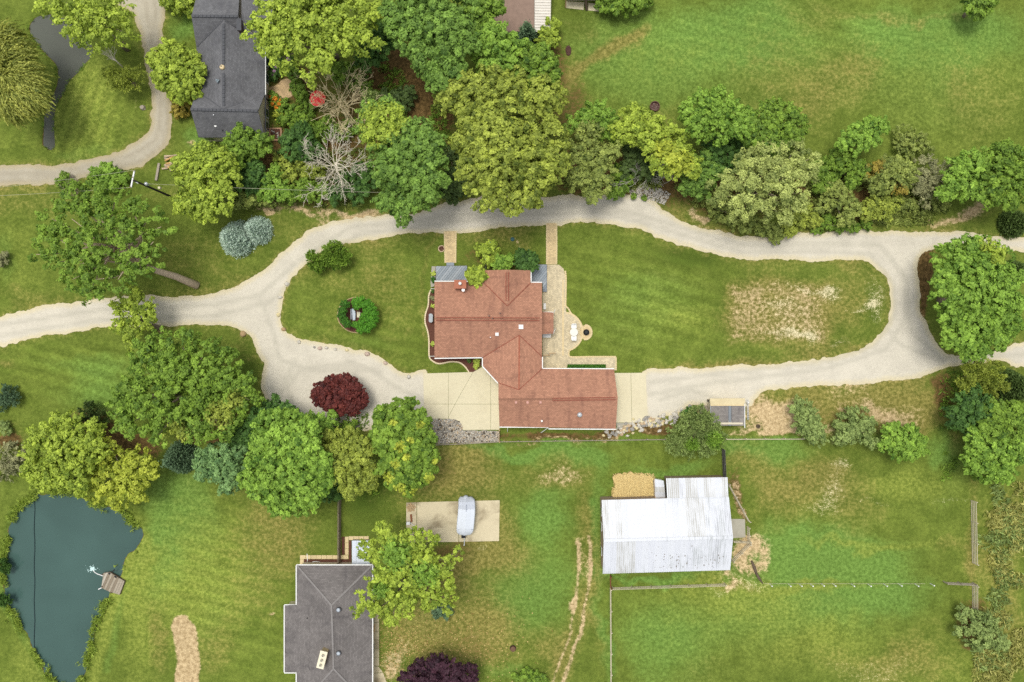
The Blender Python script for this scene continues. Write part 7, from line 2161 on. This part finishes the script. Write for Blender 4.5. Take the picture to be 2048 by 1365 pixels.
tree('pond_shrub', [(5, 1200, 12), (14, 1198, 9)], 1.6, 'deep', 'dark shrub on the left bank of the large pond, lower one', 'shrub', style='needle', rc=.26, leaf=.18, aspect=.35)
# round the red-roofed house
tree('house_shrub', [(968, 500, 16), (980, 512, 16), (990, 500, 10), (975, 525, 10), (985, 490, 8)], 3.2, 'lime', 'loose lime shrub below the bird bath, north of the house', 'shrub', rc=.34, leaf=.18)
tree('house_shrub', [(1002, 522, 13), (1015, 520, 13), (1008, 532, 12), (995, 530, 9)], 3.4, 'bright', 'bright shrub in the middle of the row along the north wing', 'shrub', rc=.3, leaf=.18)
tree('house_shrub', [(1045, 515, 16), (1060, 520, 16), (1048, 530, 16), (1062, 532, 12)], 3.6, 'deep', 'dense dark green shrub right of the row along the north wing', 'shrub', rc=.32, leaf=.18, cov=1.5)
tree('house_shrub', [(945, 548, 13), (958, 546, 13), (952, 558, 13), (966, 553, 9), (957, 568, 7)], 4.2, 'lime', 'round lime shrub at the corner of deck and red roof', 'shrub', rc=.3, leaf=.2, cov=1.5, clumpvar=.36)
# arborvitae ring of the round bed
RING = [(690, 609, 8, 'hedgedark'), (684, 622, 7.5, 'hedgedark'), (683, 632, 7, 'hedgedark'), (688, 641, 7, 'hedgedark'), (695, 648, 7.5, 'hedgedark')]
for k, (px, py, r, c) in enumerate(RING):
    tree('arborvitae', [(px, py, r), (px + 3, py, r * .8)], 2.2, c, 'clipped arborvitae in the western arc of the round bed, ' + ORD[k] + ' from its north end', 'shrub', rc=.16, leaf=.08, per=26, cov=1.6, group='clipped arborvitae of the round bed', zs=1.2)
RING2 = [(712, 604, 8), (722, 601, 8), (736, 608, 8), (744, 616, 8), (748, 627, 8), (748, 639, 8), (744, 650, 8), (733, 657, 8), (721, 659, 8), (713, 650, 7), (724, 645, 6.5), (736, 638, 8), (727, 633, 5.5), (735, 624, 8), (727, 610, 7), (714, 613, 7)]
for k, (px, py, r) in enumerate(RING2):
    lab = ('bright arborvitae on the outer arc of the round bed, ' + ORD[k] + ' clockwise from north') if k < 10 else ('inner bright arborvitae near the cream stone table, ' + ORD[k - 10] + ' counted upward from the south')
    tree('arborvitae', [(px, py, r), (px - 2, py, r * .8)], 2.4, 'hedge', lab, 'shrub', rc=.17, leaf=.08, per=26, cov=1.6, group='bright arborvitae massed in the round bed', zs=1.1)
# bed plants
for px, py, r, c, lab in ((867, 548, 4, 'hosta', 'yellow-green clump in the narrow planter beside the deck'), (866.5, 561, 4.5, 'hedgedark', 'dark round clump at the south end of the narrow planter'), (865, 597, 4, 'grey', 'pale grey-green round plant in the west bed, northernmost'), (866, 612, 3.6, 'hosta', 'pale yellow clump in the west bed above the grey utility box'), (866, 688, 3.6, 'hosta', 'pale yellow clump in the west bed below the grey utility box'),
                          (954, 723, 6, 'hosta', 'larger yellow-green hosta at the garage end of the mulch bed'), (952, 733, 5, 'hosta', 'smaller yellow-green hosta just below its larger neighbour'), (938, 722, 4, 'deep', 'low dark plant left of the hostas in the mulch bed'), (866, 582, 3.4, 'deep', 'dark small plant at the north end of the west bed'),
                          (1268, 393, 5.5, 'green', 'round clipped shrub on the roadside stones, left one'), (1288, 396, 5, 'green', 'round clipped shrub on the roadside stones, right one')):
    tree('bed_plant', [(px, py, r)], .7 if r < 5.4 else .9, c, lab, 'plant', rc=.14, leaf=.09, per=26, cov=1.7, trunk=False)
hg = thing('low_hedge', W(1173, 733, 0), 'low dark green clipped strip hedge along the north wall of the garage', 'hedge')
q_ = np.random.default_rng(5)
N_ = 2600
x0, y0, _ = W(1136, 737.2, .3); x1, y1, _ = W(1211, 729.8, .3)
Pq = np.stack([q_.uniform(x0, x1, N_), q_.uniform(y0, y1, N_), q_.uniform(.1, .42, N_)], 1)
nq = unit(q_.normal(size=(N_, 3)) * .5 + np.array([0, 0, .8]))
aq = unit(np.cross(nq, q_.normal(size=(N_, 3))))
o = bpy.data.objects.new('foliage', quads_mesh('foliage', Pq, aq * .1, np.cross(nq, aq) * .06, q_.random(N_), leafmat('hedgedark')))
C.objects.link(o); attach(o, hg)

# ---- ground cover no one could count
def ground_cover(name, spots, pal, n, size, h, label, seed, lean=.3):
    q = np.random.default_rng(seed)
    Ps = []
    for kind, geo, w in spots:
        if kind == 'line':
            a = np.array(geo, float)
            seg = np.linalg.norm(a[1:] - a[:-1], axis=1)
            i = q.choice(len(seg), n, p=seg / seg.sum())
            f = q.random(n)
            p = a[i] * (1 - f[:, None]) + a[i + 1] * f[:, None] + q.normal(size=(n, 2)) * w
            keep = (vnoise(p[:, 0] / S, p[:, 1] / S, .5, seed) + .35 * vnoise(p[:, 0] / S, p[:, 1] / S, 1.7, seed + 1) > .62) & ~((p[:, 0] > 196) & (p[:, 0] < 256) & (p[:, 1] > 1138) & (p[:, 1] < 1196))
            p = p[keep]
        else:
            p = q.uniform((geo[0], geo[1]), (geo[2], geo[3]), (n, 2))
            keep = vnoise(p[:, 0] / S, p[:, 1] / S, .35, seed) > w
            p = p[keep]
        Ps.append(p)
    p = np.concatenate(Ps)
    tufts = np.stack([(p[:, 0] - 1024) / S, (682.5 - p[:, 1]) / S], 1)
    m = 9
    k = np.repeat(np.arange(len(tufts)), m)
    N = len(k)
    hh = h * q.uniform(.4, 1.2, N)
    P = np.stack([tufts[k, 0] + q.normal(size=N) * size * 1.2, tufts[k, 1] + q.normal(size=N) * size * 1.2, hh * .5], 1)
    ax = unit(np.stack([q.normal(size=N) * lean * 2, q.normal(size=N) * lean * 2, np.ones(N) * .8], 1))
    bx = unit(np.cross(ax, q.normal(size=(N, 3))))
    tint = np.repeat(q.random(len(tufts)), m) * .6 + q.random(N) * .4
    NLEAF[0] += N
    o = bpy.data.objects.new(name, quads_mesh(name, P, ax * (hh * .6)[:, None], bx * (size * .45), tint, leafmat(pal)))
    C.objects.link(o)
    return tag(o, label, 'ground cover', kind='stuff')


PR = POND + [POND[0]]
ground_cover('bank_reeds', [('line', PR, 4.2)], 'reed', 1700, .13, .5, 'bright reeds and weeds growing round the bank of the large pond', 61, .5)
ground_cover('small_bank_weeds', [('line', SMALL_POND + [SMALL_POND[0]], 1.4)], 'green', 260, .08, .2, 'weeds along the bank of the small pond', 62, .5)
ground_cover('meadow_weeds', [('box', (1946, 965, 2060, 1380), .47)], 'weed', 1300, .2, .7, 'tall straw-coloured weeds in the rough strip outside the paddock fence', 63, .6)
ground_cover('green_weeds', [('box', (1950, 965, 2060, 1380), .62)], 'juniper', 750, .2, .7, 'green weeds scattered through the rough strip outside the paddock fence', 64, .6)
ground_cover('verge_weeds', [('box', (420, 300, 760, 415), .45), ('box', (1130, 300, 1320, 375), .5), ('box', (1350, 300, 1640, 440), .5), ('box', (1640, 330, 1900, 450), .5)], 'oliv2', 1200, .18, .6, 'rank weeds under the trees along the north side of the road', 65, .6)
ground_cover('litter_weeds', [('box', (760, 130, 900, 330), .55), ('box', (480, 830, 760, 990), .5), ('box', (1880, 735, 2050, 960), .45)], 'green', 800, .16, .5, 'low green weeds in the shade of the tree clumps', 66, .6)
def fallen_leaves(n, seed):
    q = np.random.default_rng(seed)
    px = np.concatenate([q.normal(840, 70, n), q.normal(960, 50, n // 2), q.normal(790, 22, n // 2)])
    py = np.concatenate([q.normal(1295, 38, n), q.normal(1290, 45, n // 2), q.normal(1300, 40, n // 2)])
    ok = px > 752
    px, py = px[ok], py[ok]
    N = len(px)
    nrm = unit(q.normal(size=(N, 3)) * .3 + np.array([0, 0, 1]))
    ax = unit(np.cross(nrm, q.normal(size=(N, 3))))
    s_ = q.uniform(.05, .13, N)[:, None]
    P = np.stack([(px - 1024) / S, (682.5 - py) / S, np.full(N, .05)], 1)
    o = bpy.data.objects.new('fallen_leaves', quads_mesh('fallen_leaves', P, ax * s_, np.cross(nrm, ax) * s_ * .7, q.random(N), leaf_material('fallen', srgb(150, 120, 64), srgb(222, 196, 130))))
    C.objects.link(o)
    return tag(o, 'yellow and tan fallen leaves strewn over the dry lawn round the plum tree', 'fallen leaves', kind='stuff')


fallen_leaves(700, 71)
print('leaf faces:', NLEAF[0])
